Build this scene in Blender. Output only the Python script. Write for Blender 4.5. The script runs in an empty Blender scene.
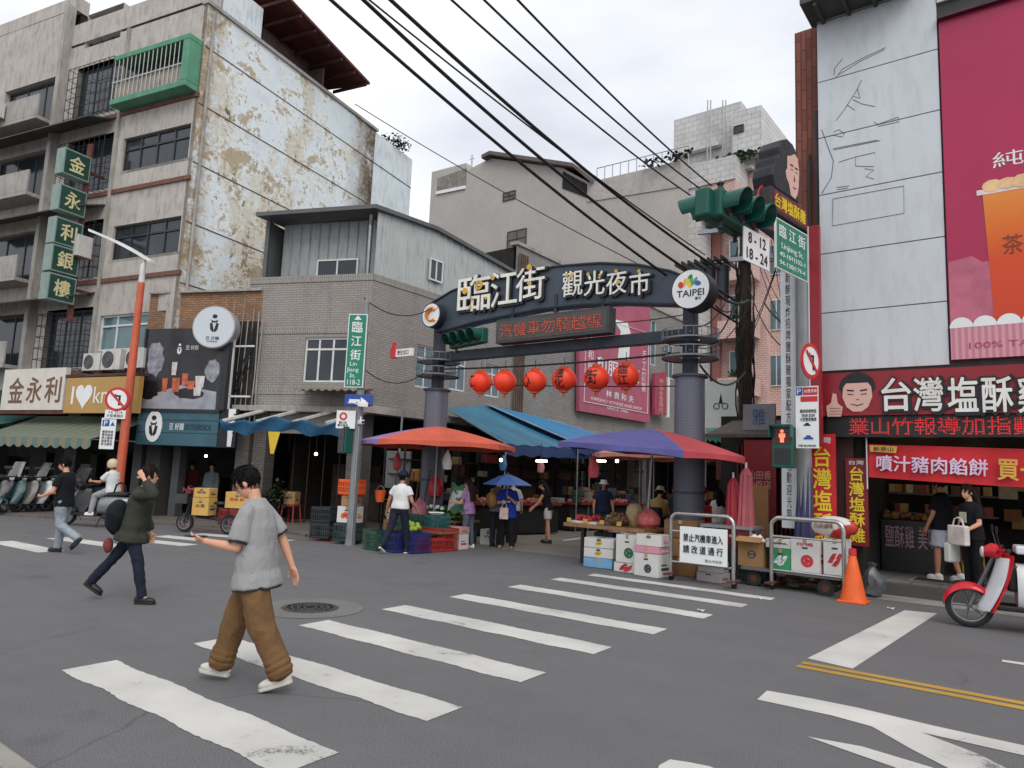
import bpy, bmesh, math, random
import numpy as np
from math import sin, cos, pi, radians, atan2, sqrt
from mathutils import Vector, Matrix, noise
random.seed(7)
S = bpy.context.scene
COL = S.collection
# ------------------------------------------------------------------ camera
FPX, CX, CY, CAMH = 715.0, 512.0, 384.0, 1.65
YAW, PITCH, ROLL = radians(37.6), radians(7.35), radians(2.4)
_F0 = Vector((-sin(YAW), cos(YAW), 0)); _R0 = Vector((cos(YAW), sin(YAW), 0)); _Z = Vector((0, 0, 1))
_F = _F0*cos(PITCH) + _Z*sin(PITCH); _U0 = -_F0*sin(PITCH) + _Z*cos(PITCH)
_R = _R0*cos(ROLL) + _U0*sin(ROLL); _U = -_R0*sin(ROLL) + _U0*cos(ROLL)
EYE = Vector((0, 0, CAMH))
cam = bpy.data.cameras.new('camera'); camo = bpy.data.objects.new('camera', cam); COL.objects.link(camo)
cam.sensor_width = 36.0; cam.lens = FPX/1024*36.0; cam.clip_end = 2000; cam.clip_start = .05
m3 = Matrix((_R, _U, -_F)).transposed()
camo.matrix_world = Matrix.Translation(EYE) @ m3.to_4x4()
S.camera = camo
# ------------------------------------------------------------------ overcast sky
W = bpy.data.worlds.new('World'); S.world = W; W.use_nodes = True
nt = W.node_tree; nt.nodes.clear()
SUN_EL, SUN_AZ = radians(46), radians(128)
sky = nt.nodes.new('ShaderNodeTexSky'); sky.sky_type = 'NISHITA'; sky.sun_disc = False
sky.sun_elevation = SUN_EL; sky.sun_rotation = SUN_AZ
hs = nt.nodes.new('ShaderNodeHueSaturation'); hs.inputs['Saturation'].default_value = .12
nt.links.new(sky.outputs[0], hs.inputs['Color'])
tc = nt.nodes.new('ShaderNodeTexCoord')
mp = nt.nodes.new('ShaderNodeMapping'); mp.inputs['Scale'].default_value = (1.4, 1.4, 3.5)
nz = nt.nodes.new('ShaderNodeTexNoise'); nz.inputs['Scale'].default_value = 2.2; nz.inputs['Detail'].default_value = 5; nz.inputs['Roughness'].default_value = .45
nt.links.new(tc.outputs['Generated'], mp.inputs[0]); nt.links.new(mp.outputs[0], nz.inputs['Vector'])
cr = nt.nodes.new('ShaderNodeValToRGB')
cr.color_ramp.elements[0].position = .3; cr.color_ramp.elements[0].color = (5.5, 5.8, 6.5, 1)
cr.color_ramp.elements[1].position = .72; cr.color_ramp.elements[1].color = (8.7, 8.8, 9.0, 1)
nt.links.new(nz.outputs[0], cr.inputs[0])
mx = nt.nodes.new('ShaderNodeMixRGB'); mx.inputs[0].default_value = .88
nt.links.new(hs.outputs[0], mx.inputs[1]); nt.links.new(cr.outputs[0], mx.inputs[2])
bg = nt.nodes.new('ShaderNodeBackground'); bg.inputs[1].default_value = .128
nt.links.new(mx.outputs[0], bg.inputs[0])
wo = nt.nodes.new('ShaderNodeOutputWorld'); nt.links.new(bg.outputs[0], wo.inputs[0])
sl = bpy.data.lights.new('sun', 'SUN'); sl.energy = 1.45; sl.angle = radians(38); sl.color = (1, .97, .93)
so = bpy.data.objects.new('sun', sl); COL.objects.link(so)
_sd = Vector((sin(SUN_AZ)*cos(SUN_EL), cos(SUN_AZ)*cos(SUN_EL), sin(SUN_EL)))
so.rotation_euler = _sd.to_track_quat('Z', 'Y').to_euler()
S.view_settings.view_transform = 'Standard'; S.view_settings.look = 'None'
S.view_settings.exposure = 0.17; S.view_settings.gamma = 1.0; S.view_settings.use_curve_mapping = False

# ------------------------------------------------------------------ surveying helpers (photo point -> real point on a known plane)
def ray(px, py): return _F + _R*((px-CX)/FPX) - _U*((py-CY)/FPX)
def G(px, py, z=0.0):
    d = ray(px, py); return EYE + d*((z-CAMH)/d.z)
def PY(px, py, Y):
    d = ray(px, py); return EYE + d*(Y/d.y)
def PX(px, py, X):
    d = ray(px, py); return EYE + d*(X/d.x)
def PD(px, py, depth): return EYE + ray(px, py)*depth
def onwall(px, py, o, ang):
    "local (u, z) of a photo point on the vertical plane through o whose x axis runs at ang"
    d = ray(px, py); n = Vector((-sin(ang), cos(ang), 0)); o = Vector(o)
    p = EYE + d*((o-EYE).dot(n)/d.dot(n)) - o
    return p.x*cos(ang)+p.y*sin(ang), p.z

# ------------------------------------------------------------------ materials
def lin(c): return tuple((x/12.92 if x <= .04045 else ((x+.055)/1.055)**2.4) for x in (c[0]/255, c[1]/255, c[2]/255))
_M = {}
class NT:
    def __init__(s, name):
        s.m = bpy.data.materials.new(name); s.m.use_nodes = True; s.t = s.m.node_tree; s.t.nodes.clear()
        s.out = s.n('ShaderNodeOutputMaterial'); s.p = s.n('ShaderNodeBsdfPrincipled'); s.l(s.p.outputs[0], s.out.inputs[0])
        s.tc = s.n('ShaderNodeTexCoord')
    def n(s, t, **k):
        o = s.t.nodes.new(t)
        for a, b in k.items(): setattr(o, a, b)
        return o
    def l(s, a, b): s.t.links.new(a, b)
    def map(s, scale=(1, 1, 1), rot=(0, 0, 0), loc=(0, 0, 0)):
        o = s.n('ShaderNodeMapping'); o.inputs['Scale'].default_value = scale; o.inputs['Rotation'].default_value = rot; o.inputs['Location'].default_value = loc
        s.l(s.tc.outputs['Object'], o.inputs[0]); return o.outputs[0]
    def noise(s, scale, detail=4, rough=.55, vec=None, dist=0):
        o = s.n('ShaderNodeTexNoise'); o.inputs['Scale'].default_value = scale; o.inputs['Detail'].default_value = detail
        o.inputs['Roughness'].default_value = rough; o.inputs['Distortion'].default_value = dist
        s.l(vec if vec is not None else s.tc.outputs['Object'], o.inputs['Vector']); return o.outputs[0]
    def ramp(s, v, *st):
        o = s.n('ShaderNodeValToRGB'); e = o.color_ramp.elements
        while len(e) < len(st): e.new(.5)
        for x, (p, c) in zip(e, st):
            x.position = p; x.color = (c, c, c, 1) if isinstance(c, (int, float)) else tuple(c)+(1,)
        s.l(v, o.inputs[0]); return o.outputs[0]
    def mix(s, f, a, b, mode='MIX'):
        o = s.n('ShaderNodeMixRGB'); o.blend_type = mode
        for i, v in enumerate((f, a, b)):
            if isinstance(v, (int, float)): o.inputs[i].default_value = v if i == 0 else (v, v, v, 1)
            elif isinstance(v, tuple): o.inputs[i].default_value = v+(1,)
            else: s.l(v, o.inputs[i])
        return o.outputs[0]
    def math(s, op, a, b=None):
        o = s.n('ShaderNodeMath'); o.operation = op
        for i, v in enumerate((a, b)):
            if v is None: continue
            if isinstance(v, (int, float)): o.inputs[i].default_value = v
            else: s.l(v, o.inputs[i])
        return o.outputs[0]
    def sep(s, v=None):
        o = s.n('ShaderNodeSeparateXYZ'); s.l(v if v is not None else s.tc.outputs['Object'], o.inputs[0]); return o.outputs
    def base(s, c):
        if isinstance(c, tuple): s.p.inputs['Base Color'].default_value = c+(1,)
        else: s.l(c, s.p.inputs['Base Color'])
    def bump(s, h, strength=.3, dist=.01):
        o = s.n('ShaderNodeBump'); o.inputs['Strength'].default_value = strength; o.inputs['Distance'].default_value = dist
        s.l(h, o.inputs['Height']); s.l(o.outputs[0], s.p.inputs['Normal'])
    def rough(s, v):
        if isinstance(v, (int, float)): s.p.inputs['Roughness'].default_value = v
        else: s.l(v, s.p.inputs['Roughness'])
def mat(name, col, rough=.6, metal=0, var=.14, scale=2.5, bump=0, bscale=40, emit=0, grime=0, gcol=(52, 46, 40), alpha=None, trans=0):
    if name in _M: return _M[name]
    T = NT(name); c = lin(col)
    a = tuple(max(0, x*(1-var)) for x in c); b = tuple(min(1, x*(1+var)) for x in c)
    k = T.mix(T.ramp(T.noise(scale, 5), (.3, 0.0), (.7, 1.0)), a, b)
    if grime:
        g = T.noise(3.0, 6, .65, T.map((2.2, 2.2, .5)))
        k = T.mix(T.math('MULTIPLY', T.ramp(g, (.48, 0.0), (.75, 1.0)), grime), k, lin(gcol))
    T.base(k); T.p.inputs['Metallic'].default_value = metal
    T.rough(T.ramp(T.noise(scale*2.3, 3), (.3, max(.03, rough-.1)), (.7, min(1, rough+.1))))
    if bump: T.bump(T.noise(bscale, 4), bump, .01)
    if emit:
        T.p.inputs['Emission Color'].default_value = c+(1,); T.p.inputs['Emission Strength'].default_value = emit
    if trans: T.p.inputs['Transmission Weight'].default_value = trans
    if alpha is not None: T.p.inputs['Alpha'].default_value = alpha
    _M[name] = T.m; return T.m
def brickmat(name, c1, c2, mortar, bw=.23, bh=.065, ms=.008, rough=.75, grime=0, vert=False):
    if name in _M: return _M[name]
    T = NT(name)
    sp = T.sep(); cb = T.n('ShaderNodeCombineXYZ')
    if vert: T.l(sp[2], cb.inputs[0]); T.l(sp[0], cb.inputs[1])
    else: T.l(sp[0], cb.inputs[0]); T.l(sp[2], cb.inputs[1])
    b = T.n('ShaderNodeTexBrick'); T.l(cb.outputs[0], b.inputs['Vector'])
    b.inputs['Scale'].default_value = 1; b.inputs['Brick Width'].default_value = bw; b.inputs['Row Height'].default_value = bh
    b.inputs['Mortar Size'].default_value = ms; b.inputs['Mortar Smooth'].default_value = .2; b.inputs['Bias'].default_value = 0
    b.inputs['Color1'].default_value = lin(c1)+(1,); b.inputs['Color2'].default_value = lin(c2)+(1,); b.inputs['Mortar'].default_value = lin(mortar)+(1,)
    k = T.mix(T.ramp(T.noise(.9, 5), (.3, .0), (.7, .3)), b.outputs[0], lin((190, 186, 182)), 'MULTIPLY')
    if grime: k = T.mix(T.math('MULTIPLY', T.ramp(T.noise(2, 6, .65, T.map((1.6, 1.6, .35))), (.5, 0.), (.75, 1.)), grime), k, lin((48, 44, 40)))
    T.base(k); T.rough(rough); T.bump(T.math('SUBTRACT', 1.0, b.outputs[1]), .5, .008)
    _M[name] = T.m; return T.m

# ------------------------------------------------------------------ mesh builder
class MB:
    def __init__(s): s.v = []; s.f = []; s.mi = []; s.cur = 0; s.pc = []
    def m(s, i): s.cur = i; return s
    def add(s, vs, fs):
        o = len(s.v); s.pc.append((o, len(s.f))); s.v += [tuple(x) for x in vs]
        for f in fs: s.f.append(tuple(i+o for i in f)); s.mi.append(s.cur)
        return s
    def box(s, c, d, rot=None):
        hx, hy, hz = d[0]/2, d[1]/2, d[2]/2
        vs = [Vector((x, y, z)) for z in (-hz, hz) for y in (-hy, hy) for x in (-hx, hx)]
        if rot is not None:
            if isinstance(rot, (int, float)): rot = Matrix.Rotation(rot, 3, 'Z')
            vs = [rot @ v for v in vs]
        c = Vector(c)
        return s.add([v+c for v in vs], [(0, 2, 3, 1), (4, 5, 7, 6), (0, 1, 5, 4), (2, 6, 7, 3), (0, 4, 6, 2), (1, 3, 7, 5)])
    def bx(s, x0, x1, y0, y1, z0, z1): return s.box(((x0+x1)/2, (y0+y1)/2, (z0+z1)/2), (abs(x1-x0), abs(y1-y0), abs(z1-z0)))
    def cyl(s, p0, p1, r0, r1=None, n=14):
        r1 = r0 if r1 is None else r1
        p0 = Vector(p0); p1 = Vector(p1); d = (p1-p0).normalized()
        a = d.orthogonal().normalized(); b = d.cross(a)
        vs = []
        for p, r in ((p0, r0), (p1, r1)):
            for i in range(n):
                t = 2*pi*i/n; vs.append(p+(a*cos(t)+b*sin(t))*r)
        fs = [(i, (i+1) % n, n+(i+1) % n, n+i) for i in range(n)]
        fs += [tuple(range(n-1, -1, -1)), tuple(range(n, 2*n))]
        return s.add(vs, fs)
    def tube(s, pts, r, n=7, closed=False):
        pts = [Vector(p) for p in pts]; k = len(pts)
        rs = r if isinstance(r, (list, tuple)) else [r]*k
        vs = []; a = None
        for i, p in enumerate(pts):
            if closed: d = pts[(i+1) % k]-pts[i-1]
            else: d = pts[min(i+1, k-1)]-pts[max(i-1, 0)]
            d = d.normalized()
            a = d.orthogonal().normalized() if a is None else (a-d*a.dot(d))
            if a.length < 1e-5: a = d.orthogonal()
            a = a.normalized(); b = d.cross(a)
            for j in range(n):
                t = 2*pi*j/n; vs.append(p+(a*cos(t)+b*sin(t))*rs[i])
        fs = []
        for i in range(k if closed else k-1):
            i2 = (i+1) % k
            for j in range(n): fs.append((i*n+j, i*n+(j+1) % n, i2*n+(j+1) % n, i2*n+j))
        if not closed: fs += [tuple(range(n-1, -1, -1)), tuple(range((k-1)*n, k*n))]
        return s.add(vs, fs)
    def ell(s, c, r, nu=16, nv=10, rot=None):
        if isinstance(r, (int, float)): r = (r, r, r)
        c = Vector(c); vs = []
        for j in range(1, nv):
            ph = pi*j/nv
            for i in range(nu):
                t = 2*pi*i/nu; vs.append(Vector((r[0]*sin(ph)*cos(t), r[1]*sin(ph)*sin(t), r[2]*cos(ph))))
        vs += [Vector((0, 0, r[2])), Vector((0, 0, -r[2]))]
        if rot is not None: vs = [rot @ v for v in vs]
        fs = []
        for j in range(nv-2):
            for i in range(nu): fs.append((j*nu+i, (j+1)*nu+i, (j+1)*nu+(i+1) % nu, j*nu+(i+1) % nu))
        T = (nv-1)*nu
        for i in range(nu):
            fs.append((T, i, (i+1) % nu)); fs.append((T+1, (nv-2)*nu+(i+1) % nu, (nv-2)*nu+i))
        return s.add([v+c for v in vs], fs)
    def rev(s, prof, c=(0, 0, 0), n=20, rot=None):
        c = Vector(c); vs = []
        for (r, z) in prof:
            for i in range(n):
                t = 2*pi*i/n; v = Vector((r*cos(t), r*sin(t), z)); vs.append((rot @ v if rot is not None else v)+c)
        k = len(prof); fs = []
        for j in range(k-1):
            for i in range(n): fs.append((j*n+i, j*n+(i+1) % n, (j+1)*n+(i+1) % n, (j+1)*n+i))
        if k >= 4 and abs(prof[0][0]-prof[-1][0]) < 1e-6: return s.add(vs, fs+[((k-1)*n+i, (k-1)*n+(i+1) % n, (i+1) % n, i) for i in range(n)])
        if prof[0][0] > 1e-4: fs.append(tuple(range(n-1, -1, -1)))
        if prof[-1][0] > 1e-4: fs.append(tuple(range((k-1)*n, k*n)))
        return s.add(vs, fs)
    def prism(s, poly, y0, y1):
        "polygon in local xz pushed from y0 to y1"
        n = len(poly)
        vs = [(x, y0, z) for x, z in poly]+[(x, y1, z) for x, z in poly]
        fs = [tuple(range(n)), tuple(range(2*n-1, n-1, -1))]+[(i, n+i, n+(i+1) % n, (i+1) % n) for i in range(n)]
        return s.add(vs, fs)
    def prismz(s, poly, z0, z1):
        n = len(poly)
        vs = [(x, y, z0) for x, y in poly]+[(x, y, z1) for x, y in poly]
        fs = [tuple(range(n-1, -1, -1)), tuple(range(n, 2*n))]+[(i, (i+1) % n, n+(i+1) % n, n+i) for i in range(n)]
        return s.add(vs, fs)
    def grid(s, fn, nu, nv):
        vs = [fn(i/nu, j/nv) for j in range(nv+1) for i in range(nu+1)]; k = nu+1
        return s.add(vs, [(j*k+i, j*k+i+1, (j+1)*k+i+1, (j+1)*k+i) for j in range(nv) for i in range(nu)])
    def sheet(s, fn, nu, nv, th=.012):
        "a cloth-like sheet with thickness"
        top = [Vector(fn(i/nu, j/nv)) for j in range(nv+1) for i in range(nu+1)]; k = nu+1
        N = len(top); vs = top+[v-Vector((0, 0, th)) for v in top]
        fs = [(j*k+i, j*k+i+1, (j+1)*k+i+1, (j+1)*k+i) for j in range(nv) for i in range(nu)]
        fs += [tuple(N+q for q in f[::-1]) for f in fs]
        ed = [i for i in range(k)]+[j*k+nu for j in range(1, nv+1)]+[nv*k+i for i in range(nu-1, -1, -1)]+[j*k for j in range(nv-1, 0, -1)]
        fs += [(ed[q], N+ed[q], N+ed[(q+1) % len(ed)], ed[(q+1) % len(ed)]) for q in range(len(ed))]
        return s.add(vs, fs)
    def each(s, name, mats, parent=None, *ar, **kw):
        "one object per piece that was added"
        out = []
        for q, (v0, f0) in enumerate(s.pc):
            v1, f1 = s.pc[q+1] if q+1 < len(s.pc) else (len(s.v), len(s.f))
            m = MB(); m.v = s.v[v0:v1]; m.f = [tuple(i-v0 for i in f) for f in s.f[f0:f1]]; m.mi = s.mi[f0:f1]; out.append(m.build(name, mats, parent, *ar, **kw))
        return out
    def build(s, name, mats, parent=None, smooth=False, bevel=0, loc=None, rz=0, fix=True, seg=2):
        me = bpy.data.meshes.new(name); me.from_pydata(s.v, [], s.f)
        if not isinstance(mats, (list, tuple)): mats = [mats]
        for q in mats: me.materials.append(q)
        if len(mats) > 1: me.polygons.foreach_set('material_index', s.mi)
        if fix:
            b = bmesh.new(); b.from_mesh(me); bmesh.ops.recalc_face_normals(b, faces=b.faces); b.to_mesh(me); b.free()
        o = bpy.data.objects.new(name, me); COL.objects.link(o)
        if smooth:
            me.polygons.foreach_set('use_smooth', [True]*len(me.polygons))
            if smooth != 'all':
                try: me.set_sharp_from_angle(angle=radians(smooth if smooth is not True else 40))
                except Exception: pass
        if bevel:
            md = o.modifiers.new('bevel', 'BEVEL'); md.width = bevel; md.segments = seg; md.limit_method = 'ANGLE'; md.angle_limit = radians(35)
        if parent is not None: o.parent = parent
        if loc is not None: o.location = loc
        if rz: o.rotation_euler = (0, 0, rz)
        return o
TS = bpy.data.scenes.new('workshop')
def baked(o):
    "evaluate one object on its own and return its mesh"
    TS.collection.objects.link(o); vl = TS.view_layers[0]; vl.update(); dg = vl.depsgraph
    me = bpy.data.meshes.new_from_object(o.evaluated_get(dg)); bpy.data.objects.remove(o); return me
def tag(o, label, cat, group=None, kind=None):
    if label: o['label'] = label
    if cat: o['category'] = cat
    if group: o['group'] = group
    if kind: o['kind'] = kind
    return o
def thing(name, label, cat, loc=(0, 0, 0), rz=0, group=None):
    o = bpy.data.objects.new(name, None); COL.objects.link(o); o.empty_display_size = .2
    o.location = loc; o.rotation_euler = (0, 0, rz)
    return tag(o, label, cat, group)
def struct(o): o['kind'] = 'structure'; return o
def dup(root, loc, rz, label, group=None):
    r = root.copy(); COL.objects.link(r); r.location = loc; r.rotation_euler = (0, 0, rz); r['label'] = label
    if group: r['group'] = group
    for ch in list(root.children):
        c = ch.copy(); COL.objects.link(c); c.parent = r
        for g in list(ch.children):
            d = g.copy(); COL.objects.link(d); d.parent = c
    return r
def text(body, mat_, parent, c, w, h, name='lettering', depth=.004, bold=0.0, spacing=1.0, line=1.0, keep=False, rot=0, plane='wall', shear=0):
    "text in the local xz plane facing -y, fitted into w x h, centred on c"
    cu = bpy.data.curves.new('t', 'FONT'); cu.body = body; cu.align_x = 'CENTER'; cu.space_character = spacing; cu.space_line = line
    cu.extrude = .5; cu.offset = 0; cu.resolution_u = 3; cu.shear = shear
    me = baked(bpy.data.objects.new('t', cu)); bpy.data.curves.remove(cu)
    n = len(me.vertices); co = np.empty(n*3); me.vertices.foreach_get('co', co); co = co.reshape(-1, 3)
    lo = co.min(0); hi = co.max(0); sx = w/max(1e-6, hi[0]-lo[0]); sz = h/max(1e-6, hi[1]-lo[1])
    if keep: sx = sz = min(sx, sz)
    x = (co[:, 0]-(lo[0]+hi[0])/2)*sx; z = (co[:, 1]-(lo[1]+hi[1])/2)*sz; y = -(co[:, 2]+.5)*depth
    if rot: x, z = x*cos(rot)-z*sin(rot), x*sin(rot)+z*cos(rot)
    if bold:
        # brush weight: five slightly shifted, slightly stepped copies of the strokes
        bb = bold*.55*min(w, h); dx = np.array([0, 1, -1, 0, 0])*bb; dz = np.array([0, 0, 0, 1, -1])*bb
        nf = len(me.polygons); ls = np.empty(nf, 'i'); me.polygons.foreach_get('loop_total', ls); vi = np.empty(len(me.loops), 'i'); me.loops.foreach_get('vertex_index', vi)
        st = np.concatenate([[0], np.cumsum(ls)]); F = [tuple(vi[st[i]:st[i+1]]) for i in range(nf)]
        x = np.concatenate([x+q for q in dx]); z = np.concatenate([z+q for q in dz]); y = np.concatenate([y-.0005*q for q in range(5)])
        me2 = bpy.data.meshes.new(name); me2.from_pydata(np.zeros((5*n, 3)).tolist(), [], [tuple(int(i)+q*n for i in f) for q in range(5) for f in F]); bpy.data.meshes.remove(me); me = me2
    if plane == 'wall': out = np.stack([x+c[0], y+c[1], z+c[2]], 1)
    else: out = np.stack([x+c[0], z+c[1], -y+c[2]], 1)
    me.vertices.foreach_set('co', out.ravel()); me.materials.clear(); me.materials.append(mat_); me.name = name
    q = bpy.data.objects.new(name, me); COL.objects.link(q)
    if parent is not None: q.parent = parent
    return q
def vtext(body): return '\n'.join(body)
def wallskin(mb, x0, x1, z0, z1, holes, depth=.14, y=0.0):
    "a wall sheet in the xz plane with recessed openings"
    xs = sorted(set([x0, x1]+[v for h in holes for v in h[:2] if x0 < v < x1])); zs = sorted(set([z0, z1]+[v for h in holes for v in h[2:4] if z0 < v < z1]))
    for i in range(len(xs)-1):
        for j in range(len(zs)-1):
            cx, cz = (xs[i]+xs[i+1])/2, (zs[j]+zs[j+1])/2
            if any(h[0] < cx < h[1] and h[2] < cz < h[3] for h in holes): continue
            mb.add([(xs[i], y, zs[j]), (xs[i+1], y, zs[j]), (xs[i+1], y, zs[j+1]), (xs[i], y, zs[j+1])], [(0, 1, 2, 3)])
    for a, b, c, d in [h[:4] for h in holes]:
        Y = y+depth
        mb.add([(a, y, c), (b, y, c), (b, Y, c), (a, Y, c)], [(0, 1, 2, 3)]); mb.add([(a, y, d), (a, Y, d), (b, Y, d), (b, y, d)], [(0, 1, 2, 3)])
        mb.add([(a, y, c), (a, Y, c), (a, Y, d), (a, y, d)], [(0, 1, 2, 3)]); mb.add([(b, y, c), (b, y, d), (b, Y, d), (b, Y, c)], [(0, 1, 2, 3)])
    return mb
def window(parent, x0, x1, z0, z1, y, fm, gm, nx=2, split=None, fw=.05, fd=.05, sill=None):
    "one window: frame bars with a recessed pane as its sub-part; split = height share of a top light"
    f = MB()
    f.bx(x0, x1, y-fd, y, z0, z0+fw).bx(x0, x1, y-fd, y, z1-fw, z1).bx(x0, x0+fw, y-fd, y, z0+fw, z1-fw).bx(x1-fw, x1, y-fd, y, z0+fw, z1-fw)
    for i in range(1, nx):
        x = x0+(x1-x0)*i/nx; f.bx(x-fw/2, x+fw/2, y-fd+.004, y, z0+fw, z1-fw)
    if split:
        z = z0+(z1-z0)*split; f.bx(x0+fw, x1-fw, y-fd-.003, y, z-fw/2, z+fw/2)
    w = f.build('window', fm, parent)
    MB().bx(x0+.01, x1-.01, y-.022, y-.014, z0+.01, z1-.01).build('pane', gm, w)
    if sill: MB().bx(x0-.08, x1+.08, y-.14, y, z0-.09, z0-.003).build('sill', sill, w)
    return w
# ================================================================== ground, markings
def asphalt():
    T = NT('asphalt')
    n1 = T.noise(.35, 6, .6); n2 = T.noise(2.2, 6, .6); n3 = T.noise(140, 3, .7); n4 = T.noise(38, 4, .6)
    k = T.mix(T.ramp(n1, (.3, 0.), (.7, 1.)), lin((76, 76, 79)), lin((90, 90, 92)))
    k = T.mix(T.ramp(n2, (.35, 0.), (.75, .30)), k, lin((70, 69, 70)))
    k = T.mix(T.ramp(n3, (.46, 0.), (.66, .75)), k, lin((150, 149, 148)))
    k = T.mix(T.ramp(n3, (.30, .8), (.44, 0.)), k, lin((46, 46, 48)))
    st = T.noise(1.1, 5, .7, T.map((1, .5, 1)))
    k = T.mix(T.ramp(st, (.6, 0.), (.76, .35)), k, lin((62, 60, 59)))
    # long tyre-polished bands along the cross street
    w = T.noise(.8, 3, .5, T.map((.06, 1.6, 1)))
    k = T.mix(T.ramp(w, (.45, 0.), (.7, .22)), k, lin((112, 110, 109)))
    v = T.n('ShaderNodeTexVoronoi', feature='DISTANCE_TO_EDGE'); v.inputs['Scale'].default_value = .55
    wv = T.n('ShaderNodeMixRGB'); wv.inputs[0].default_value = .22; T.l(T.tc.outputs['Object'], wv.inputs[1]); nn = T.n('ShaderNodeTexNoise'); nn.inputs['Scale'].default_value = 1.6; nn.inputs['Detail'].default_value = 8; T.l(T.tc.outputs['Object'], nn.inputs['Vector']); T.l(nn.outputs[1], wv.inputs[2]); T.l(wv.outputs[0], v.inputs['Vector'])
    ck = T.math('MULTIPLY', T.ramp(v.outputs['Distance'], (.0, 1.), (.008, 0.)), T.ramp(T.noise(.22, 4), (.52, 0.), (.62, .5)))
    k = T.mix(ck, k, lin((44, 43, 43)))
    oil = T.noise(.9, 3, .5, T.map((1, 1, 1), (0, 0, .3), (7, 3, 0)), .3); k = T.mix(T.ramp(oil, (.66, 0.), (.74, .45)), k, lin((54, 53, 54)))
    T.base(k); T.rough(T.ramp(n2, (.3, .68), (.7, .88)))
    T.bump(T.mix(.35, n3, n4), .55, .012); return T.m
def concrete(name, c, dark=(90, 86, 80), sc=1.0, joint=None):
    T = NT(name); n1 = T.noise(1.3*sc, 6, .62); n3 = T.noise(70, 3, .6)
    k = T.mix(T.ramp(n1, (.32, 0.), (.72, 1.)), lin(c), lin(dark)); k = T.mix(T.ramp(n3, (.4, 0.), (.75, .35)), k, lin((150, 147, 141)))
    if joint:
        sp = T.sep(); cb = T.n('ShaderNodeCombineXYZ'); T.l(sp[0], cb.inputs[0]); T.l(sp[1], cb.inputs[1])
        b = T.n('ShaderNodeTexBrick'); T.l(cb.outputs[0], b.inputs['Vector']); b.offset = 0
        for q, v in (('Scale', 1), ('Brick Width', joint), ('Row Height', joint), ('Mortar Size', .008), ('Mortar Smooth', .3)): b.inputs[q].default_value = v
        k = T.mix(b.outputs[1], k, lin((40, 38, 36)))
    T.base(k); T.rough(.85); T.bump(n3, .25, .01); return T.m
def paint(name, c, wear=.5):
    T = NT(name); n = T.noise(5.5, 8, .72); n2 = T.noise(60, 4, .7); n3 = T.noise(1.2, 4, .5); n4 = T.noise(14, 6, .75, T.map((1, 1, 1), (0, 0, .5)))
    k = T.mix(T.ramp(n3, (.3, 0.), (.7, 1.)), lin(c), lin(tuple(int(x*.86) for x in c)))
    a = T.mix(.4, n, n2); a = T.mix(.3, a, n3)
    f = T.ramp(a, (.598-wear*.06, 0.), (.65-wear*.06, .85))
    k = T.mix(f, k, lin((84, 83, 83)))
    k = T.mix(T.ramp(n4, (.66, 0.), (.74, .4)), k, lin((120, 118, 116)))
    T.base(k); T.rough(.75); T.bump(n2, .3, .006); return T.m
M_asph = asphalt()
g = MB(); g.add([(-300, -150, 0), (300, -150, 0), (300, 400, 0), (-300, 400, 0)], [(0, 1, 2, 3)])
struct(g.build('ground', M_asph))
M_lane = concrete('market_lane', (126, 119, 109), (104, 97, 88))
g = MB(); g.add([(-15.0, 13.15, .004), (-4.0, 13.05, .004), (-4.0, 60, .004), (-15.0, 60, .004)], [(0, 1, 2, 3)])
struct(g.build('market_lane', M_lane))
M_pave = concrete('pavement', (122, 119, 115), (98, 95, 92), joint=.4)
M_kerb = concrete('kerb_stone', (150, 146, 138), (112, 108, 102))
# pavement on the camera's side
g = MB(); g.bx(-14, 8, -8, 1.5, -.02, .1); struct(g.build('pavement', M_kerb))
g = MB(); g.bx(-14, 8, 1.505, 1.62, -.02, .11); struct(g.build('kerb', M_kerb, bevel=.015))
# raised shop pavement right, with gutter strip
g = MB(); g.bx(-3.3, 14, 13.32, 20, -.02, .21); struct(g.build('pavement', M_pave))
g = MB(); g.bx(-3.3, 14, 13.2, 13.317, -.02, .2); struct(g.build('kerb', concrete('dark_kerb', (70, 68, 66), (50, 48, 46)), bevel=.012))
g = MB(); g.add([(-3.3, 12.55, .004), (14, 12.55, .004), (14, 13.2, .004), (-3.3, 13.2, .004)], [(0, 1, 2, 3)]); struct(g.build('gutter', M_kerb))
# left pavement in front of the arcades
OG = G(250, 524); AG = radians(22.2)
M_pink = concrete('arcade_paving', (104, 94, 89), (80, 74, 70), joint=.5)
g = MB(); a = [G(20, 517), G(279, 532), G(347, 544), Vector((-12.6, 11.6, 0)), Vector((-13.2, 14, 0)), Vector((-24, 18, 0)), Vector((-60, 14, 0)), Vector((-60, 3, 0))]
g.prismz([(p.x, p.y) for p in a], -.02, .06); struct(g.build('pavement', M_pink))
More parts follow.
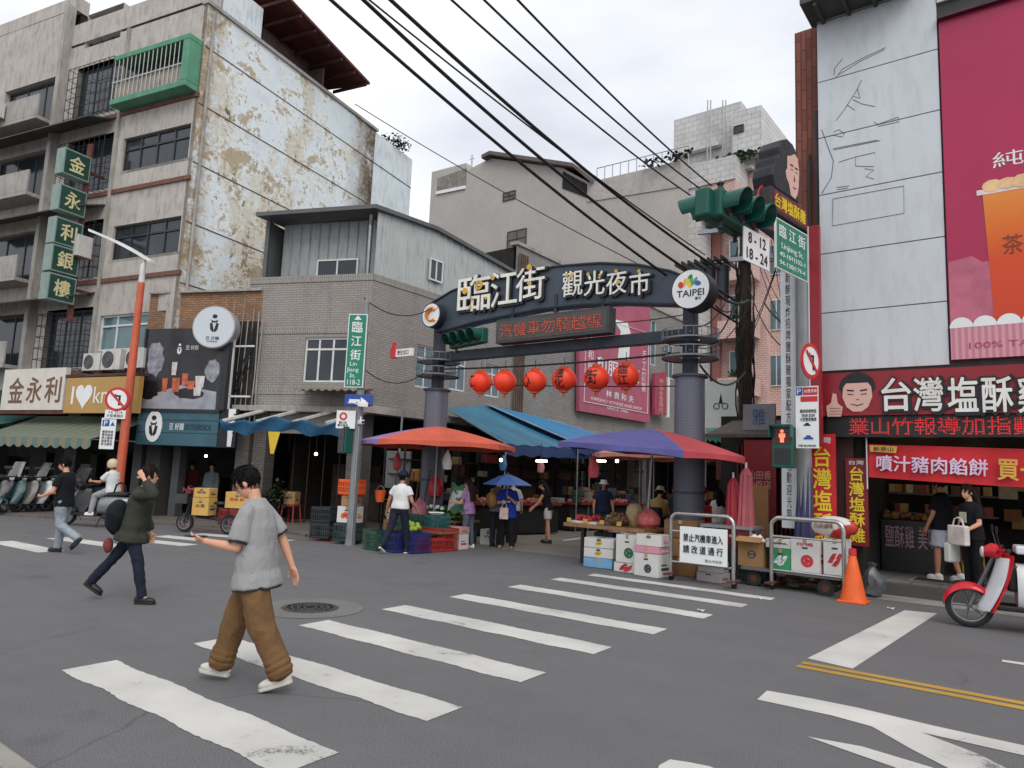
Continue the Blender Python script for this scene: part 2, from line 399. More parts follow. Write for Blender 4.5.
# red kerb line
M_redl = paint('red_line', (165, 62, 58), .5)
g = MB(); p, q = G(150, 523), G(347, 544.5); d = (q-p).normalized(); n = Vector((-d.y, d.x, 0))*.05
g.add([p-n+_Z*.004, q-n+_Z*.004, q+n+_Z*.004, p+n+_Z*.004], [(0, 1, 2, 3)]); struct(g.build('road_line', M_redl))
M_white = paint('road_white', (208, 206, 200), .55); M_yel = paint('road_yellow', (188, 148, 62), .5)
stripes = [(-6.28, -3.42, 2.54, 2.96), (-6.42, -3.45, 3.70, 4.08), (-6.45, -3.55, 4.88, 5.28), (-6.56, -3.62, 6.14, 6.55), (-6.64, -3.62, 7.42, 7.80), (-6.68, -3.60, 8.76, 9.12), (-6.72, -3.56, 9.98, 10.3), (-6.62, -3.48, 10.96, 11.25)]
for x0, x1, y0, y1 in stripes:
    g = MB(); N = 70
    lo = [(x0+(x1-x0)*i/N, y0+random.uniform(-.007, .007)+.012*sin(i*.31+y0)) for i in range(N+1)]; hi = [(x0-.02+(x1-x0)*i/N, y1+random.uniform(-.007, .007)+.010*sin(i*.23+y1*3)) for i in range(N+1)]
    for i in range(N): g.add([lo[i]+(.004,), lo[i+1]+(.004,), hi[i+1]+(.004,), hi[i]+(.004,)], [(0, 1, 2, 3)])
    struct(g.build('road_marking', M_white))
def poly_mark(pts, m, z=.004):
    g = MB(); g.add([(p[0], p[1], z) for p in pts], [tuple(range(len(pts)))]); struct(g.build('road_marking', m))
poly_mark([(-2.06, 7.60), (-1.63, 7.5), (-1.46, 11.82), (-1.85, 11.72)], M_white)
for y in (7.16, 7.33): poly_mark([(-2.05, y), (9, y-.05), (9, y+.06), (-2.05, y+.11)], M_yel)
pm = lambda L, m: poly_mark([tuple(G(x, y))[:2] for x, y in L], m)
pm([(767, 691), (757, 700), (832, 716), (872, 727), (912, 750), (947, 768), (990, 795), (1060, 797), (1005, 768), (977, 754), (922, 733), (1024, 756), (1200, 800), (1200, 782), (1024, 746), (937, 727), (857, 708), (812, 699)], M_white)
pm([(807, 737), (862, 747), (932, 768), (1000, 795), (940, 795), (895, 768), (852, 753)], M_white)
pm([(659, 766), (670, 760), (690, 763), (710, 767), (740, 780), (655, 780)], M_white)
for (ax, ay, bx, by) in [(0, 541.5, 52, 552), (57, 538, 122, 547), (148, 541, 190, 545.5), (160, 536, 240, 544), (196, 534, 290, 541)]:
    p, q = G(ax, ay), G(bx, by); d = (q-p).normalized(); n = Vector((-d.y, d.x, 0))*.22
    poly_mark([(p-n)[:2], (q-n)[:2], (q+n)[:2], (p+n)[:2]], M_white)
poly_mark([tuple(G(563, 540))[:2], tuple(G(563, 541.5))[:2], tuple(G(590, 538))[:2], tuple(G(590, 536.5))[:2]], M_white, .008)
poly_mark([tuple(G(1002, 660))[:2], tuple(G(1060, 668))[:2], tuple(G(1060, 671))[:2], tuple(G(1002, 662))[:2]], M_white)
# manhole
mh = thing('manhole', 'round iron manhole cover in a grey concrete ring beside the crossing', 'manhole', (-7.15, 5.55, 0))
MB().rev([(.62, .004), (.62, .006), (.36, .006)], n=40).build('ring', concrete('mh_ring', (112, 110, 108), (96, 94, 92)), mh, fix=False)
cv = MB(); cv.rev([(.33, .003), (.33, .012), (0.0001, .012)], n=36)
for r in (.08, .15, .22, .29): cv.rev([(r-.018, .012), (r-.018, .018), (r+.008, .018), (r+.008, .012)], n=32)
for k in range(16): cv.box((cos(k*pi/8)*.2, sin(k*pi/8)*.2, .014), (.18, .012, .008), k*pi/8)
cv.build('cover', mat('iron_cover', (96, 94, 92), .5, .6, .3, 14), mh)
# small litter on the asphalt by the cone
for k, (px, py) in enumerate([(887, 609), (756, 599), (697, 611)]):
    p = G(px, py); g = MB(); g.sheet(lambda u, v: (p.x+u*.08+.01*v, p.y+v*.05, .02+.01*sin(u*5+v*3)), 3, 2, .008)
    tag(g.build('paper_scrap', mat('litter', (205, 203, 198))), ['white paper scrap on the asphalt right of the orange cone', 'white paper scrap under the box trolley', 'white paper scrap at the foot of the barrier'][k], 'litter')

# ================================================================== common building materials
M_alu = mat('white_alu', (205, 206, 205), .4, .1); M_dalu = mat('dark_alu', (58, 58, 60), .45, .3)
M_glass = mat('window_glass', (46, 52, 58), .06, 0, .35, .8); M_glass2 = mat('teal_glass', (86, 112, 118), .08, 0, .3, .7)
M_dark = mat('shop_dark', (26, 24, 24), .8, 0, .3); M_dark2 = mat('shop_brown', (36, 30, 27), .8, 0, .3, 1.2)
M_galv = mat('galvanised', (150, 153, 156), .45, .6, .15, 6); M_black = mat('black_paint', (24, 24, 26), .5)
M_cable = mat('cable', (22, 22, 24), .6); M_rust = mat('rust', (96, 56, 44), .8, .2, .35, 5)
M_conc = mat('old_render', (180, 173, 166), .85, 0, .12, 1.6, .15, 30, grime=.5)
M_conc2 = mat('grey_render', (160, 156, 150), .85, 0, .15, 1.4, .15, 30, grime=.5)
M_ac = mat('ac_white', (196, 194, 188), .5, 0, .08, 3, grime=.35)
def aircon(parent, c, w=.8, h=.55, d=.32):
    a = MB(); a.bx(c[0]-w/2, c[0]+w/2, c[1]-d, c[1], c[2], c[2]+h); o = a.build('air_conditioner', M_ac, parent, bevel=.015)
    f = MB(); f.cyl((c[0]-w*.14, c[1]-d-.012, c[2]+h/2), (c[0]-w*.14, c[1]-d-.002, c[2]+h/2), h*.4, n=20)
    for r in (.15, .27): f.tube([(c[0]-w*.14+cos(t*pi/8)*h*r*1.3, c[1]-d-.02, c[2]+h/2+sin(t*pi/8)*h*r*1.3) for t in range(16)], .008, 5, True)
    f.build('fan_grille', mat('ac_fan', (84, 84, 84)), o)
    b = MB(); b.bx(c[0]-w/2, c[0]-w/2+.03, c[1]-d, c[1]+.1, c[2]-.06, c[2]-.003).bx(c[0]+w/2-.03, c[0]+w/2, c[1]-d, c[1]+.1, c[2]-.06, c[2]-.003); b.build('bracket', M_rust, o)
    return o
def grille(parent, x0, x1, z0, z1, y, m, nx=8, nz=5, r=.012, d=.35):
    "projecting window cage"
    b = MB()
    for i in range(nx+1):
        x = x0+(x1-x0)*i/nx; b.tube([(x, y, z0), (x, y-d, z0), (x, y-d, z1), (x, y, z1)], r, 5)
    for j in range(nz+1):
        z = z0+(z1-z0)*j/nz; b.tube([(x0, y, z), (x0, y-d, z), (x1, y-d, z), (x1, y, z)], r, 5)
    return b.build('window_cage', m, parent)

# ================================================================== left apartment block with the flaking side wall
AL = radians(12.3)
_pl = Vector((-23.2, 10.2, 0))
def lw(px, py): return onwall(px, py, _pl, AL)
uc, _ = lw(167, 400)
OL = _pl+Vector((cos(AL), sin(AL), 0))*uc
def lw(px, py): return onwall(px, py, OL, AL)
ye_ = onwall(410, 200, OL, AL+pi/2)[0]
HT = onwall(371, 127, OL, AL+pi/2)[1]
LB = thing('apartment_block', 'old grey five storey apartment block with flaking pale blue side wall', 'building', OL, AL)
def rect(f, a, b): (u0, z0), (u1, z1) = f(*a), f(*b); return (min(u0, u1), max(u0, u1), min(z0, z1), max(z0, z1))
wins = [rect(lw, (101, 176), (174, 127)), rect(lw, (92, 263), (166, 218)), rect(lw, (82, 352), (157, 311))]
# line the three windows up in one column
wins = [(-3.35, -.2, w[2], w[3]) for w in wins]; wins[2] = (-3.5, -.45, wins[2][2], wins[2][3])
fl = [w[2] for w in wins]
left_h = []
for zf in (fl[0]+2.8, fl[0], fl[1], fl[2]):
    left_h.append((-6.3, -3.9, zf-.5, zf+1.5)); left_h.append((-10.6, -7.2, zf-.4, zf+1.5)); left_h.append((-15.2, -11.6, zf-.4, zf+1.5)); left_h.append((-19.5, -16.2, zf-.4, zf+1.5))
top_h = [(-6.1, -4.2, 16.2, 17.5), (-10.6, -7.2, 16.2, 17.5)]
HL = onwall(25, 27, OL, AL)[1]
w = MB(); wallskin(w, -42, -6.9, 3.9, HL, left_h, .25); wallskin(w, -6.9, 0, 3.9, HT, wins+[h for h in left_h+top_h if h[1] > -6.9], .25); w.build('front_wall', M_conc, LB, fix=False)
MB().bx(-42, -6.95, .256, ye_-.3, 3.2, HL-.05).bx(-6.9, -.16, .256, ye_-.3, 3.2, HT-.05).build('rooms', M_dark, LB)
b = MB()
for z in (fl[1]-.75, fl[0]-.75, fl[2]-.75, fl[0]+2.0): b.bx(-7.0, 0.03, -.06, .02, z, z+.14)
b.each('brick_band', mat('red_band', (112, 74, 64), .8, 0, .2), LB)
b = MB(); b.bx(-3.75, -3.62, -.08, .02, 3.9, HT); b.bx(-7.05, -6.85, -.3, .02, 3.9, HL); b.each('pilaster', M_conc2, LB)
for i, wv in enumerate(wins):
    o = window(LB, wv[0], wv[1], wv[2], wv[3], .14, [M_dalu, M_dalu, M_alu][i], [M_glass, M_glass, M_glass2][i], 4, .7 if i == 2 else .66, .06, .06, M_conc2)
for i, h in enumerate(left_h):
    z = h[2]; k = i % 4
    window(LB, h[0]+.05, h[1]-.05, h[2]+.02, h[3]-.05, .22, M_dalu, M_glass, 3, None, .05, .05)
    if k in (0, 2): grille(LB, h[0], h[1], h[2]-.1, h[3]-.2, 0, M_black, 9, 5, .012, .3)
    if k in (1, 3) or i in (1, 5): MB().bx(h[0]-.1, h[1]+.1, -.75, 0, h[2]-.15, h[2]-.02).bx(h[0]-.1, h[1]+.1, -.75, -.68, h[2]-.02, h[2]+.75).build('balcony', M_conc2, LB, bevel=.01)
    if i in (1, 9): aircon(LB, ((h[0]+h[1])/2-.4, -.8, h[2]+.1))
for h in top_h[:1]: window(LB, h[0]+.05, h[1]-.05, h[2], h[3]-.05, .22, M_dalu, M_glass2, 3, None)
aw = MB()
for z in (fl[0]+1.65, fl[1]+1.65, fl[2]+1.65): aw.add([(-11, 0, z+.35), (-3.9, 0, z+.35), (-3.9, -.95, z), (-11, -.95, z), (-11, 0, z+.31), (-3.9, 0, z+.31), (-3.9, -.95, z-.04), (-11, -.95, z-.04)], [(0, 1, 2, 3), (7, 6, 5, 4), (0, 4, 5, 1), (1, 5, 6, 2), (2, 6, 7, 3), (3, 7, 4, 0)])
aw.each('rain_canopy', mat('dark_canopy', (74, 68, 66), .7, 0, .2, 2, grime=.4), LB)
# green bay cage, fifth floor
gb = rect(lw, (97, 95), (183, 33)); z0 = fl[0]+2.15; z1 = z0+1.75; x0, x1 = -3.6, -.05
M_grn = mat('green_steel', (84, 142, 112), .6, .1, .15, 2, grime=.3)
g = MB(); g.bx(x0, x1, -.5, .0, z1-.18, z1).bx(x0, x1, -.5, 0, z0, z0+.2).bx(x1-.28, x1, -.5, 0, z0+.2, z1-.18)
bay = g.build('bay_cage', M_grn, LB, bevel=.02)
g = MB()
for i in range(17):
    x = x0+.05+(x1-.3-x0)*i/16; g.cyl((x, -.47, z0+.2), (x, -.47, z1-.18), .016, n=6)
g.bx(x0, x1-.28, -.485, -.455, (z0+z1)/2-.1, (z0+z1)/2-.06)
g.build('bars', mat('cage_bar', (176, 176, 170)), bay)
g = MB(); g.bx(x0+.1, x1-.3, -.42, -.38, z0+.2, z0+.75); g.build('boards', mat('cage_board', (150, 140, 130), .8, 0, .25), bay)
MB().bx(x0+.05, x1-.28, -.02, -.012, z0+.2, z1-.18).build('pane', M_glass, bay)
aircon(LB, (-4.25, -.35, fl[1]-.02), .95, .7, .5)
aircon(LB, (-2.75, -.32, fl[2]-.75), .8, .55); aircon(LB, (-1.85, -.32, fl[2]-.75), .85, .65); aircon(LB, (-.8, -.32, fl[2]-.72), .8, .6)
MB().bx(-3.5, -.2, -.9, 0, fl[2]-.98, fl[2]-.9).build('canopy', mat('rusty_canopy', (72, 58, 52), .8, .2, .3), LB)
# side wall: flaked paint over render, then a cleaner stretch
def flaky():
    T = NT('flaking_wall')
    big = T.noise(.28, 7, .62, None, .5); mid = T.noise(.85, 7, .66, T.map((1, 1.0, 1.25)), .5); fine = T.noise(6, 7, .78); strk = T.noise(2.2, 7, .72, T.map((1, 1, .3)))
    k = T.mix(T.ramp(mid, (.35, 0.), (.65, 1.)), lin((208, 219, 224)), lin((234, 238, 238)))
    k = T.mix(T.ramp(T.noise(.5, 4), (.54, 0.), (.66, .5)), k, lin((206, 204, 168)))
    a = T.mix(.28, big, fine); k = T.mix(T.ramp(a, (.50, 0.), (.535, .85)), k, lin((206, 198, 180)))
    a2 = T.mix(.35, mid, fine); k = T.mix(T.ramp(a2, (.53, 0.), (.56, .9)), k, lin((172, 156, 128)))
    b = T.mix(.4, T.mix(.5, big, strk), fine); k = T.mix(T.ramp(b, (.535, 0.), (.575, .85)), k, lin((140, 116, 84)))
    c = T.mix(.45, strk, fine); k = T.mix(T.math('MULTIPLY', T.ramp(c, (.555, 0.), (.60, .85)), T.ramp(big, (.42, .15), (.55, 1.))), k, lin((84, 78, 70)))
    sx = T.sep()[0]; L_ = onwall(371, 200, OL, AL+pi/2)[0]
    for lo, hi, inv, c1, th in ((.80, .97, 0, (112, 92, 66), .40), (.86, .99, 0, (58, 50, 44), .47), (.0, .10, 1, (150, 130, 100), .43)):
        m_ = T.ramp(T.math('MULTIPLY', sx, 1/L_), (lo, float(inv)), (hi, 1.-inv)); q_ = T.mix(.4, T.mix(.5, strk, mid), fine)
        k = T.mix(T.math('MULTIPLY', m_, T.ramp(q_, (th, 0.), (th+.07, .9))), k, lin(c1))
    T.base(k); T.rough(.85); T.bump(T.mix(.5, c, a), .7, .03); return T.m
M_flake = flaky()
M_clean = mat('pale_wall', (212, 221, 225), .85, 0, .08, 1.2, .1, 30, grime=.5, gcol=(120, 118, 110))
def rw(px, py): return onwall(px, py, OL, AL+pi/2)
yf = rw(371, 200)[0]; ye = rw(410, 200)[0]
SW = MB(); SW.bx(0, yf, 0, .15, 3.4, HT-.02)
sw = SW.build('side_wall', M_flake, LB, rz=pi/2)
zc = rw(410, 158)[1]
# the parapet follows the photographed roof line
MB().bx(yf+.003, ye, .005, .15, 0, zc).build('rear_side_wall', M_clean, LB, rz=pi/2)
g = MB()
zt = 3.2
while zt < HT-.6:
    g.bx(.02, ye, -.012, .004, zt, zt+.035); zt += 1.95
g.each('board_joint', mat('joint_dark', (74, 70, 64)), LB, rz=pi/2)
MB().bx(-.05, yf+.1, -.08, .2, HT-.02, HT+.1).build('parapet_cap', M_conc2, LB, rz=pi/2)
g = MB(); g.tube([(.25, -.06, 3.5), (.25, -.06, HT-.2)], .05, 8); g.build('drain_pipe', M_conc2, LB, rz=pi/2)
MB().bx(-42, -6.9, 0, .5, HL-.04, HL+.5).bx(-6.9, 0, 0, .5, HT+.1, HT+.9).build('parapet', M_conc, LB)
MB().bx(-.32, -.02, .6, onwall(262, 30, OL, AL+pi/2)[0], HT+.1, HT+1.3).build('roof_wall', M_clean, LB)
# rusty roof shed
rb = lw(362, 82)
e0 = onwall(300, 0, OL, AL+pi/2); e1 = onwall(362, 82, OL, AL+pi/2)
g = MB(); zE = HT+1.2
yE = e1[0]-.6
y0_ = onwall(262, 10, OL, AL+pi/2)[0]; xw_ = -6.5
g.add([(xw_, y0_, zE+1.2), (.9, y0_, zE+.55), (.9, yE, zE-.1), (xw_, yE, zE+.6), (xw_, y0_, zE+1.1), (.9, y0_, zE+.45), (.9, yE, zE-.2), (xw_, yE, zE+.5)], [(0, 1, 2, 3), (7, 6, 5, 4), (0, 4, 5, 1), (1, 5, 6, 2), (2, 6, 7, 3), (3, 7, 4, 0)])
g.build('shed_roof', mat('red_roof', (92, 44, 42), .75, .2, .4, 2.5, grime=.4), LB)
g = MB(); g.bx(-6.4, -.2, yE-1.6, yE-1.5, HT, zE-.1); g.bx(-6.4, -.9, y0_+.3, yE-1.6, HT, zE+.2); g.build('shed_wall', mat('shed_metal', (104, 84, 82), .8, .1, .2, 3, grime=.5), LB)
g = MB()
for k in range(7): y = y0_+.2+(yE-y0_-.4)*k/6; zz_ = zE+.42-.65*(y-y0_)/(yE-y0_); g.bx(-.85, .85, y, y+.07, zz_-.12, zz_)
g.each('rafter', mat('rafter_red', (76, 40, 38), .8, 0, .3), LB)
# ground floor: columns and dark shop insides
b = MB()
for x in (-.35, -4.2, -8.6, -13, -17.5, -22, -27): b.bx(x-.3, x+.3, 0, .5, .06, 3.9)
b.each('arcade_column', mat('col_tile', (54, 52, 50), .6, 0, .2), LB)
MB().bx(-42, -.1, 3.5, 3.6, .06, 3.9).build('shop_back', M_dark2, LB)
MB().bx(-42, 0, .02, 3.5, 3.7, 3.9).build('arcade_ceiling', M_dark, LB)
b = MB()
for k in range(14):
    x = -1.2-k*1.5; b.bx(x-.5, x+.5, 2.7, 3.45, .06, random.uniform(.9, 2.2))
for o in b.each('storage_box', mat('shop_goods', (44, 38, 36), .8, 0, .5, 1.3), None): o.location = OL; o.rotation_euler = (0, 0, AL); tag(o, 'dark stacked goods at the back of the left arcade', 'goods', 'goods stacked in the left arcade')
# roof plant at the far end of the side wall
def leafmat(name, c, var=.35):
    T = NT(name); oi = T.n('ShaderNodeObjectInfo'); k = T.mix(T.ramp(T.noise(9, 3), (.3, 0.), (.7, 1.)), lin(tuple(int(x*(1-var)) for x in c)), lin(c)); T.base(k); T.rough(.55); return T.m
M_leaf = leafmat('leaf', (74, 96, 58)); M_leaf2 = leafmat('leaf_dark', (44, 62, 40))
def leaves(mb, c, r, n, s, rnd=random):
    for k in range(n):
        v = Vector((rnd.gauss(0, 1), rnd.gauss(0, 1), rnd.gauss(0, .8))).normalized()*rnd.uniform(.3, 1)
        p = Vector(c)+Vector((v.x*r[0], v.y*r[1], v.z*r[2])); a = Vector((rnd.uniform(-1, 1), rnd.uniform(-1, 1), rnd.uniform(-.6, .6))).normalized()*s*rnd.uniform(.6, 1.3)
        b = a.cross(Vector((rnd.uniform(-1, 1), rnd.uniform(-1, 1), 1))).normalized()*s*.35
        mb.add([p-a*.5, p+b, p+a*.5, p-b], [(0, 1, 2, 3)])
def shrub(name, label, loc, r, n, s, m=None, stem=.3, group=None):
    t = thing(name, label, 'plant', loc, 0, group)
    f = MB(); leaves(f, (0, 0, stem+r[2]*.6), r, n, s); f.build('foliage', m or M_leaf, t, fix=False)
    st = MB()
    for k in range(4): st.tube([(0, 0, 0), (r[0]*.3*cos(k*1.7), r[1]*.3*sin(k*1.7), stem*.6), (r[0]*.6*cos(k*1.7), r[1]*.6*sin(k*1.7), stem+r[2]*.7)], [.02, .014, .006], 5)
    st.build('stem', M_rust, t)
    return t
def on_L(x, y, z): return OL+Vector((x*cos(AL)-y*sin(AL), x*sin(AL)+y*cos(AL), z))
shrub('roof_shrub', 'scrubby bush growing on the far end of the flaking wall', on_L(-.3, ye-1.2, zc), (.8, .9, .35), 500, .13, M_leaf2, .1)
# ================================================================== low brick shop with the drinks billboard
def gw(px, py, off=0): return onwall(px, py, OG+Vector((sin(AG), -cos(AG), 0))*off, AG)
SB = thing('corner_shop', 'low tan brick shop with black drinks billboard and teal sign', 'building', OG, AG)
M_tan = brickmat('tan_brick', (166, 124, 92), (140, 104, 78), (92, 80, 70), .22, .07, .01, .8, .35)
ul = gw(136, 430)[0]; ur = gw(252, 430)[0]; zb = gw(200, 293)[1]
w = MB(); wallskin(w, ul, ur-.02, 3.1, zb, [], .1); w.bx(ul, ur-.02, .01, 6, 3.1, zb-.01); w.build('wall', M_tan, SB)
g = MB(); g.bx(ul, ur-.05, -.1, .12, zb, zb+.06); g.build('coping', M_conc2, SB)
g = MB(); g.bx(ul+.0, ul+.3, .0, .4, .06, 3.1); g.bx(ul+1.35, ul+1.6, .1, .4, .06, 3.1); g.each('column', mat('shop_col', (72, 74, 76), .6, 0, .15), SB)
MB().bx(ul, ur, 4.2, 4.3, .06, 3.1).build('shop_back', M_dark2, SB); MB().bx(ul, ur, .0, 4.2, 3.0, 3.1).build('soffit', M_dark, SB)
g = MB(); g.bx(ul+1.8, ur-.3, 2.5, 2.6, 2.1, 2.95); g.build('brick_panel', M_tan, SB)
g = MB(); g.bx(ul+1.8, ur-.5, 2.3, 3.0, .06, 1.0); g.bx(ul+2.0, ul+2.6, 3.2, 3.9, .06, 2.0); g.each('counter', mat('counter_dark', (46, 44, 46), .5), SB)
g = MB(); g.bx(ur-1.2, ur-.5, 3.6, 4.1, .06, 2.0); g.build('fridge', mat('fridge_gloss', (70, 72, 74), .3), SB)
# flat panel coloured as a recess's shade beside the billboard, pipes over it
xs_a, xs_b = gw(227, 370)[0], ur-.03; zs_a, zs_b = gw(240, 425)[1], gw(240, 322)[1]
MB().bx(xs_a, xs_b, -.06, -.003, zs_a, zs_b).build('recess_shade_panel', mat('recess_shade', (44, 40, 38), .85, 0, .35, 3), SB)
g = MB(); rr = random.Random(8)
for k in range(7): x = xs_a+.15+k*.17; g.tube([(x, -.12, zs_a), (x+rr.uniform(-.08, .08), -.14, (zs_a+zs_b)/2), (x, -.12, zs_b+rr.uniform(0, .7))], rr.choice((.012, .02, .035)), 6)
g.each('recess_pipe', mat('recess_pipe', (150, 148, 142), .6, .1, .2, 4, grime=.4), SB)
g = MB()
for k in range(9): g.tube([(xs_a+rr.uniform(0, .3), -.16, zs_a+rr.uniform(0, 1)), (xs_a+.6, -.2, zs_a+rr.uniform(0, 2)), (xs_b-.1, -.15, zs_b-rr.uniform(0, 1.5))], .012, 5)
g.build('recess_cables', M_cable, SB)
# teal signboard and suit emblem
def emblem(parent, cx, cz, h, y, dark):
    "suited figure: hair tuft, head gap, jacket with a white shirt front"
    e = MB(); e.prism([(cx+h*.12*cos(t), cz+h*.36+h*.10*sin(t)) for t in [i*pi/6 for i in range(12)]], y-.008, y)
    e.prism([(cx-h*.17, cz+h*.2), (cx-h*.06, cz+h*.13), (cx+h*.06, cz+h*.13), (cx+h*.17, cz+h*.2), (cx+h*.13, cz+h*.06), (cx-h*.13, cz+h*.06)], y-.008, y)
    e.prism([(cx-h*.22, cz), (cx-h*.1, cz+h*.04), (cx, cz-h*.36), (cx-h*.05, cz-h*.42), (cx-h*.17, cz-h*.3)], y-.008, y)
    e.prism([(cx+h*.22, cz), (cx+h*.17, cz-h*.3), (cx+h*.05, cz-h*.42), (cx, cz-h*.36), (cx+h*.1, cz+h*.04)], y-.008, y)
    return e.build('emblem', dark, parent)
M_teal = mat('teal_board', (54, 92, 104), .5, 0, .12, 2)
M_wht = mat('sign_white', (226, 227, 226), .5, 0, .05); M_lblack = mat('letter_black', (22, 24, 30), .5)
z0, z1 = gw(180, 446, .6)[1], gw(180, 408, .6)[1]; s0, s1 = gw(137, 430, .6)[0], gw(218, 430, .6)[0]; s2 = gw(236, 430, .6)[0]
ts = thing('shop_sign', 'teal plank shop signboard with white oval badge of a suited figure', 'sign', OG, AG)
g = MB()
for k in range(3): g.bx(s0, s1, -.62, -.5, z0+(z1-z0)*k/3+.012, z0+(z1-z0)*(k+1)/3-.012)
g.bx(s0+.01, s1, -.6, -.52, z0, z1); g.build('board', M_teal, ts, bevel=.006)
sc_ = (s0+(s1-s0)*.22, (z0+z1)/2); hh = (z1-z0)
MB().prism([(sc_[0]+hh*.26*cos(t*pi/16), sc_[1]+hh*.42*sin(t*pi/16)) for t in range(32)], -.65, -.625).build('badge', M_wht, ts)
emblem(ts, sc_[0], sc_[1], hh*.62, -.655, M_lblack)
text('豆 好囍', M_wht, ts, (s0+(s1-s0)*.5, -.625, sc_[1]+.01), (s1-s0)*.18, hh*.18); text('DOTDERDICA', mat('sign_grey', (28, 40, 48)), ts, (s0+(s1-s0)*.76, -.625, sc_[1]), (s1-s0)*.32, hh*.15)
g = MB(); g.prism([(s1, z0), (s1-.06, z0+hh*.4), (s1+.06, z0+hh*.55), (s1, z1), (s2, z1), (s2, z0)], -.6, -.5); g.build('suit_board', M_lblack, ts)
g = MB(); g.prism([(s1+.30, z1), (s2-.05, z1), (s2-.12, z0+.03), (s1+.34, z0+.03)], -.606, -.602); g.build('shirt_board', M_wht, ts)
g = MB()
for k in range(4): g.cyl((s1+.5, -.612, z0+.15+k*hh*.24), (s1+.5, -.607, z0+.15+k*hh*.24), .025, n=8)
g.build('buttons', M_lblack, ts)
# billboard
bb = thing('billboard', 'black picture billboard of drinks on a grey table', 'billboard', OG, AG)
u0, z0 = gw(140, 409, .6); u1, z1 = gw(227, 323, .6); z1b = gw(150, 329, .6)[1]
def bbmat():
    T = NT('billboard_picture'); sp = T.sep(); n = T.noise(1.6, 6, .7)
    k = T.mix(T.ramp(n, (.35, 0.), (.8, .8)), lin((30, 30, 33)), lin((66, 66, 70))); T.base(k); T.rough(.35); return T.m
g = MB(); g.bx(u0, u1, -.62, -.4, z0, z1b); g.build('panel', bbmat(), bb)
g = MB(); g.bx(u0-.06, u1+.06, -.66, -.4, z0-.07, z0-.003).bx(u0-.06, u0-.003, -.66, -.4, z0, z1b).bx(u1+.003, u1+.2, -.66, -.3, z0, z1b); g.build('frame', mat('bb_frame', (40, 42, 46)), bb)
ww = u1-u0; hh = z1b-z0
M_rock = mat('printed_rock', (138, 138, 146), .5, 0, .45, 7); M_tab = mat('printed_table', (150, 152, 160), .5, 0, .25, 3); M_or = mat('printed_orange', (188, 92, 62), .4, 0, .4, 6); M_gl = mat('printed_glass', (196, 190, 188), .4, 0, .25, 6); M_pdark = mat('printed_dark', (30, 28, 32), .4, 0, .4, 5)
def blob(cx, cz, rx, rz, seed, y, m, name):
    rnd = random.Random(seed); g = MB(); g.prism([(u0+ww*cx+ww*rx*cos(t*pi/10)*rnd.uniform(.8, 1.12), z0+hh*cz+hh*rz*sin(t*pi/10)*rnd.uniform(.85, 1.1)) for t in range(20)], y-.003, y); g.build(name, m, bb)
g = MB(); g.prism([(u0+.02, z0+.02), (u1-.1, z0+.02), (u1-.12, z0+hh*.22), (u0+ww*.5, z0+hh*.3), (u0+ww*.2, z0+hh*.2), (u0+.02, z0+hh*.12)], -.624, -.621); g.build('printed_table', M_tab, bb)
blob(.14, .62, .11, .22, 2, -.626, M_rock, 'printed_rock'); blob(.88, .48, .09, .14, 5, -.626, M_rock, 'printed_rock'); blob(.1, .24, .14, .12, 8, -.6285, M_pdark, 'printed_cloth'); blob(.62, .2, .2, .07, 9, -.6285, M_pdark, 'printed_cloth')
for cx, cz, rx, rz, m in [(.3, .3, .035, .08, M_or), (.44, .3, .05, .085, M_or), (.55, .37, .04, .07, M_or), (.63, .3, .05, .05, M_or), (.4, .5, .035, .08, M_gl), (.74, .34, .06, .07, M_gl), (.72, .22, .05, .05, M_gl)]:
    g = MB(); X, Zc = u0+ww*cx, z0+hh*cz; g.prism([(X-ww*rx, Zc+hh*rz), (X-ww*rx*.8, Zc-hh*rz), (X+ww*rx*.8, Zc-hh*rz), (X+ww*rx, Zc+hh*rz)], -.634, -.630); g.build('printed_glass', m, bb)
emblem(bb, u0+ww*.44, z0+hh*.74, hh*.15, -.622, M_wht); text('豆 好囍', M_wht, bb, (u0+ww*.6, -.621, z0+hh*.76), ww*.16, hh*.055)
g = MB(); g.bx(u1-.1, u1+.9, -.5, -.46, z1b-.55, z1b-.5).bx(u1+.2, u1+.25, -.5, -.46, z0-.1, z1b).bx(u1-.1, u1+.9, -.5, -.46, z0+.4, z0+.45); g.build('bracket', M_alu, bb)
# round drum sign
p = gw(213.5, 327, .88); dr = thing('drum_sign', 'round white drum shop sign with a suited figure emblem', 'sign', OG+Vector((cos(AG)*p[0]+.55*sin(AG)*1.6, sin(AG)*p[0]-.55*cos(AG)*1.6, p[1])), AG+radians(14))
R_ = .62
MB().cyl((0, 0, 0), (0, .42, 0), R_, n=40).build('drum', mat('drum_side', (168, 170, 170), .45, .2, .08), dr, True, bevel=.02)
MB().cyl((0, -.006, 0), (0, -.001, 0), R_*.94, n=40).build('face', mat('drum_face', (196, 202, 208), .4, 0, .04), dr)
emblem(dr, .02, .1, R_*.95, -.008, M_lblack); text('豆 好囍', M_lblack, dr, (0, -.008, -R_*.52), R_*.62, R_*.16); text('DOTDERDICA', M_lblack, dr, (0, -.008, -R_*.68), R_*.5, R_*.07)
g = MB(); g.tube([(.1, .4, .2), (.1, 1.2, .2)], .03, 6).tube([(.1, .4, -.2), (.1, 1.2, -.2)], .03, 6); g.build('bracket', M_galv, dr)

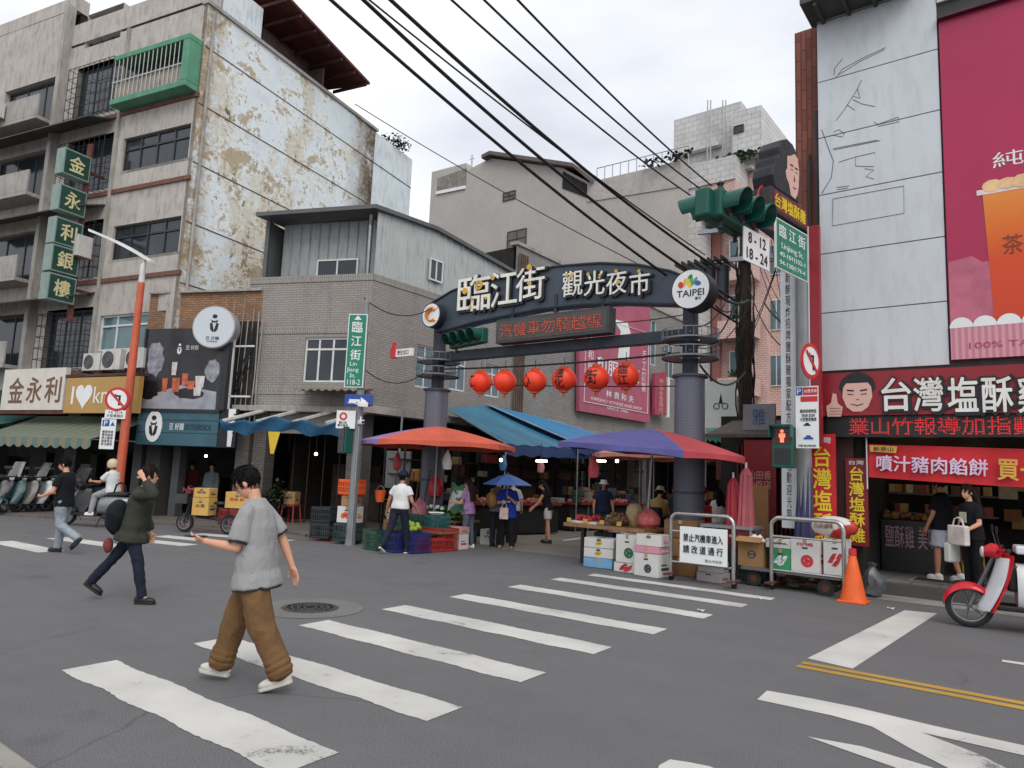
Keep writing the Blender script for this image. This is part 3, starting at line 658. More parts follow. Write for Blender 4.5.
# ================================================================== grey brick market building (front obtuse to the lane)
OC = Vector((-15.3, 13.2, 0))
def fw(px, py): return onwall(px, py, OC, AG)
def sw_(px, py): return onwall(px, py, OC, pi/2)
GB = thing('market_building', 'grey tiled two storey corner building with ribbed metal attic', 'building', OC)
M_tile = brickmat('grey_tile', (158, 152, 147), (149, 143, 138), (128, 123, 118), .23, .07, .012, .7, .25)
M_tilev = brickmat('grey_tile_soldier', (162, 156, 150), (152, 147, 141), (124, 119, 114), .23, .07, .012, .7, .25, True)
uL = fw(240, 400)[0]; zt = fw(376, 280)[1]; zl = fw(300, 407)[1]
hw = rect(fw, (302, 382), (362, 337))
w = MB(); wallskin(w, uL, 0, zl, zt, [hw], .16); w.build('front_wall', M_tile, GB, fix=False, rz=AG)
g = MB()
for a, b in ((zt-.001, zt+.2), (hw[3]+.12, hw[3]+.34), (hw[2]-.36, hw[2]-.14)): g.bx(uL, 0.015, -.02, .02, a, b)
g.each('soldier_course', M_tilev, GB, rz=AG)
window(GB, hw[0], hw[1], hw[2], hw[3], .1, M_alu, M_glass, 4, .74, .055, .05).rotation_euler = (0, 0, AG)
g = MB(); g.bx(hw[0]+.9, hw[0]+1.3, .115, .125, hw[2]+.1, hw[3]-.5); g.build('curtain', mat('curtain', (130, 150, 150)), GB, rz=AG)
g = MB(); g.bx(uL, 0, -.35, .02, zl-.16, zl-.0); g.build('ledge', M_conc2, GB, rz=AG, bevel=.01)
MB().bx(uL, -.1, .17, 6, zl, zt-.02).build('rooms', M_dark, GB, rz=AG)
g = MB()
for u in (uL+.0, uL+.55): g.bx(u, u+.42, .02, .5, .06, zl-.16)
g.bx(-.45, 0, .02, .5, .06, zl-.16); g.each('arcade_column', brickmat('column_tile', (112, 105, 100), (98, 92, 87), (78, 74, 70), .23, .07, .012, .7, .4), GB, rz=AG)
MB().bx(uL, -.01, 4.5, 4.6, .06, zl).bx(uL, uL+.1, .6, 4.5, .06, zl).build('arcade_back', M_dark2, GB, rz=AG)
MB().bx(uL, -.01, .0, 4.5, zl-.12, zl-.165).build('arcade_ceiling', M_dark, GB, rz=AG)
g = MB(); g.bx(uL+.95, -.5, .1, .35, zl-.75, zl-.17); g.build('shutter_box', mat('shutter_box', (150, 148, 142), .6, .1, .12, 3, grime=.3), GB, rz=AG)
g = MB()
rr = random.Random(3)
for k in range(16):
    x = uL+1.3+rr.uniform(0, 3); y = rr.uniform(2.2, 4.3); h = rr.uniform(.5, 2.0); g.bx(x-.2, x+.2, y-.15, y+.15, .06, h)
for o in g.each('storage_box', mat('stored', (58, 48, 40), .8, 0, .5, 2), None): o.location = OC; o.rotation_euler = (0, 0, AG); tag(o, 'brown stacked goods inside the dark corner arcade', 'goods', 'goods stacked in the corner arcade')
g = MB()
for k in range(4): g.bx(-2.6+k*.5, -2.58+k*.5, .8, .83, .06, 2.6)
g.each('hanging_curtain_rail', mat('dark_wood', (58, 42, 32), .7, 0, .3), GB, rz=AG)
# side wall along the lane
Y1 = 6.6
zs = zt
sd = [rect(sw_, (420, 420), (436, 380)), rect(sw_, (458, 397), (478, 362)), rect(sw_, (520, 402), (538, 374))]
h2 = [(1.9, 2.7, 4.2, 5.5), (3.4, 4.2, 4.3, 5.5), (5.2, 6.0, 4.3, 5.4)]
w = MB(); wallskin(w, 0, Y1, 3.4, zs, h2, .16); w.build('side_wall', M_tile, GB, fix=False, rz=pi/2)
for h in h2: window(GB, h[0], h[1], h[2], h[3], .1, M_alu, M_glass2, 2, .7, .05, .05).rotation_euler = (0, 0, pi/2)
g = MB(); g.bx(0, Y1, -.02, .02, zt, zt+.2); g.each('soldier_course', M_tilev, GB, rz=pi/2)
g = MB(); g.bx(-.3, Y1+16, -.5, .02, 3.2, 3.4); g.build('ledge', M_conc2, GB, rz=pi/2)
MB().bx(.2, Y1, .17, 5, 3.4, zt).build('rooms', M_dark, GB, rz=pi/2)
MB().bx(.3, Y1+16, 3.5, 3.6, 0, 3.4).build('market_back', M_dark2, GB, rz=pi/2)
MB().bx(-.3, Y1+16, 0, 3.5, 3.25, 3.36).build('market_ceiling', M_dark, GB, rz=pi/2)
g = MB()
for k in range(5): g.bx(.02+k*4.2, .4+k*4.2, .03, .45, 0, 3.2)
g.each('arcade_column', mat('lane_col', (72, 68, 66), .7, 0, .2, 3, grime=.5), GB, rz=pi/2)
# metal attic
M_rib = mat('ribbed_metal', (176, 180, 178), .5, .15, .07, 1.5, grime=.3); M_rib2 = mat('attic_front_metal', (152, 157, 156), .55, .15, .08, 1.5, grime=.35)
def ribbed(mb, u0, u1, ztop, zbot, y, pitch=.28):
    n = int((u1-u0)/pitch); 
    for i in range(n):
        a = u0+(u1-u0)*i/n; b = u0+(u1-u0)*(i+1)/n; m = a+(b-a)*.84
        mb.add([(a, y, zbot), (m, y, zbot), (m, y, ztop(m)), (a, y, ztop(a))], [(0, 1, 2, 3)])
        mb.add([(m, y, zbot), ((m+b)/2, y-.045, zbot), ((m+b)/2, y-.045, ztop(m)), (m, y, ztop(m))], [(0, 1, 2, 3)])
        mb.add([((m+b)/2, y-.045, zbot), (b, y, zbot), (b, y, ztop(b)), ((m+b)/2, y-.045, ztop(m))], [(0, 1, 2, 3)])
za = fw(372, 212)[1]
e1 = sw_(488, 240); e2 = sw_(540, 266)
ye2 = Y1+.1
zside = lambda u: za-.25-(za-.25-6.9)*max(0, (u-.2))/(ye2)*(.55 if u < 3 else .62)
p1 = sw_(435, 228); p2 = sw_(545, 290)
def zside(u):
    if u < p1[0]: return za+(p1[1]-za)*u/max(.1, p1[0])
    return p1[1]+(p2[1]-p1[1])*(u-p1[0])/(p2[0]-p1[0])
ye2 = min(Y1, p2[0])
w = MB(); ribbed(w, .02, Y1, zside, zt+.2, .0); w.build('attic_side', M_rib, GB, rz=pi/2, fix=False)
window(GB, 2.15, 2.75, zt+.55, zt+1.25, -.05, M_alu, M_glass, 2).rotation_euler = (0, 0, pi/2)
w = MB(); uA = fw(262, 250)[0]; ribbed(w, uA+.3, -.25, lambda u: za, zt, .62, .3); w.build('attic_front', M_rib2, GB, rz=AG, fix=False)
hw2 = rect(fw, (310, 280), (349, 262))
window(GB, hw2[0]-.15, hw2[1]+.0, zt+.02, zt+.85, .59, M_alu, M_glass, 2).rotation_euler = (0, 0, AG)
g = MB(); g.bx(uA, uA+.12, .1, 1.2, zt, za-.05); g.bx(uA+.05, uA+.12, .15, .22, zt, za); g.bx(-.35, -.28, .25, .32, zt, za); g.each('attic_post', mat('attic_post', (86, 90, 90)), GB, rz=AG)
# roof: one bent sheet with a drooping rear edge
M_roof = mat('roof_sheet', (92, 94, 96), .6, .2, .1, 2)
g = MB(); zL = fw(260, 219)[1]
cA, sA = cos(AG), sin(AG)
f0 = Vector((cA*(uA-.15)+.25*sA, sA*(uA-.15)-.25*cA, zL)); f1 = Vector((.14, -.2, za+.02))
def rp(u, dx, dz=0): return Vector((dx, u, zside(u)+dz-.12))
bk = Vector((0, 0, 0))
pts = [f0, f1, rp(p1[0], .14, .03), rp(Y1+.2, .14, .03), rp(Y1+.2, -6, .5), Vector((f0.x-1, 5, zL+.1))]
tp = [p+Vector((0, 0, .12)) for p in pts]
n = len(pts); g.add(pts+tp, [(n, n+1, n+2), (n, n+2, n+5), (n+5, n+2, n+3), (n+5, n+3, n+4), (0, 2, 1), (0, 5, 2), (5, 3, 2), (5, 4, 3)]+[(i, (i+1) % n, n+(i+1) % n, n+i) for i in range(n)])
g.build('attic_roof', M_roof, GB)
g = MB(); g.tube([(-.16, -.05, za-.1), (-.25, .1, za-.35), (-.25, .12, zt+.15)], .05, 8); g.build('drain_pipe', M_galv, GB, rz=AG)
# bent awning frame with rolled blue tarp over the arcade, yellow pennant
g = MB()
for px in (252, 284, 318, 350):
    u = fw(px, 420)[0]; g.tube([(u+.7, -.02, zl-.05), (u, -1.3, zl-.55)], .06, 6)
AW = thing('awning_frame', 'white awning arms with a rolled blue tarpaulin above the dark arcade', 'awning', OC, AG)
g.build('arms', mat('arm_white', (186, 186, 180), .5, .1, .1, 4, grime=.4), AW)
g = MB(); uu = [fw(px, 425)[0] for px in (252, 362)]
g.sheet(lambda a, b: (uu[0]+(uu[1]-uu[0])*a, -1.45+.18*b+.05*sin(a*14), zl-.5-.28*b-.06*sin(a*9)-.05*sin(a*23+b*3)), 30, 6, .03)
M_btarp = mat('blue_tarp', (52, 104, 140), .55, 0, .25, 3); g.build('tarp', M_btarp, AW, True)
fl_ = thing('pennant', 'yellow triangular pennant hanging below the blue tarpaulin', 'flag', OC, AG)
pp = fw(302, 440); g = MB(); g.prism([(pp[0]-.17, zl-.8), (pp[0]+.19, zl-.8), (pp[0]+.05, zl-1.38), (pp[0]-.05, zl-1.38)], -1.4, -1.385); g.build('cloth', mat('pennant_yellow', (206, 172, 48)), fl_)
# corrugated canopy at the corner
g = MB(); n0 = 26
g.sheet(lambda a, b: (-1.9+2.1*a+(b*.9)*.3, -1.1*b+.1, zl+.55-.15*b+.025*sin(a*n0*2.2)), 52, 3, .03)
g.build('corner_canopy', mat('asbestos', (128, 122, 108), .9, 0, .2, 2, grime=.5), GB, rz=AG)
# ================================================================== second lane building with billboards
M_tile2 = brickmat('grey_tile_far', (150, 147, 142), (138, 135, 131), (116, 114, 111), .23, .09, .012, .7, .2)
B2 = thing('lane_building', 'pale grey tiled building behind the pink billboards in the lane', 'building', OC)
ztop2 = PX(600, 283, -15.3).z
hh2 = [(15.6, 16.6, 7.2, 9.4), (17.0, 18.0, 7.2, 9.4), (19, 20, 6.8, 9.2)]
w = MB(); wallskin(w, Y1+.02, 22, 3.4, ztop2, hh2, .16, .02); w.build('wall', M_tile2, B2, fix=False, rz=pi/2)
MB().bx(Y1+.1, 22, .19, 6, 3.4, ztop2-.05).build('rooms', M_dark, B2, rz=pi/2)
for h in hh2: window(B2, h[0], h[1], h[2], h[3], .1, M_alu, M_glass2, 2, .7).rotation_euler = (0, 0, pi/2)
g = MB(); g.bx(Y1, 22, -.05, .3, ztop2, ztop2+.12); g.build('coping', M_conc2, B2, rz=pi/2)
g = MB()
for k in range(5): g.tube([(Y1+.15+k*.12, -.06, 3.5), (Y1+.15+k*.12, -.06, ztop2-.3)], .04, 6)
g.each('drain_pipe', mat('old_pipe', (92, 76, 64), .8, 0, .3), B2, rz=pi/2)
# pink billboard (flat print on the wall)
def lane_sign(name, label, a, b, c, d, m, y=-.25):
    t = thing(name, label, 'billboard', OC, pi/2)
    q = [sw_(*p) for p in (a, b, c, d)]; MB().prism(q, y, y+.15).build('panel', m, t); return t, q
M_pk = mat('pink_board', (168, 84, 106), .5, 0, .1, 1); M_pkd = mat('deep_pink_board', (158, 62, 84), .5)
t, q = lane_sign('pink_billboard', 'large pink billboard with white brush lettering on the lane wall', (574, 411), (645, 423), (645, 306), (574, 304), M_pk)
U0, U1 = q[0][0], q[1][0]; cu_ = (U0+U1)/2; zlo = q[0][1]; zhi = q[3][1]; Hh = zhi-zlo
g = MB(); g.tube([(U0+.3, -.27, zlo+.4), (U1-.3, -.27, zlo+.45), (U1-.3, -.27, zhi-.1), (U0+.3, -.27, zhi-.3)], .02, 5, True); g.build('border_line', M_wht, t)
g = MB(); g.prism([(cu_-.6, zlo+Hh*.98), (cu_+.7, zlo+Hh*1.0), (cu_+1.0, zlo+Hh*.9), (cu_+.9, zlo+Hh*.62), (cu_-.1, zlo+Hh*.6), (cu_+.1, zlo+Hh*.88)], -.27, -.255); g.build('white_swoosh', M_wht, t)
text('和服貴族', M_wht, t, (cu_, -.255, zlo+Hh*.48), (U1-U0)*.62, Hh*.16, bold=.02); text('林 貴 和 夫', M_wht, t, (cu_+.2, -.255, zlo+Hh*.22), (U1-U0)*.4, Hh*.07, bold=.01)
text('KIMONO VOYAGE AND SHOP', M_wht, t, (cu_, -.255, zlo+Hh*.14), (U1-U0)*.72, Hh*.03); text('SINCE 1983', M_wht, t, (cu_, -.255, zlo+Hh*.08), (U1-U0)*.3, Hh*.025)
text(vtext('中山和服'), M_wht, t, (U0+.75, -.255, zlo+Hh*.6), .45, Hh*.4); text(vtext('手工訂製'), M_wht, t, (U1-.7, -.255, zlo+Hh*.55), .4, Hh*.45)
t, q = lane_sign('vertical_sign', 'narrow arched pink sign with vertical gold lettering', (646, 415), (658, 414), (658, 372), (646, 374), M_pkd, -.45)
text(vtext('中山永金飾行'), mat('pale_gold', (222, 170, 150)), t, ((q[0][0]+q[1][0])/2, -.455, (q[0][1]+q[3][1])/2), .45, (q[3][1]-q[0][1])*.85)
g = MB(); g.bx(q[1][0]+.02, q[1][0]+.2, -.5, -.3, q[0][1], q[3][1]); g.build('light_box_edge', M_wht, t)
# ================================================================== tall grey block beyond
TY = 35.0
TB = thing('grey_block', 'tall windowless grey rendered block rising behind the arch', 'building', (0, TY, 0))
P = lambda px, py: (PY(px, py, TY).x, PY(px, py, TY).z)
M_tall = mat('tall_render', (176, 170, 164), .85, 0, .07, .5, .1, 20, grime=.25, gcol=(110, 106, 102)); 
b0 = P(430, 300); pr = [P(466, 163), P(490, 158), P(563, 168), P(590, 182), P(681, 160)]
x0 = P(432, 170)[0]
poly = [(x0, 0), (x0, P(432, 172)[1]), (pr[0][0], pr[0][1]), (pr[0][0]+.1, pr[0][1]-.6), pr[1], pr[2], (P(590, 182)[0], P(590, 183)[1]), (pr[4][0], pr[4][1]), (pr[4][0], 0)]
hole_w = [rect(P, (503, 202), (516, 190)), rect(P, (507, 250), (527, 228))]
MB().prism(poly, 0, 12).build('wall', M_tall, TB)
for h in hole_w: window(TB, h[0], h[1], h[2], h[3], -.01, M_dalu, mat('frosted', (92, 90, 86), .3), 2, .5)
g = MB(); a, b = P(486, 161), P(566, 171); g.prism([(a[0], a[1]), (P(494, 157)[0], P(494, 157)[1]), (b[0]+.8, b[1]-.1), (P(594, 184)[0], P(594, 184)[1]), (P(594, 184)[0], P(594, 184)[1]+.25), (b[0]+.8, b[1]+.15), (P(494, 157)[0], P(494, 157)[1]+.25), (a[0], a[1]+.25)], -.5, 3); g.build('roof_edge', mat('roof_brown', (96, 86, 82), .8), TB)
g = MB(); a = P(563, 176); b = P(592, 190); g.prism([(a[0], a[1]-.8), (a[0], a[1]+.3), (b[0], b[1]+.2), (b[0], b[1]-.6)], -.05, .0); g.build('roof_vent', M_dark, TB)
g = MB(); a = P(588, 183); b = P(681, 161); g.prism([(a[0], a[1]), (b[0], b[1]), (b[0], b[1]-1.5), (a[0], a[1]-1.2)], -.06, -.0); g.build('parapet_band', mat('tall_band', (172, 168, 162), .85), TB)
g = MB()
for k in range(12):
    x = a[0]+(b[0]-a[0])*k/11; z = a[1]+(b[1]-a[1])*k/11; g.tube([(x, 1, z-.2), (x, 1, z+1.3)], .03, 5)
g.tube([(a[0], 1, a[1]+1.3), (b[0], 1, b[1]+1.3)], .03, 5); g.build('railing', M_galv, TB)
g = MB(); a = P(437, 192); b = P(466, 186); g.prism([(a[0], a[1]), (b[0], b[1]), (b[0], b[1]+1.3), (a[0], a[1]+1.0)], -.03, 0); g.build('stained_panel', mat('panel_stain', (132, 128, 122), .85, 0, .25, 2.5, grime=.6), TB)
g = MB(); g.prism([(a[0], a[1]-.22), (b[0], b[1]-.22), (b[0], b[1]), (a[0], a[1])], -.12, 0); g.build('panel_sill', M_wht, TB)
for px, py in ((466, 150), (555, 158)):
    q = P(px, py+14); g = MB(); g.tube([(q[0], .6, q[1]-.5), (q[0], .6, q[1]+.9)], .05, 6).tube([(q[0]-.2, .6, q[1]+.6), (q[0]+.2, .6, q[1]+.6)], .03, 5); g.build('aerial', M_galv, TB)
# ================================================================== pink apartment building at the end of the lane
QY = 38.0
PB = thing('pink_apartments', 'pink and white stepped apartment tower with rooftop pipes', 'building', (0, QY, 0))
P = lambda px, py: (PY(px, py, QY).x, PY(px, py, QY).z)
M_white_t = brickmat('white_tile', (206, 204, 202), (196, 194, 192), (170, 168, 166), .5, .32, .02, .6, .2)
M_pink_t = brickmat('pink_tile', (224, 192, 182), (214, 182, 172), (160, 124, 116), .3, .12, .012, .7, .2); M_pinkd = mat('pink_dark', (140, 92, 84), .75, 0, .1)
xl = P(673, 200)[0]; xr = P(741, 110)[0]; xr2 = P(766, 115)[0]; xr3 = P(800, 300)[0]
zt1 = P(741, 101)[1]; zt2 = P(763, 112)[1]; zpk = P(700, 250)[1]
MB().bx(xl, xr, 0, 9, P(700, 168)[1], zt1).build('upper_block', M_white_t, PB)
MB().bx(xr-.2, xr2, -.8, 8, P(750, 160)[1], zt2).build('stair_block', M_white_t, PB)
MB().bx(xl, xr2+.02, .1, 9, 0, P(700, 168)[1]-.005).build('lower_block', M_pink_t, PB)
MB().bx(xr2, xr3+3, .6, 9, 0, P(770, 235)[1]).build('east_block', M_pink_t, PB)
for a, b in (((680, 150), (722, 128)), ((680, 175), (755, 150))):
    r = rect(P, a, b); MB().bx(r[0], r[1], -.06, -.003, r[2], r[3]-1.2).build('recess_panel', mat('white_panel', (190, 187, 184), .7, 0, .08), PB)
    MB().bx(r[0], r[1], -.5, -.003, r[3]-1.2, r[3]-1.05).build('lintel', M_white_t, PB)
r = rect(P, (739, 140), (749, 130)); window(PB, r[0], r[1], r[2], r[3], -.83, M_dalu, M_glass, 1)
g = MB()
for px in (711, 714, 726, 729):
    x = P(px, 110)[0]; g.tube([(x, -.5, P(px, 165)[1]), (x, -.5, P(px, 104)[1])], .04, 6)
g.each('rooftop_pipe', M_galv, PB)
# terrace box with plants
r = rect(P, (673, 182), (735, 156)); 
P2 = lambda px, py: (PY(px, py, QY-2.0).x, PY(px, py, QY-2.0).z)
MB().bx(P2(681, 170)[0], P2(735, 170)[0], -2.0, -.01, P2(700, 186)[1], P2(700, 163)[1]).build('terrace', M_white_t, PB)
MB().bx(P2(700, 170)[0], P2(735, 170)[0], -1.9, -.01, P2(700, 215)[1], P2(700, 186)[1]-.01).build('bay', M_pink_t, PB)
MB().bx(P2(681, 200)[0], P2(700, 200)[0]-.01, -1.9, -.01, 0, P2(690, 186)[1]-.01).build('white_bay', M_white_t, PB)
# facade below with stripe, bays and windows
yS = -.1
for px0, px1, m, nm in ((690, 714, mat('white_render', (196, 196, 194), .8, 0, .06, grime=.3), 'white_strip'), (713, 722, M_pinkd, 'dark_strip')):
    MB().bx(P(px0, 300)[0], P(px1, 300)[0]-.004, yS-.25, yS, 0, P(710, 225)[1]).build(nm, m, PB)
for k, py in enumerate((235, 290, 345, 405)):
    for j, px in enumerate((725, 758)):
        z = P(px, py)[1]; x = P(px, py)[0]
        if j == 0:
            MB().bx(x, x+2.0, yS-1.0, yS, z-3.0, z-2.0).build('balcony', M_pink_t, PB); window(PB, x+.3, x+1.4, z-1.95, z-.4, yS, M_alu, M_glass2, 2)
            f = MB(); leaves(f, (x+1.0, yS-.7, z-1.8), (.6, .3, .4), 110, .2); f.build('balcony_plants', M_leaf, PB, fix=False)
        else: window(PB, x+.2, x+1.4, z-2.2, z-.5, .58, M_alu, M_glass2, 2); aircon(PB, (x+2, .5, z-2), .8, .6)
for px in (696, 706):
    for py in (345, 290):
        z = P(px, py)[1]; x = P(px, py)[0]; window(PB, x-.5, x+.5, z-2.3, z, yS-.26, M_dalu, M_glass, 1, .7)
f = MB(); leaves(f, (P(752, 163)[0]-.4, -1.2, P(752, 163)[1]), (1.6, .4, .4), 160, .3); f.build('terrace_plants', M_leaf, PB, fix=False)
f = MB(); leaves(f, (P(690, 190)[0], -3.4, P(690, 180)[1]), (2.0, .3, .3), 70, .3); f.build('terrace_plants', M_leaf2, PB, fix=False)
# ================================================================== fried chicken shop building, right
RY = 13.5; RX = -3.35
RB = thing('snack_shop_building', 'tall white panelled building with red snack shop at its foot', 'building', (RX, RY, 0))
def rp_(px, py, Y=RY): p = PY(px, py, Y); return p.x-RX, p.z
M_panel = mat('white_cladding', (198, 203, 207), .45, .05, .035, .7, grime=.25, gcol=(130, 126, 118))
xs0 = 0.0; xs1 = rp_(948, 300)[0]; zB = rp_(822, 372)[1]; zT = rp_(819, 24)[1]
js = [rp_(820.5, y)[1] for y in (372, 314, 255, 196, 139, 83, 24)]
for k in range(6): MB().bx(xs0, xs1-.012, -.03, .1, js[k]+.008, js[k+1]-.008).build('cladding_panel', M_panel, RB, bevel=.006)
MB().bx(xs0+.005, 14, .003, 6, 3.7, zT+2.5).build('core', mat('core_dark', (60, 58, 58), .8), RB)
MB().bx(xs0, xs1, -.03, .1, zT+.008, zT+.9).build('upper_panel', M_panel, RB)
MB().bx(xs1, 14, -.05, .1, 10.15, zT+3).build('upper_wall', M_panel, RB)
g = MB(); g.bx(-.12, 1.7, -.75, .1, zT+.02, zT+.14)
for k in range(4): g.bx(.1+k*.45, .16+k*.45, -.7, .1, zT-.06, zT+.02)
g.build('roof_overhang', mat('overhang', (74, 74, 74), .7, .1), RB)
M_brickr = brickmat('red_brick', (158, 92, 74), (128, 72, 60), (92, 66, 58), .42, .1, .012, .8, .3, True)
MB().bx(-.52, -.02, .35, 3.5, 0, rp_(800, 40)[1]+.4).build('brick_pier', M_brickr, RB)
g = MB()
for x in (-.1, -.22): g.tube([(x, .2, 2.6), (x, .2, 8.0)], .035, 6)
g.tube([(-.05, .1, 3), (-.05, .1, 8.8)], .06, 8); g.each('drain_pipe', mat('pipe_dark', (58, 46, 44), .7), RB)
# ghost marks left by a removed sign
g = MB(); L = lambda pts: g.tube([(lambda q: (q[0], -.032, q[1]))(rp_(800+x/3.84, oy+y/3.84)) for x, y in pts], .006, 4)
oy = 0
for pts in ([(330, 186), (245, 225), (165, 268), (140, 300)], [(325, 194), (230, 240), (150, 290)], [(165, 228), (135, 265), (132, 292)], [(238, 310), (222, 345), (205, 372), (232, 380), (222, 345)], [(205, 372), (180, 412), (140, 466)], [(205, 385), (240, 402), (290, 412)], [(182, 405), (212, 425)], [(285, 470), (300, 480), (380, 452), (382, 470), (300, 488)], [(130, 510), (150, 500), (172, 515), (165, 528), (130, 522)], [(130, 573), (300, 540)], [(130, 578), (310, 542)], [(150, 625), (215, 605), (215, 640), (285, 642)], [(215, 605), (290, 588)], [(250, 650), (285, 655), (255, 680), (285, 690)], [(142, 722), (190, 716)], [(145, 730), (185, 724)]): L(pts)
oy = 180
L([(128, 75), (400, 25), (401, 130), (126, 178), (128, 75)])
g.build('removed_sign_marks', mat('mark_line', (86, 80, 76), .8), RB)
g = MB(); oy = 0; L([(85, 500), (118, 590), (130, 620), (122, 685), (85, 745)]); g.build('cable', M_cable, RB)
# tea billboard
tb = thing('tea_billboard', 'magenta billboard of a tall cup of orange iced tea', 'billboard', (RX, RY, 0))
bx0 = xs1+.02; bz0 = rp_(952, 362)[1]+.02; bz1 = rp_(944, 22)[1]
M_mag = mat('magenta_print', (166, 28, 74), .35, 0, .12, .35)
MB().bx(bx0, bx0+4.6, -.06, .0, bz0, bz1).build('panel', M_mag, tb)
MB().bx(bx0-.02, bx0+4.6, -.16, .0, bz1+.003, bz1+.06).build('top_edge', mat('bb_edge', (66, 40, 46)), tb)
def flat(pts, y, m, name, par): g = MB(); g.prism(pts, y, y+.003); return g.build(name, m, par)
B = lambda px, py: rp_(px, py, RY-.06)
flat([(bx0+.01, B(952, 262)[1]), B(965, 258), B(972, 256), B(982, 262), B(1010, 258), B(1080, 250), (bx0+4.5, B(1000, 255)[1]), (bx0+4.5, bz0+.02), (bx0+.01, bz0+.02)], -.064, mat('hill_pink', (184, 96, 118), .35, 0, .2, 4), 'printed_hills', tb)
cx0, cx1 = B(981, 260)[0]+.1, B(981, 260)[0]+1.5
zc0, zc1 = B(985, 330)[1], B(985, 193)[1]
def teamat():
    T = NT('tea_print'); sp = T.sep(); n = T.noise(2.2, 5, .6, None, .8)
    gz = T.math('MULTIPLY', T.math('SUBTRACT', sp[2], zc0), 1/(zc1-zc0))
    k = T.n('ShaderNodeValToRGB'); e = k.color_ramp.elements; e.new(.5); e.new(.8)
    for q, (p, c) in zip(e, ((0, (198, 52, 6)), (.5, (208, 68, 8)), (.72, (218, 106, 18)), (1, (224, 142, 50)))): q.position = p; q.color = lin(c)+(1,)
    T.l(T.mix(.12, gz, n), k.inputs[0]); T.base(k.outputs[0]); T.rough(.35); return T.m
flat([(cx0+.05, zc0), (cx1-.05, zc0), (cx1+.04, zc1), (cx0-.04, zc1)], -.068, teamat(), 'printed_cup', tb)
M_ice = mat('ice_print', (226, 186, 138), .3, 0, .2, 6); M_rim = mat('cup_rim', (228, 206, 206), .3)
flat([(cx0-.12, zc1-.03), (cx1+.12, zc1-.03), (cx1+.12, zc1+.06), (cx0-.12, zc1+.06)], -.072, M_rim, 'printed_rim', tb)
rnd = random.Random(4)
for k in range(7):
    x = cx0+.1+k*.2; r = rnd.uniform(.13, .2); flat([(x+r*cos(t*pi/5+k), zc1+.1+r*.7*sin(t*pi/5+k)) for t in range(10)], -.0755-.0012*k, M_ice, 'printed_ice', tb)
text('茶の魔', mat('cup_brown', (130, 50, 24)), tb, (cx0+.62, -.072, B(1005, 245)[1]), .85, .32)
text('純 茶 風 味', M_wht, tb, (B(1000, 160)[0]+.95, -.0625, B(1010, 158)[1]), 2.1, .26)
for k in range(14):
    x = bx0+.16+k*.32; flat([(x+.165*cos(t*pi/10), B(960, 328)[1]+.17*sin(t*pi/10)) for t in range(11)], -.0835, M_wht, 'scallop', tb)
def stripemat(name, c1, c2, w):
    T = NT(name); sp = T.sep(); k = T.mix(T.ramp(T.math('FRACT', T.math('MULTIPLY', sp[0], 1/w)), (.49, 0.), (.51, 1.)), lin(c1), lin(c2)); T.base(k); T.rough(.45); return T.m
flat([(bx0+.005, bz0+.005), (bx0+4.5, bz0+.005), (bx0+4.5, B(960, 328)[1]), (bx0+.005, B(960, 328)[1])], -.08, stripemat('pink_stripes', (206, 148, 160), (190, 120, 136), .09), 'printed_stripes', tb)
text('100% TAIWAN TEA', mat('tea_red', (166, 70, 84)), tb, (B(962, 347)[0]+1.05, -.082, B(985, 345)[1]), 1.9, .1)
# red signboard with big white characters and the shop's portrait
zs0, zs1 = rp_(822, 416, RY-.3)[1], rp_(822, 374, RY-.3)[1]
M_red = mat('sign_red', (140, 24, 36), .45, 0, .1, 1.2); M_skin_p = mat('printed_skin', (214, 172, 158), .5, 0, .04)
sg = thing('shop_fascia', 'red fascia board with large white characters and thumbs up portrait', 'sign', (RX, RY, 0))
MB().bx(-.02, 9, -.3, 0, zs0, zs1).build('board', M_red, sg)
S3 = lambda px, py: rp_(px, py, RY-.32)
chs = [('台', 881, 912), ('灣', 913, 944), ('塩', 947, 979), ('酥', 981, 1014), ('雞', 1017, 1052)]
for c, a, b in chs:
    u0, u1 = S3(a, 395)[0], S3(b, 395)[0]; zc = S3((a+b)/2, 394.5)[1]; h = .56
    text(c, M_lblack, sg, ((u0+u1)/2+.01, -.302, zc-.01), (u1-u0)+.04, h+.05, 'letter_outline', .03, .075)  # larger black copy behind, the outline of the white character
    text(c, mat('letter_white', (222, 220, 214), .5), sg, ((u0+u1)/2, -.334, zc), (u1-u0)-.03, h-.02, 'letter', .012, .032)
# portrait: hair, face, features, thumb
fc = S3(857, 394); fx, fz = fc[0], fc[1]
flat([(fx+.29*cos(t*pi/12)*(1.0 if sin(t*pi/12) > -.2 else .85), fz+.1+.28*sin(t*pi/12)) for t in range(24)], -.308, M_lblack, 'portrait_hair', sg)
flat([(fx-.22, fz+.12), (fx-.17, fz+.19), (fx+.17, fz+.19), (fx+.22, fz+.12), (fx+.235, fz-.05), (fx+.17, fz-.22), (fx+.07, fz-.30), (fx-.07, fz-.30), (fx-.17, fz-.22), (fx-.235, fz-.05)], -.313, M_skin_p, 'portrait_face', sg)
g = MB()
for s in (-1, 1):
    g.prism([(fx+s*.05, fz+.07), (fx+s*.16, fz+.085), (fx+s*.16, fz+.06), (fx+s*.05, fz+.045)], -.318, -.3135); g.prism([(fx+s*.06, fz+.0), (fx+s*.15, fz+.01), (fx+s*.15, fz-.006), (fx+s*.06, fz-.012)], -.318, -.3135)
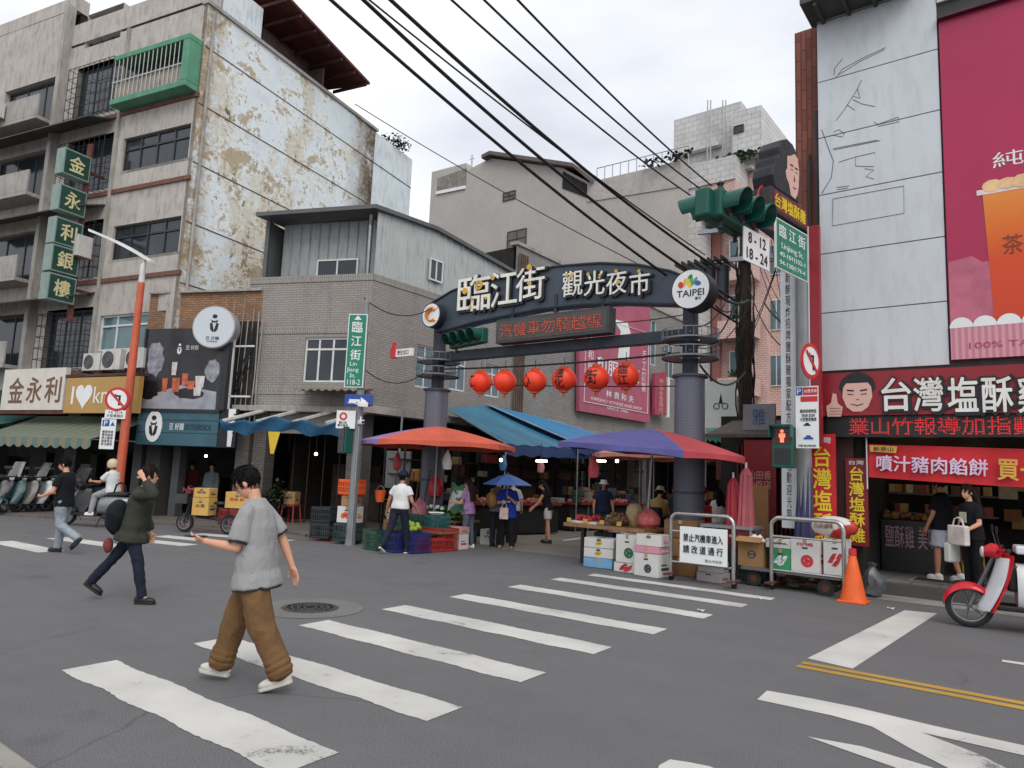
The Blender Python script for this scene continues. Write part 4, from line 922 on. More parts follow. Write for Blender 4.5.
g.prism([(fx-.02, fz-.09), (fx+.03, fz-.09), (fx+.03, fz-.1), (fx-.02, fz-.1)], -.318, -.3135); g.prism([(fx-.1, fz-.16), (fx, fz-.19), (fx+.1, fz-.16), (fx+.09, fz-.175), (fx, fz-.205), (fx-.09, fz-.175)], -.318, -.3135)
g.build('portrait_features', M_lblack, sg)
hx, hz = fx-.36, fz-.24
flat([(hx-.12, hz-.14), (hx+.1, hz-.14), (hx+.13, hz+.02), (hx+.05, hz+.09), (hx+.03, hz+.25), (hx-.03, hz+.27), (hx-.06, hz+.1), (hx-.14, hz+.04)], -.318, M_skin_p, 'portrait_hand', sg)
g = MB()
for k in range(3): g.prism([(hx-.08, hz-.1+k*.05), (hx+.1, hz-.1+k*.05), (hx+.1, hz-.092+k*.05), (hx-.08, hz-.092+k*.05)], -.322, -.3185)
g.build('portrait_lines', mat('skin_line', (120, 70, 56)), sg)
# LED strip below
zl0, zl1 = rp_(850, 437, RY-.25)[1], zs0-.01
ld = thing('led_board', 'black strip display with running red characters below the fascia', 'display', (RX, RY, 0))
MB().bx(.12, 9, -.25, 0, zl0, zl1).build('case', M_black, ld)
def ledmat(name, c, e, pitch=.028):
    T = NT(name); sp = T.sep()
    fx_ = T.math('ABSOLUTE', T.math('SUBTRACT', T.math('FRACT', T.math('MULTIPLY', sp[0], 1/pitch)), .5)); fz_ = T.math('ABSOLUTE', T.math('SUBTRACT', T.math('FRACT', T.math('MULTIPLY', sp[2], 1/pitch)), .5))
    d = T.math('LESS_THAN', T.math('MAXIMUM', fx_, fz_), .36)
    T.base(T.mix(d, (.02, .015, .015), lin(c))); T.p.inputs['Emission Color'].default_value = lin(c)+(1,); T.l(T.math('MULTIPLY', d, e), T.p.inputs['Emission Strength']); T.rough(.5); return T.m
M_led = ledmat('led_red', (222, 24, 30), .5, .036)
h = zl1-zl0
text('業山竹報導加指數', M_led, ld, (rp_(849, 425, RY-.25)[0]+1.31, -.252, (zl0+zl1)/2), 2.62, h*.8, depth=.003, bold=.015); text('名店推薦台灣美食', M_led, ld, (5.6, -.252, (zl0+zl1)/2), 2.62, h*.8, depth=.003, bold=.015)
# ground floor: deep lit shop
zc = zl0
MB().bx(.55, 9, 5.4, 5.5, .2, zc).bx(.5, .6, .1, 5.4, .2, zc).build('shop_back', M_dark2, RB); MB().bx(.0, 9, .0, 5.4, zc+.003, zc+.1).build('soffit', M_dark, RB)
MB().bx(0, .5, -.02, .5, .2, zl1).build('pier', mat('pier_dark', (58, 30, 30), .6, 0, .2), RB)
g = MB(); g.bx(.62, 1.62, 1.5, 2.0, .21, 1.15); ct = g.build('counter', mat('counter_black', (38, 36, 38), .4), RB, bevel=.01)
text('鹽酥雞 美味', mat('counter_pink', (190, 150, 160)), ct, (1.12, 1.495, .85), .85, .4)
g = MB()
for z in (1.25, 1.62, 1.98): g.bx(.62, 2.4, 2.2, 2.7, z, z+.03)
g.each('shelf', mat('shelf_steel', (92, 84, 76), .4, .5), RB)
pal = [(164, 96, 46), (186, 140, 70), (150, 52, 44), (120, 92, 60), (190, 172, 138)]
rnd = random.Random(5)
for j, c in enumerate(pal):
    g = MB()
    for k in range(10):
        z = rnd.choice((1.285, 1.655, 2.015)); x = rnd.uniform(.7, 2.3); g.box((x, rnd.uniform(2.25, 2.5), z+.08), (.12, .1, .16))
    for k in range(8): g.box((rnd.uniform(2.5, 6), rnd.uniform(3.5, 5.2), rnd.uniform(1.0, 2.3)), (.3, .2, .25))
    for o in g.each('snack_packet', mat('snack_%d' % j, c, .5, 0, .2, 6), None): o.location = (RX, RY, 0); tag(o, ['orange brown', 'tan', 'dark red', 'khaki', 'cream'][j]+' packet among the goods shelved inside the snack shop', 'packet', 'packets shelved inside the snack shop')
g = MB()
for k in range(60): 
    x = rnd.uniform(.65, 1.55); g.ell((x, rnd.uniform(1.55, 1.95), 1.17+rnd.uniform(0, .1)), rnd.uniform(.03, .06), 6, 4)
tag(g.build('fried_snacks', mat('fried', (156, 108, 56), .6, 0, .35, 14), None, loc=(RX, RY, 0)), 'golden fried snacks heaped on the black shop counter', 'food', None, 'stuff')
M_lampw = mat('warm_lamp', (255, 214, 150), .4, 0, 0, 1, emit=6)
g = MB()
for x, y in ((.9, 1.9), (1.4, 1.9), (2.1, 2.4), (3.2, 3), (4.4, 2.4)): g.ell((x, y, 2.2), .045, 10, 8)
g.each('warm_bulb', M_lampw, RB)
# cloth banner
bn = thing('cloth_banner', 'red cloth banner offering a pie deal hung across the shop front', 'banner', (RX, RY, 0))
a, b = rp_(868, 444, RY-.12), rp_(868, 477, RY-.12)
g = MB(); u0 = a[0]; z1 = a[1]; z0 = b[1]
g.grid(lambda u, v: (u0+3.6*u, -.12+.02*sin(u*15)+.02*v, z0+(z1-z0)*v-.10*u-.025*sin(u*pi)*(1-v)), 40, 6)
g.build('cloth', mat('banner_red', (196, 24, 34), .6, 0, .08), bn, True)
zz = (z0+z1)/2
text('噴汁豬肉餡餅', mat('banner_lilac', (206, 190, 214)), bn, (rp_(930, 465)[0]+.02, -.165, zz-.06), 1.56, .26, bold=.03, rot=-.03, depth=.012); text('買一送一', mat('banner_gold', (206, 160, 70)), bn, (rp_(1020, 470)[0]+.3, -.165, zz-.11), 1.15, .33, bold=.03, rot=-.03, depth=.012)
flat([(u0+.03, z1-.02), (u0+.45, z1-.04), (u0+.43, z1-.15), (u0+.04, z1-.13)], -.158, mat('banner_gold', (206, 160, 70)), 'gold_tab', bn); text('新泉山', M_lblack, bn, (u0+.24, -.16, z1-.085), .3, .08)
g = MB(); g.tube([(u0-.02, -.14, z0-.2), (u0-.02, -.14, zl0)], .012, 6); g.build('pole', M_alu, bn)
# vertical banners
def vban(label, px0, px1, py0, py1, Y, body, red, top=None):
    p0 = PY(px0, (py0+py1)/2, Y); p1 = PY(px1, (py0+py1)/2, Y); zt_ = PY(px0, py0, Y).z; zb_ = max(.2, PY(px0, py1, Y).z)
    t = thing('vertical_banner', label, 'banner', (p0.x, Y, zb_)); w = p1.x-p0.x; h = zt_-zb_
    MB().bx(0, w, 0, .05, 0, h).build('panel', red, t); n = len(body)
    text('\n'.join(body), mat('banner_yellow', (222, 196, 44)), t, (w/2, -.002, h*.47), w*.68, h*.86, bold=.03)
    if top: text(top, M_wht, t, (w/2, -.002, h*.95), w*.7, h*.05)
    return t
vban('bright red banner with yellow characters beside the grey signal pole', 809, 836, 434, 560, 13.1, '台灣塩酥雞', mat('banner_red2', (186, 26, 32), .5), '台灣')
vban('narrow dark red banner with small yellow characters on the shop pier', 846, 868, 458, 545, 13.42, '台灣塩酥雞', mat('banner_dred', (120, 20, 28), .5), '台灣')

# ================================================================== arch over the lane
AY = 13.5
A = lambda px, py, off=0: (PY(px, py, AY+off).x, PY(px, py, AY+off).z)
ar = thing('street_arch', 'dark slate night market arch on two perforated round columns', 'arch', (0, AY, 0))
M_slate = mat('arch_slate', (62, 72, 84), .5, .15, .08, 1.2); M_slated = mat('arch_dark', (44, 50, 58), .5, .2, .08)
def perf():
    T = NT('perforated_column'); sp = T.sep(); at = T.math('ARCTAN2', sp[1], sp[0])
    s = .06; u = T.math('MULTIPLY', at, .3/s); v = T.math('MULTIPLY', sp[2], 1/s)
    a = T.math('SUBTRACT', T.math('FRACT', T.math('ADD', u, v)), .5); b = T.math('SUBTRACT', T.math('FRACT', T.math('SUBTRACT', u, v)), .5)
    d = T.math('LESS_THAN', T.math('ADD', T.math('MULTIPLY', a, a), T.math('MULTIPLY', b, b)), .09)
    T.base(T.mix(d, lin((112, 117, 130)), lin((52, 56, 64)))); T.rough(.5); T.p.inputs['Metallic'].default_value = .2; return T.m
M_perf = perf()
xl, zp = A(437, 392)[0], A(437, 397)[1]; xr, zpr = A(690, 376)[0], A(690, 378)[1]
zp = zpr
zbm0, zbm1 = A(690, 341)[1], A(690, 329)[1]
for X, nm in ((xl, 'l'), (xr, 'r')):
    MB().rev([(.3, 0), (.3, zp)], n=40).build('column', M_perf, ar, 60, loc=(X, 0, 0))
    g = MB(); g.rev([(.3, zp), (.36, zp+.005), (.36, zp+.05), (.3, zp+.06)], (X, 0, 0), 32).rev([(.31, 1.45), (.31, 1.5)], (X, 0, 0), 32).rev([(.34, 0), (.34, .14), (.3, .16)], (X, 0, 0), 32); g.each('column_collar', M_slate, ar, True)
    MB().bx(X-.12, X+.12, -.12, .12, zp+.05, zbm1+1.0).build('post', M_slated, ar, bevel=.01)
    g = MB()
    for z in (zp+.38, zp+.75):
        g.rev([(.56, z), (.57, z), (.57, z+.02), (.56, z+.02)], (X, 0, 0), 32).rev([(.56, z+.2), (.57, z+.2), (.57, z+.22), (.56, z+.22)], (X, 0, 0), 32)
        for k in range(24): t = k*pi/12; g.tube([(X+.565*cos(t), .565*sin(t), z), (X+.565*cos(t), .565*sin(t), z+.22)], .007, 4)
        for k in range(4): t = k*pi/2+.4; g.tube([(X, 0, z+.1), (X+.56*cos(t), .56*sin(t), z+.1)], .012, 5)
        g.rev([(.2, z+.02), (.56, z+.02), (.56, z+.035), (.2, z+.035)], (X, 0, 0), 32)
    g.build('ring_basket', mat('ring_steel', (120, 126, 132), .4, .5), ar)
MB().bx(xl, xr, -.1, .1, zbm0, zbm1).build('cross_beam', M_slated, ar, bevel=.01)
top = [A(*p, -.18) for p in ((432, 303), (452, 291), (480, 281), (515, 273), (560, 266), (600, 263), (640, 265), (670, 271), (694, 280))]
bot = [A(*p, -.18) for p in ((694, 305), (660, 304), (620, 303), (580, 305), (540, 309), (505, 316), (475, 322), (450, 329), (436, 332))]
MB().prism(top+bot, -.18, .18).build('arch_band', M_slate, ar, bevel=.015)
g = MB(); g.tube([(x, -.19, z) for x, z in top], .03, 6).tube([(x, -.19, z) for x, z in bot], .03, 6); g.build('arch_trim', M_slated, ar)
# raised letters
def arch_char(c, x0, x1, y0, y1, bold=.007):
    a = A((x0+x1)/2, y0, -.25); b = A((x0+x1)/2, y1, -.25); w = A(x1, y0, -.25)[0]-A(x0, y0, -.25)[0]; h = a[1]-b[1]; cx, cz = a[0], (a[1]+b[1])/2
    text(c, M_lblack, ar, (cx+.04, -.2, cz-.03), w+.05, h+.05, 'letter_drop_shadow', .05, bold+.02); text(c, mat('letter_ivory', (226, 224, 214), .45), ar, (cx, -.252, cz), w, h, 'letter', .02, bold)  # black copy set right and down, painted as the letter's shadow
for c, x0, x1, y0, y1 in (('臨', 459, 491, 275, 311), ('江', 492, 518, 271, 306), ('街', 517, 545, 267, 300), ('觀', 563, 583, 271, 296), ('光', 585, 605, 271, 295), ('夜', 607, 627, 270, 294), ('市', 630, 650, 271, 295)): arch_char(c, x0, x1, y0, y1)
M_gold = mat('gold_dot', (206, 164, 48), .4, .1)
g = MB()
for px, py, r in ((465, 291, 4.5), (479, 285, 6.5), (493, 278, 3), (470, 307, 2.5), (472, 299, 2), (486, 298, 2), (529, 267, 3.4), (529, 283, 2.4), (567, 275, 2.2), (572, 275, 2.2), (588, 274, 1.8), (600, 275, 1.8), (616, 271, 2), (618, 282, 2.2), (639, 271, 2)):
    c = A(px, py, -.28); r *= .019; g.rev([(r*.99, 0), (r, .012), (0.001, .012)] if r < .09 else [(r*.5, 0), (r, 0), (r, .015), (r*.5, .015)], (c[0], -.28, c[1]), 18, Matrix.Rotation(pi/2, 3, 'X'))
g.each('gold_dot', M_gold, ar)
# round badges
c = A(431, 315, -.42)
g = MB(); g.cyl((c[0], -.42, c[1]), (c[0], -.2, c[1]), .33, n=32); g.build('prawn_badge_case', M_slated, ar, True)
MB().cyl((c[0], -.428, c[1]), (c[0], -.422, c[1]), .3, n=32).build('prawn_badge_face', M_wht, ar)
M_prawn = mat('prawn_orange', (206, 130, 46), .5); g = MB()
g.tube([(c[0]+.02+.15*cos(t), -.43, c[1]+.0+.16*sin(t)) for t in [radians(a) for a in range(40, 300, 20)]], [.03+.045*sin(min(1, i/9)*pi) for i in range(13)], 8)
g.tube([(c[0]+.12, -.43, c[1]+.1), (c[0]+.24, -.43, c[1]+.18)], .012, 5).tube([(c[0]+.08, -.43, c[1]-.13), (c[0]+.18, -.43, c[1]-.18)], [.05, .02], 6)
g.build('prawn_emblem', M_prawn, ar)
c = A(690.5, 289, -.62); r = .41
g = MB(); g.cyl((c[0], -.62, c[1]), (c[0], -.2, c[1]), r, n=40); g.build('city_badge_case', M_slated, ar, True, bevel=.02)
MB().cyl((c[0], -.628, c[1]), (c[0], -.622, c[1]), r*.93, n=40).build('city_badge_face', M_wht, ar)
text('TAIPEI', M_lblack, ar, (c[0], -.63, c[1]-.08), .56, .13, bold=.02); text('臺北', M_lblack, ar, (c[0]+.16, -.63, c[1]-.2), .12, .06)
for dx, dz, rx, rz, a, col in ((-.2, .1, .055, .07, .3, (196, 60, 44)), (-.12, .14, .03, .09, -.2, (226, 170, 50)), (-.04, .12, .04, .1, .5, (236, 190, 60)), (.02, .17, .035, .13, 0, (84, 160, 82)), (.09, .15, .03, .09, -.6, (60, 150, 120)), (.15, .1, .07, .05, -.3, (50, 96, 160)), (-.02, .24, .03, .05, -.7, (84, 160, 82))):
    flat([(c[0]+dx+rx*cos(t*pi/8)*cos(a)-rz*sin(t*pi/8)*sin(a), c[1]+dz+rx*cos(t*pi/8)*sin(a)+rz*sin(t*pi/8)*cos(a)) for t in range(16)], -.633-.001*abs(dx), mat('petal%d%d' % (int(dx*100), int(dz*100)), col), 'badge_petal', ar)
# LED display
a, b = A(496, 331, -.42), A(609, 322, -.42); zc = a[1]+.04; lh = .58
lx = thing('led_display', 'grey framed display of orange characters hung under the arch', 'display', (0, AY, 0))
x0, x1 = a[0], b[0]; z0 = zbm1+.0
MB().bx(x0, x1, -.42, -.12, z0, z0+lh).build('case', mat('led_case', (64, 64, 66), .6), lx, bevel=.01)
MB().bx(x0+.05, x1-.05, -.428, -.422, z0+.06, z0+lh-.06).build('screen', mat('led_screen', (74, 70, 68), .5), lx)
text('汽機車勿騎越線', ledmat('led_orange', (214, 84, 50), .15, .045), lx, ((x0+x1)/2-.02, -.43, z0+lh/2), (x1-x0)*.9, lh*.58, bold=.012)
g = MB()
for x in (x0+.3, (x0+x1)/2, x1-.3): g.bx(x-.04, x+.04, -.2, -.12, z0+lh, z0+lh+.5)
g.each('hanger', M_slated, lx)
# horizontal traffic light on the arch
def lens_head(parent, n, m_h, axis_len=.38, r=.15):
    pass
M_sig = mat('signal_green', (16, 80, 68), .4, .1, .1, 2); M_lensd = mat('lens_dark', (28, 26, 28), .25)
def hsignal(t, n=4, lit=None):
    "row along local x facing -y"
    w = .36*n; MB().bx(-w/2, w/2, 0, .2, -.19, .19).build('housing', M_sig, t, bevel=.03)
    for k in range(n):
        x = -w/2+.18+k*.36; g = MB()
        vs = []; N = 18
        for j in range(N+1):
            a = radians(-35)+radians(250)*j/N
            vs += [(x+.165*cos(a), 0, .165*sin(a)), (x+.165*cos(a), -.3+.12*(1-sin(a))*.5, .165*sin(a)), (x+.15*cos(a), -.3+.12*(1-sin(a))*.5, .15*sin(a)), (x+.15*cos(a), 0, .15*sin(a))]
        fs = []
        for j in range(N):
            for q in range(4): fs.append((j*4+q, j*4+(q+1) % 4, (j+1)*4+(q+1) % 4, (j+1)*4+q))
        fs += [(0, 1, 2, 3), (N*4+3, N*4+2, N*4+1, N*4)]
        g.add(vs, fs); g.build('visor', M_sig, t, 50)
        g = MB(); g.ell((x, -.005, 0), (.148, .035, .148), 20, 8); g.build('lens', M_lensd if k != lit else mat('lens_lit', (60, 220, 150), emit=2), t, True)
    g = MB(); g.tube([(0, .1, .19), (0, .1, .3)], .04, 8).tube([(-w*.35, .1, -.19), (-w*.35, .1, -.3)], .03, 6); g.build('bracket', M_slated, t)
c = A(465, 339, -.35); t = thing('traffic_signal', 'green four lens traffic signal sitting on the arch beam', 'traffic light', (c[0], AY-.35, zbm1+.24), radians(-14)); hsignal(t, 4); 
# lanterns
M_lan = mat('lantern_red', (236, 66, 34), .5, 0, .12, 2.5); M_lcap = mat('lantern_cap', (190, 90, 50), .5)
spots = [(481, 382, 11), (505, 381.5, 10.5), (535, 381, 11), (564, 379.5, 11.5), (596.5, 378, 11.5), (626, 376, 12)]
words = ['江', '一', '心', '通化', '街', '臨江']
labs = ['leftmost red lantern, mostly turned away, next to the arch column', 'red lantern with one black stroke, second from the left', 'red lantern below the display with a black hook stroke, third from left', 'red lantern with two stacked black characters left of centre strip', 'red lantern with one bold black character before the pink billboard', 'rightmost red lantern with stacked characters before the pink billboard']
for i, (px, py, r) in enumerate(spots):
    p = PY(px, py, AY-.2); R = .275
    t = thing('red_lantern', labs[i], 'lantern', p, radians([-30, -12, -18, 6, 2, 12][i]), 'red lanterns strung under the arch')
    b = MB(); vs = []; nu, nv = 40, 14
    prof = []
    for j in range(nv+1): ph = pi*(.12+.76*j/nv); prof.append((R*sin(ph)*1.02, -R*cos(ph)*.98))
    for rr_, z in prof:
        for k in range(nu): a = 2*pi*k/nu; q = rr_*(1-.012*(k % 2)); vs.append((q*cos(a), q*sin(a), z))
    fs = [(j*nu+k, j*nu+(k+1) % nu, (j+1)*nu+(k+1) % nu, (j+1)*nu+k) for j in range(nv) for k in range(nu)]
    b.add(vs, fs); b.build('shade', M_lan, t, 'all')
    g = MB(); g.rev([(.09, R*.92), (.1, R*.92), (.1, R*1.06), (.02, R*1.07)], n=16).rev([(.1, -R*1.05), (.1, -R*.92), (.02, -R*.91)], n=16); g.each('cap', M_lcap, t)
    g = MB(); g.tube([(0, 0, R), (0, 0, R+.24)], .008, 5)
    g.build('hanger', M_cable, t); g = MB()
    for k in range(8): a = k*pi/4; g.tube([(.03*cos(a), .03*sin(a), -R*1.04), (.035*cos(a), .035*sin(a), -R*1.04-.12)], .006, 4)
    g.build('tassel', mat('tassel', (200, 110, 50)), t)
    tx = text('\n'.join(words[i]), M_lblack, t, (0, 0, 0), .27 if len(words[i]) == 1 else .22, .32 if len(words[i]) == 1 else .42, depth=.006, bold=.02)
    me = tx.data
    for v in me.vertices:   # wrap the brush strokes onto the round shade
        x, y, z = v.co; s = sqrt(max(.001, (R*1.02)**2-x*x-z*z)); v.co = (x, -s-.004+y*.5, z)
# ================================================================== cables
def cable(label, pts, r=.03, sag=.3, group=None, n=24):
    p0, p1 = [Vector(p) for p in pts]; q = []
    for i in range(n+1):
        t = i/n; p = p0.lerp(p1, t); p.z -= sag*4*t*(1-t); q.append(p)
    g = MB(); g.tube(q, r, 6); return tag(g.build('overhead_cable', M_cable, None, True), label, 'cable', group)
# ================================================================== poles, signals, street signs
M_pole = mat('pole_grey', (128, 132, 134), .5, .2, .1, 4, grime=.3); M_sgn = mat('street_green', (22, 124, 98), .45, 0, .06); M_sigred = mat('sign_ring_red', (190, 40, 44), .45)
M_blue = mat('sign_blue', (34, 72, 150), .45); M_wood = mat('creosote', (66, 54, 46), .85, 0, .3, 4, .4, 30)
# signal pole on the right with an arm reaching over the crossing
PR = Vector((-3.52, 12.95, 0)); HZ = 5.5
HD = Vector((-3.68, 9.75, 5.62))
sp_ = thing('signal_pole', 'grey signal pole with long arm on the right corner', 'pole', PR)
MB().rev([(.13, 0), (.12, .3), (.11, 6.1), (.02, 6.15)], n=24).build('pole', M_pole, sp_, True)
arm_e = HD-PR; g = MB(); g.tube([(0, 0, HZ+.2), (.1, -1.0, HZ+.13), tuple(arm_e+Vector((0, -.3, .1)))], [.075, .065, .05], 10); g.build('arm', M_slated, sp_, True)
g = MB()
for k in range(3): q = arm_e+Vector((0, -.3+.35*k, .1)); g.rev([(.03, 0), (.06, .05), (.03, .09), (.06, .13), (.02, .17)], q+Vector((-.25*k, 0, .06)), 10)
g.each('insulator', mat('insulator', (60, 60, 66), .4), sp_, True)
def round_sign(t, r, arrow=True, slash=True, c=(0, 0, 0), ring=M_sigred):
    c = Vector(c); g = MB(); g.cyl(c+Vector((0, .02, 0)), c, r, n=36); g.build('plate', ring, t)
    MB().cyl(c+Vector((0, -.001, 0)), c+Vector((0, -.005, 0)), r*.78, n=36).build('face', M_wht, t)
    if arrow:
        g = MB(); P_ = lambda L: g.prism([(c.x+x*r, c.z+z*r) for x, z in L], -.011+c.y, -.007+c.y)
        P_([(.12, -.5), (.28, -.5), (.28, .2), (.12, .2)]); P_([(-.12, .2), (.28, .2), (.28, .34), (-.12, .34)]); P_([(-.12, .08), (-.12, .46), (-.42, .27)]); g.build('turn_arrow', M_lblack, t)
    if slash:
        g = MB(); d = r*.76; a = radians(-45); px_, pz_ = cos(a), sin(a); nx_, nz_ = -pz_*r*.09, px_*r*.09
        g.prism([(c.x-d*px_+nx_, c.z-d*pz_+nz_), (c.x+d*px_+nx_, c.z+d*pz_+nz_), (c.x+d*px_-nx_, c.z+d*pz_-nz_), (c.x-d*px_-nx_, c.z-d*pz_-nz_)], -.016+c.y, -.012+c.y); g.build('slash', ring, t)
X90 = pi/2
t = thing('traffic_signal', 'green traffic signal with three hooded lenses turned right over the crossing', 'traffic light', HD+Vector((.16, .1, -.04)), X90-radians(7)); hsignal(t, 3); t.scale = (1.08,)*3
t = thing('traffic_signal', 'green traffic signal turned away left, mounted back to back over the crossing', 'traffic light', HD+Vector((-.2, -.0, -.04)), -X90-radians(7)); hsignal(t, 3); t.scale = (1.08,)*3
# street name plate along the arm
def armpt(px, py, X=-3.3): p = PX(px, py, X); return p.y, p.z
y0, za_ = armpt(770.5, 216); y1, zb_ = armpt(804, 237); _, zc_ = armpt(771, 264)
ln = 1.12; ht = .82; y1 -= .12
t = thing('street_sign', 'green street name plate with white lettering under the signal arm', 'sign', (-3.3, y1-ln/2, zb_-ht/2-.02), X90-radians(9))
MB().bx(-ln/2, ln/2, 0, .03, -ht/2, ht/2).build('border', M_wht, t); MB().bx(-ln/2+.02, ln/2-.02, -.004, -.001, -ht/2+.02, ht/2-.02).build('plate', M_sgn, t)
text('臨 江 街', M_wht, t, (0, -.004, ht*.27), ln*.82, ht*.25, bold=.02); text('Linjiang St.', M_wht, t, (0, -.004, -.02), ln*.68, ht*.15); text('40-101|102-1', M_wht, t, (0, -.004, -ht*.2), ln*.8, ht*.12); text('94-130|179-4', M_wht, t, (0, -.004, -ht*.37), ln*.8, ht*.12)
ln2 = .72
p = PX(757, 249, -3.42)
t = thing('time_plate', 'white plate reading 8-12 and 18-24 hanging beside the hooded signal', 'sign', p, X90)
h = .5
t.rotation_euler = (0, 0, X90-radians(9))
MB().bx(-.38, .38, 0, .02, -h/2, h/2).build('plate', M_wht, t); text('8 - 12', M_lblack, t, (0, -.003, .12), .52, .16, bold=.02); text('18 - 24', M_lblack, t, (0, -.003, -.12), .62, .16, bold=.02)
t = thing('prohibition_sign', 'round red ringed prohibition sign above the white hours plate', 'sign', PX(769, 207, -3.8), X90-radians(9)); round_sign(t, .4)
# white vertical shop strip sign and lower plates on the pole
p0 = PY(787.5, 265, 13.05); p1 = PY(787.5, 528, 13.05)
t = thing('vertical_sign', 'tall narrow white sign strip with a column of tiny dark characters', 'sign', (p0.x, 13.05, p1.z)); H_ = p0.z-p1.z
MB().bx(-.13, .13, 0, .1, 0, H_).build('panel', mat('strip_white', (200, 206, 208), .5, 0, .05, grime=.2), t); text('\n'.join('新鮮現炸招牌鹽酥雞獨家配方美味小吃歡迎光臨'), mat('strip_text', (90, 50, 50)), t, (0, -.003, H_/2), .085, H_*.94)
PF = 12.3
p = PY(807, 417, PF); hP = PY(807, 386, PF).z-PY(807, 448, PF).z
t = thing('parking_sign', 'white parking rule plate with blue P and red heading on the signal pole', 'sign', (p.x, PF, p.z)); w_ = .36
MB().bx(-w_/2, w_/2, 0, .02, -hP/2, hP/2).build('plate', M_wht, t); MB().bx(-w_/2+.01, -w_/2+.11, -.004, -.001, hP/2-.15, hP/2-.02).build('blue_patch', M_blue, t); MB().bx(-w_/2+.12, w_/2-.01, -.004, -.001, hP/2-.15, hP/2-.02).build('red_patch', M_sigred, t); MB().bx(-w_/2+.08, w_/2-.01, -.004, -.001, hP/2-.26, hP/2-.17).build('red_band', M_sigred, t)
text('P', M_wht, t, (-w_/2+.06, -.006, hP/2-.085), .06, .09, bold=.02); text('收費停車', M_wht, t, (.06, -.006, hP/2-.085), .2, .06); text('機車停車時段\n08:00-20:00\n大型重型機車', M_lblack, t, (.02, -.003, .03), .26, .2); 
def car_icon(t, cx, cz, s, m, y=-.003):
    g = MB(); g.prism([(cx-s, cz-s*.4), (cx-s, cz), (cx-s*.6, cz+.05*s), (cx-s*.4, cz+s*.5), (cx+s*.4, cz+s*.5), (cx+s*.6, cz+.05*s), (cx+s, cz), (cx+s, cz-s*.4)], y-.003, y); return g.build('car_icon', m, t)
car_icon(t, .02, -hP*.33, .075, M_blue); car_icon(t, .0, -hP*.12, .055, M_lblack)
text('汽車 每小時40元', M_lblack, t, (0, -.003, -hP*.46), .28, .04)
p = PX(811, 361, -3.2); t = thing('prohibition_sign', 'round no turn sign seen edge on beside the white cladding', 'sign', (-3.2, 12.2, PY(811, 361, 12.2).z), radians(76)); round_sign(t, .3)
p = PY(785, 437, 12.35)
t = thing('pedestrian_signal', 'pedestrian signal box showing a lit red standing figure', 'traffic light', (p.x, 12.2, p.z)); 
MB().bx(-.17, .17, 0, .22, -.52, .17).build('housing', M_sig, t, bevel=.02); MB().bx(-.13, .13, -.012, -.001, -.12, .13).build('screen', mat('ped_screen', (80, 30, 24), .3), t); MB().bx(-.13, .13, -.012, -.001, -.46, -.2).build('dark_screen', M_lensd, t)
M_rl = mat('red_lit', (255, 110, 80), .4, 0, 0, 1, emit=1.6); g = MB(); g.prism([(.028*cos(k*pi/6), .085+.028*sin(k*pi/6)) for k in range(12)], -.018, -.013); g.prism([(-.05, -.02), (-.05, .045), (.05, .045), (.05, -.02), (.03, -.02), (.03, -.1), (-.03, -.1), (-.03, -.02)], -.018, -.013); g.build('red_figure', M_rl, t)
g = MB(); g.bx(-.18, .18, -.16, 0, .17, .19).bx(-.18, -.165, -.16, 0, -.02, .17).bx(.165, .18, -.16, 0, -.02, .17); g.build('visor', M_sig, t)
# lollipop portrait sign above, facing the cross street
FXX = -3.55
t = thing('portrait_sign', 'black haired portrait sign on a yellow lettered light box jutting over the corner', 'sign', (FXX, 12.35, PX(780, 195, FXX).z), X90-radians(8)); t.scale = (.93, .93, .93)
MB().bx(-.78, .72, .0, .42, -.3, .16).build('light_box', mat('lightbox_dark', (38, 34, 36), .5), t, bevel=.02)
MB().bx(-.7, .7, -.006, -.001, -.24, .12).build('lettering_panel', mat('panel_maroon', (112, 30, 32), .5), t); text('台灣塩酥雞', mat('banner_yellow', (222, 196, 44)), t, (0, -.007, -.06), 1.3, .26, bold=.03)
hp = []
for k in range(40):
    a = radians(-60)+radians(300)*k/39; r = .52+.035*abs(sin(k*.62)); hp.append((r*cos(a)*.98-.12, .72+r*sin(a)*1.12))
g = MB(); g.prism([(.05, .17), (.38, .17)]+hp[0:0]+[(x, z) for x, z in [(.40, .45), (.43, .8), (.36, 1.12), (.15, 1.28), (-.1, 1.3), (-.32, 1.2), (-.45, 1.02), (-.42, .86), (-.55, .8), (-.56, .64), (-.66, .58), (-.7, .4), (-.62, .17)]], 0.0, .42); g.build('hair_silhouette', M_lblack, t, bevel=.03)
flat([(.36, .5), (.39, .8), (.33, 1.05), (.2, 1.1), (.02, 1.0), (-.12, .95), (-.13, .7), (-.2, .62), (-.16, .5), (-.06, .42), (.02, .22), (.2, .2), (.31, .32)], -.006, M_skin_p, 'portrait_face', t)
g = MB()
for s in (.06, .26): g.prism([(s-.07, .83), (s+.07, .84), (s+.06, .81), (s-.06, .805)], -.012, -.0065); g.prism([(s-.05, .74), (s+.05, .745), (s+.05, .735), (s-.05, .73)], -.012, -.0065)
g.prism([(.1, .42), (.18, .38), (.26, .43), (.18, .405)], -.012, -.0065); g.prism([(.17, .66), (.2, .54), (.14, .53)], -.011, -.0065); g.build('portrait_features', M_lblack, t)
g = MB(); g.tube([(.7, .2, -.1), (1.25, .25, -.1)], .04, 8).tube([(.7, .2, .1), (1.2, .25, .1)], .03, 8); g.build('bracket', M_rust, t)
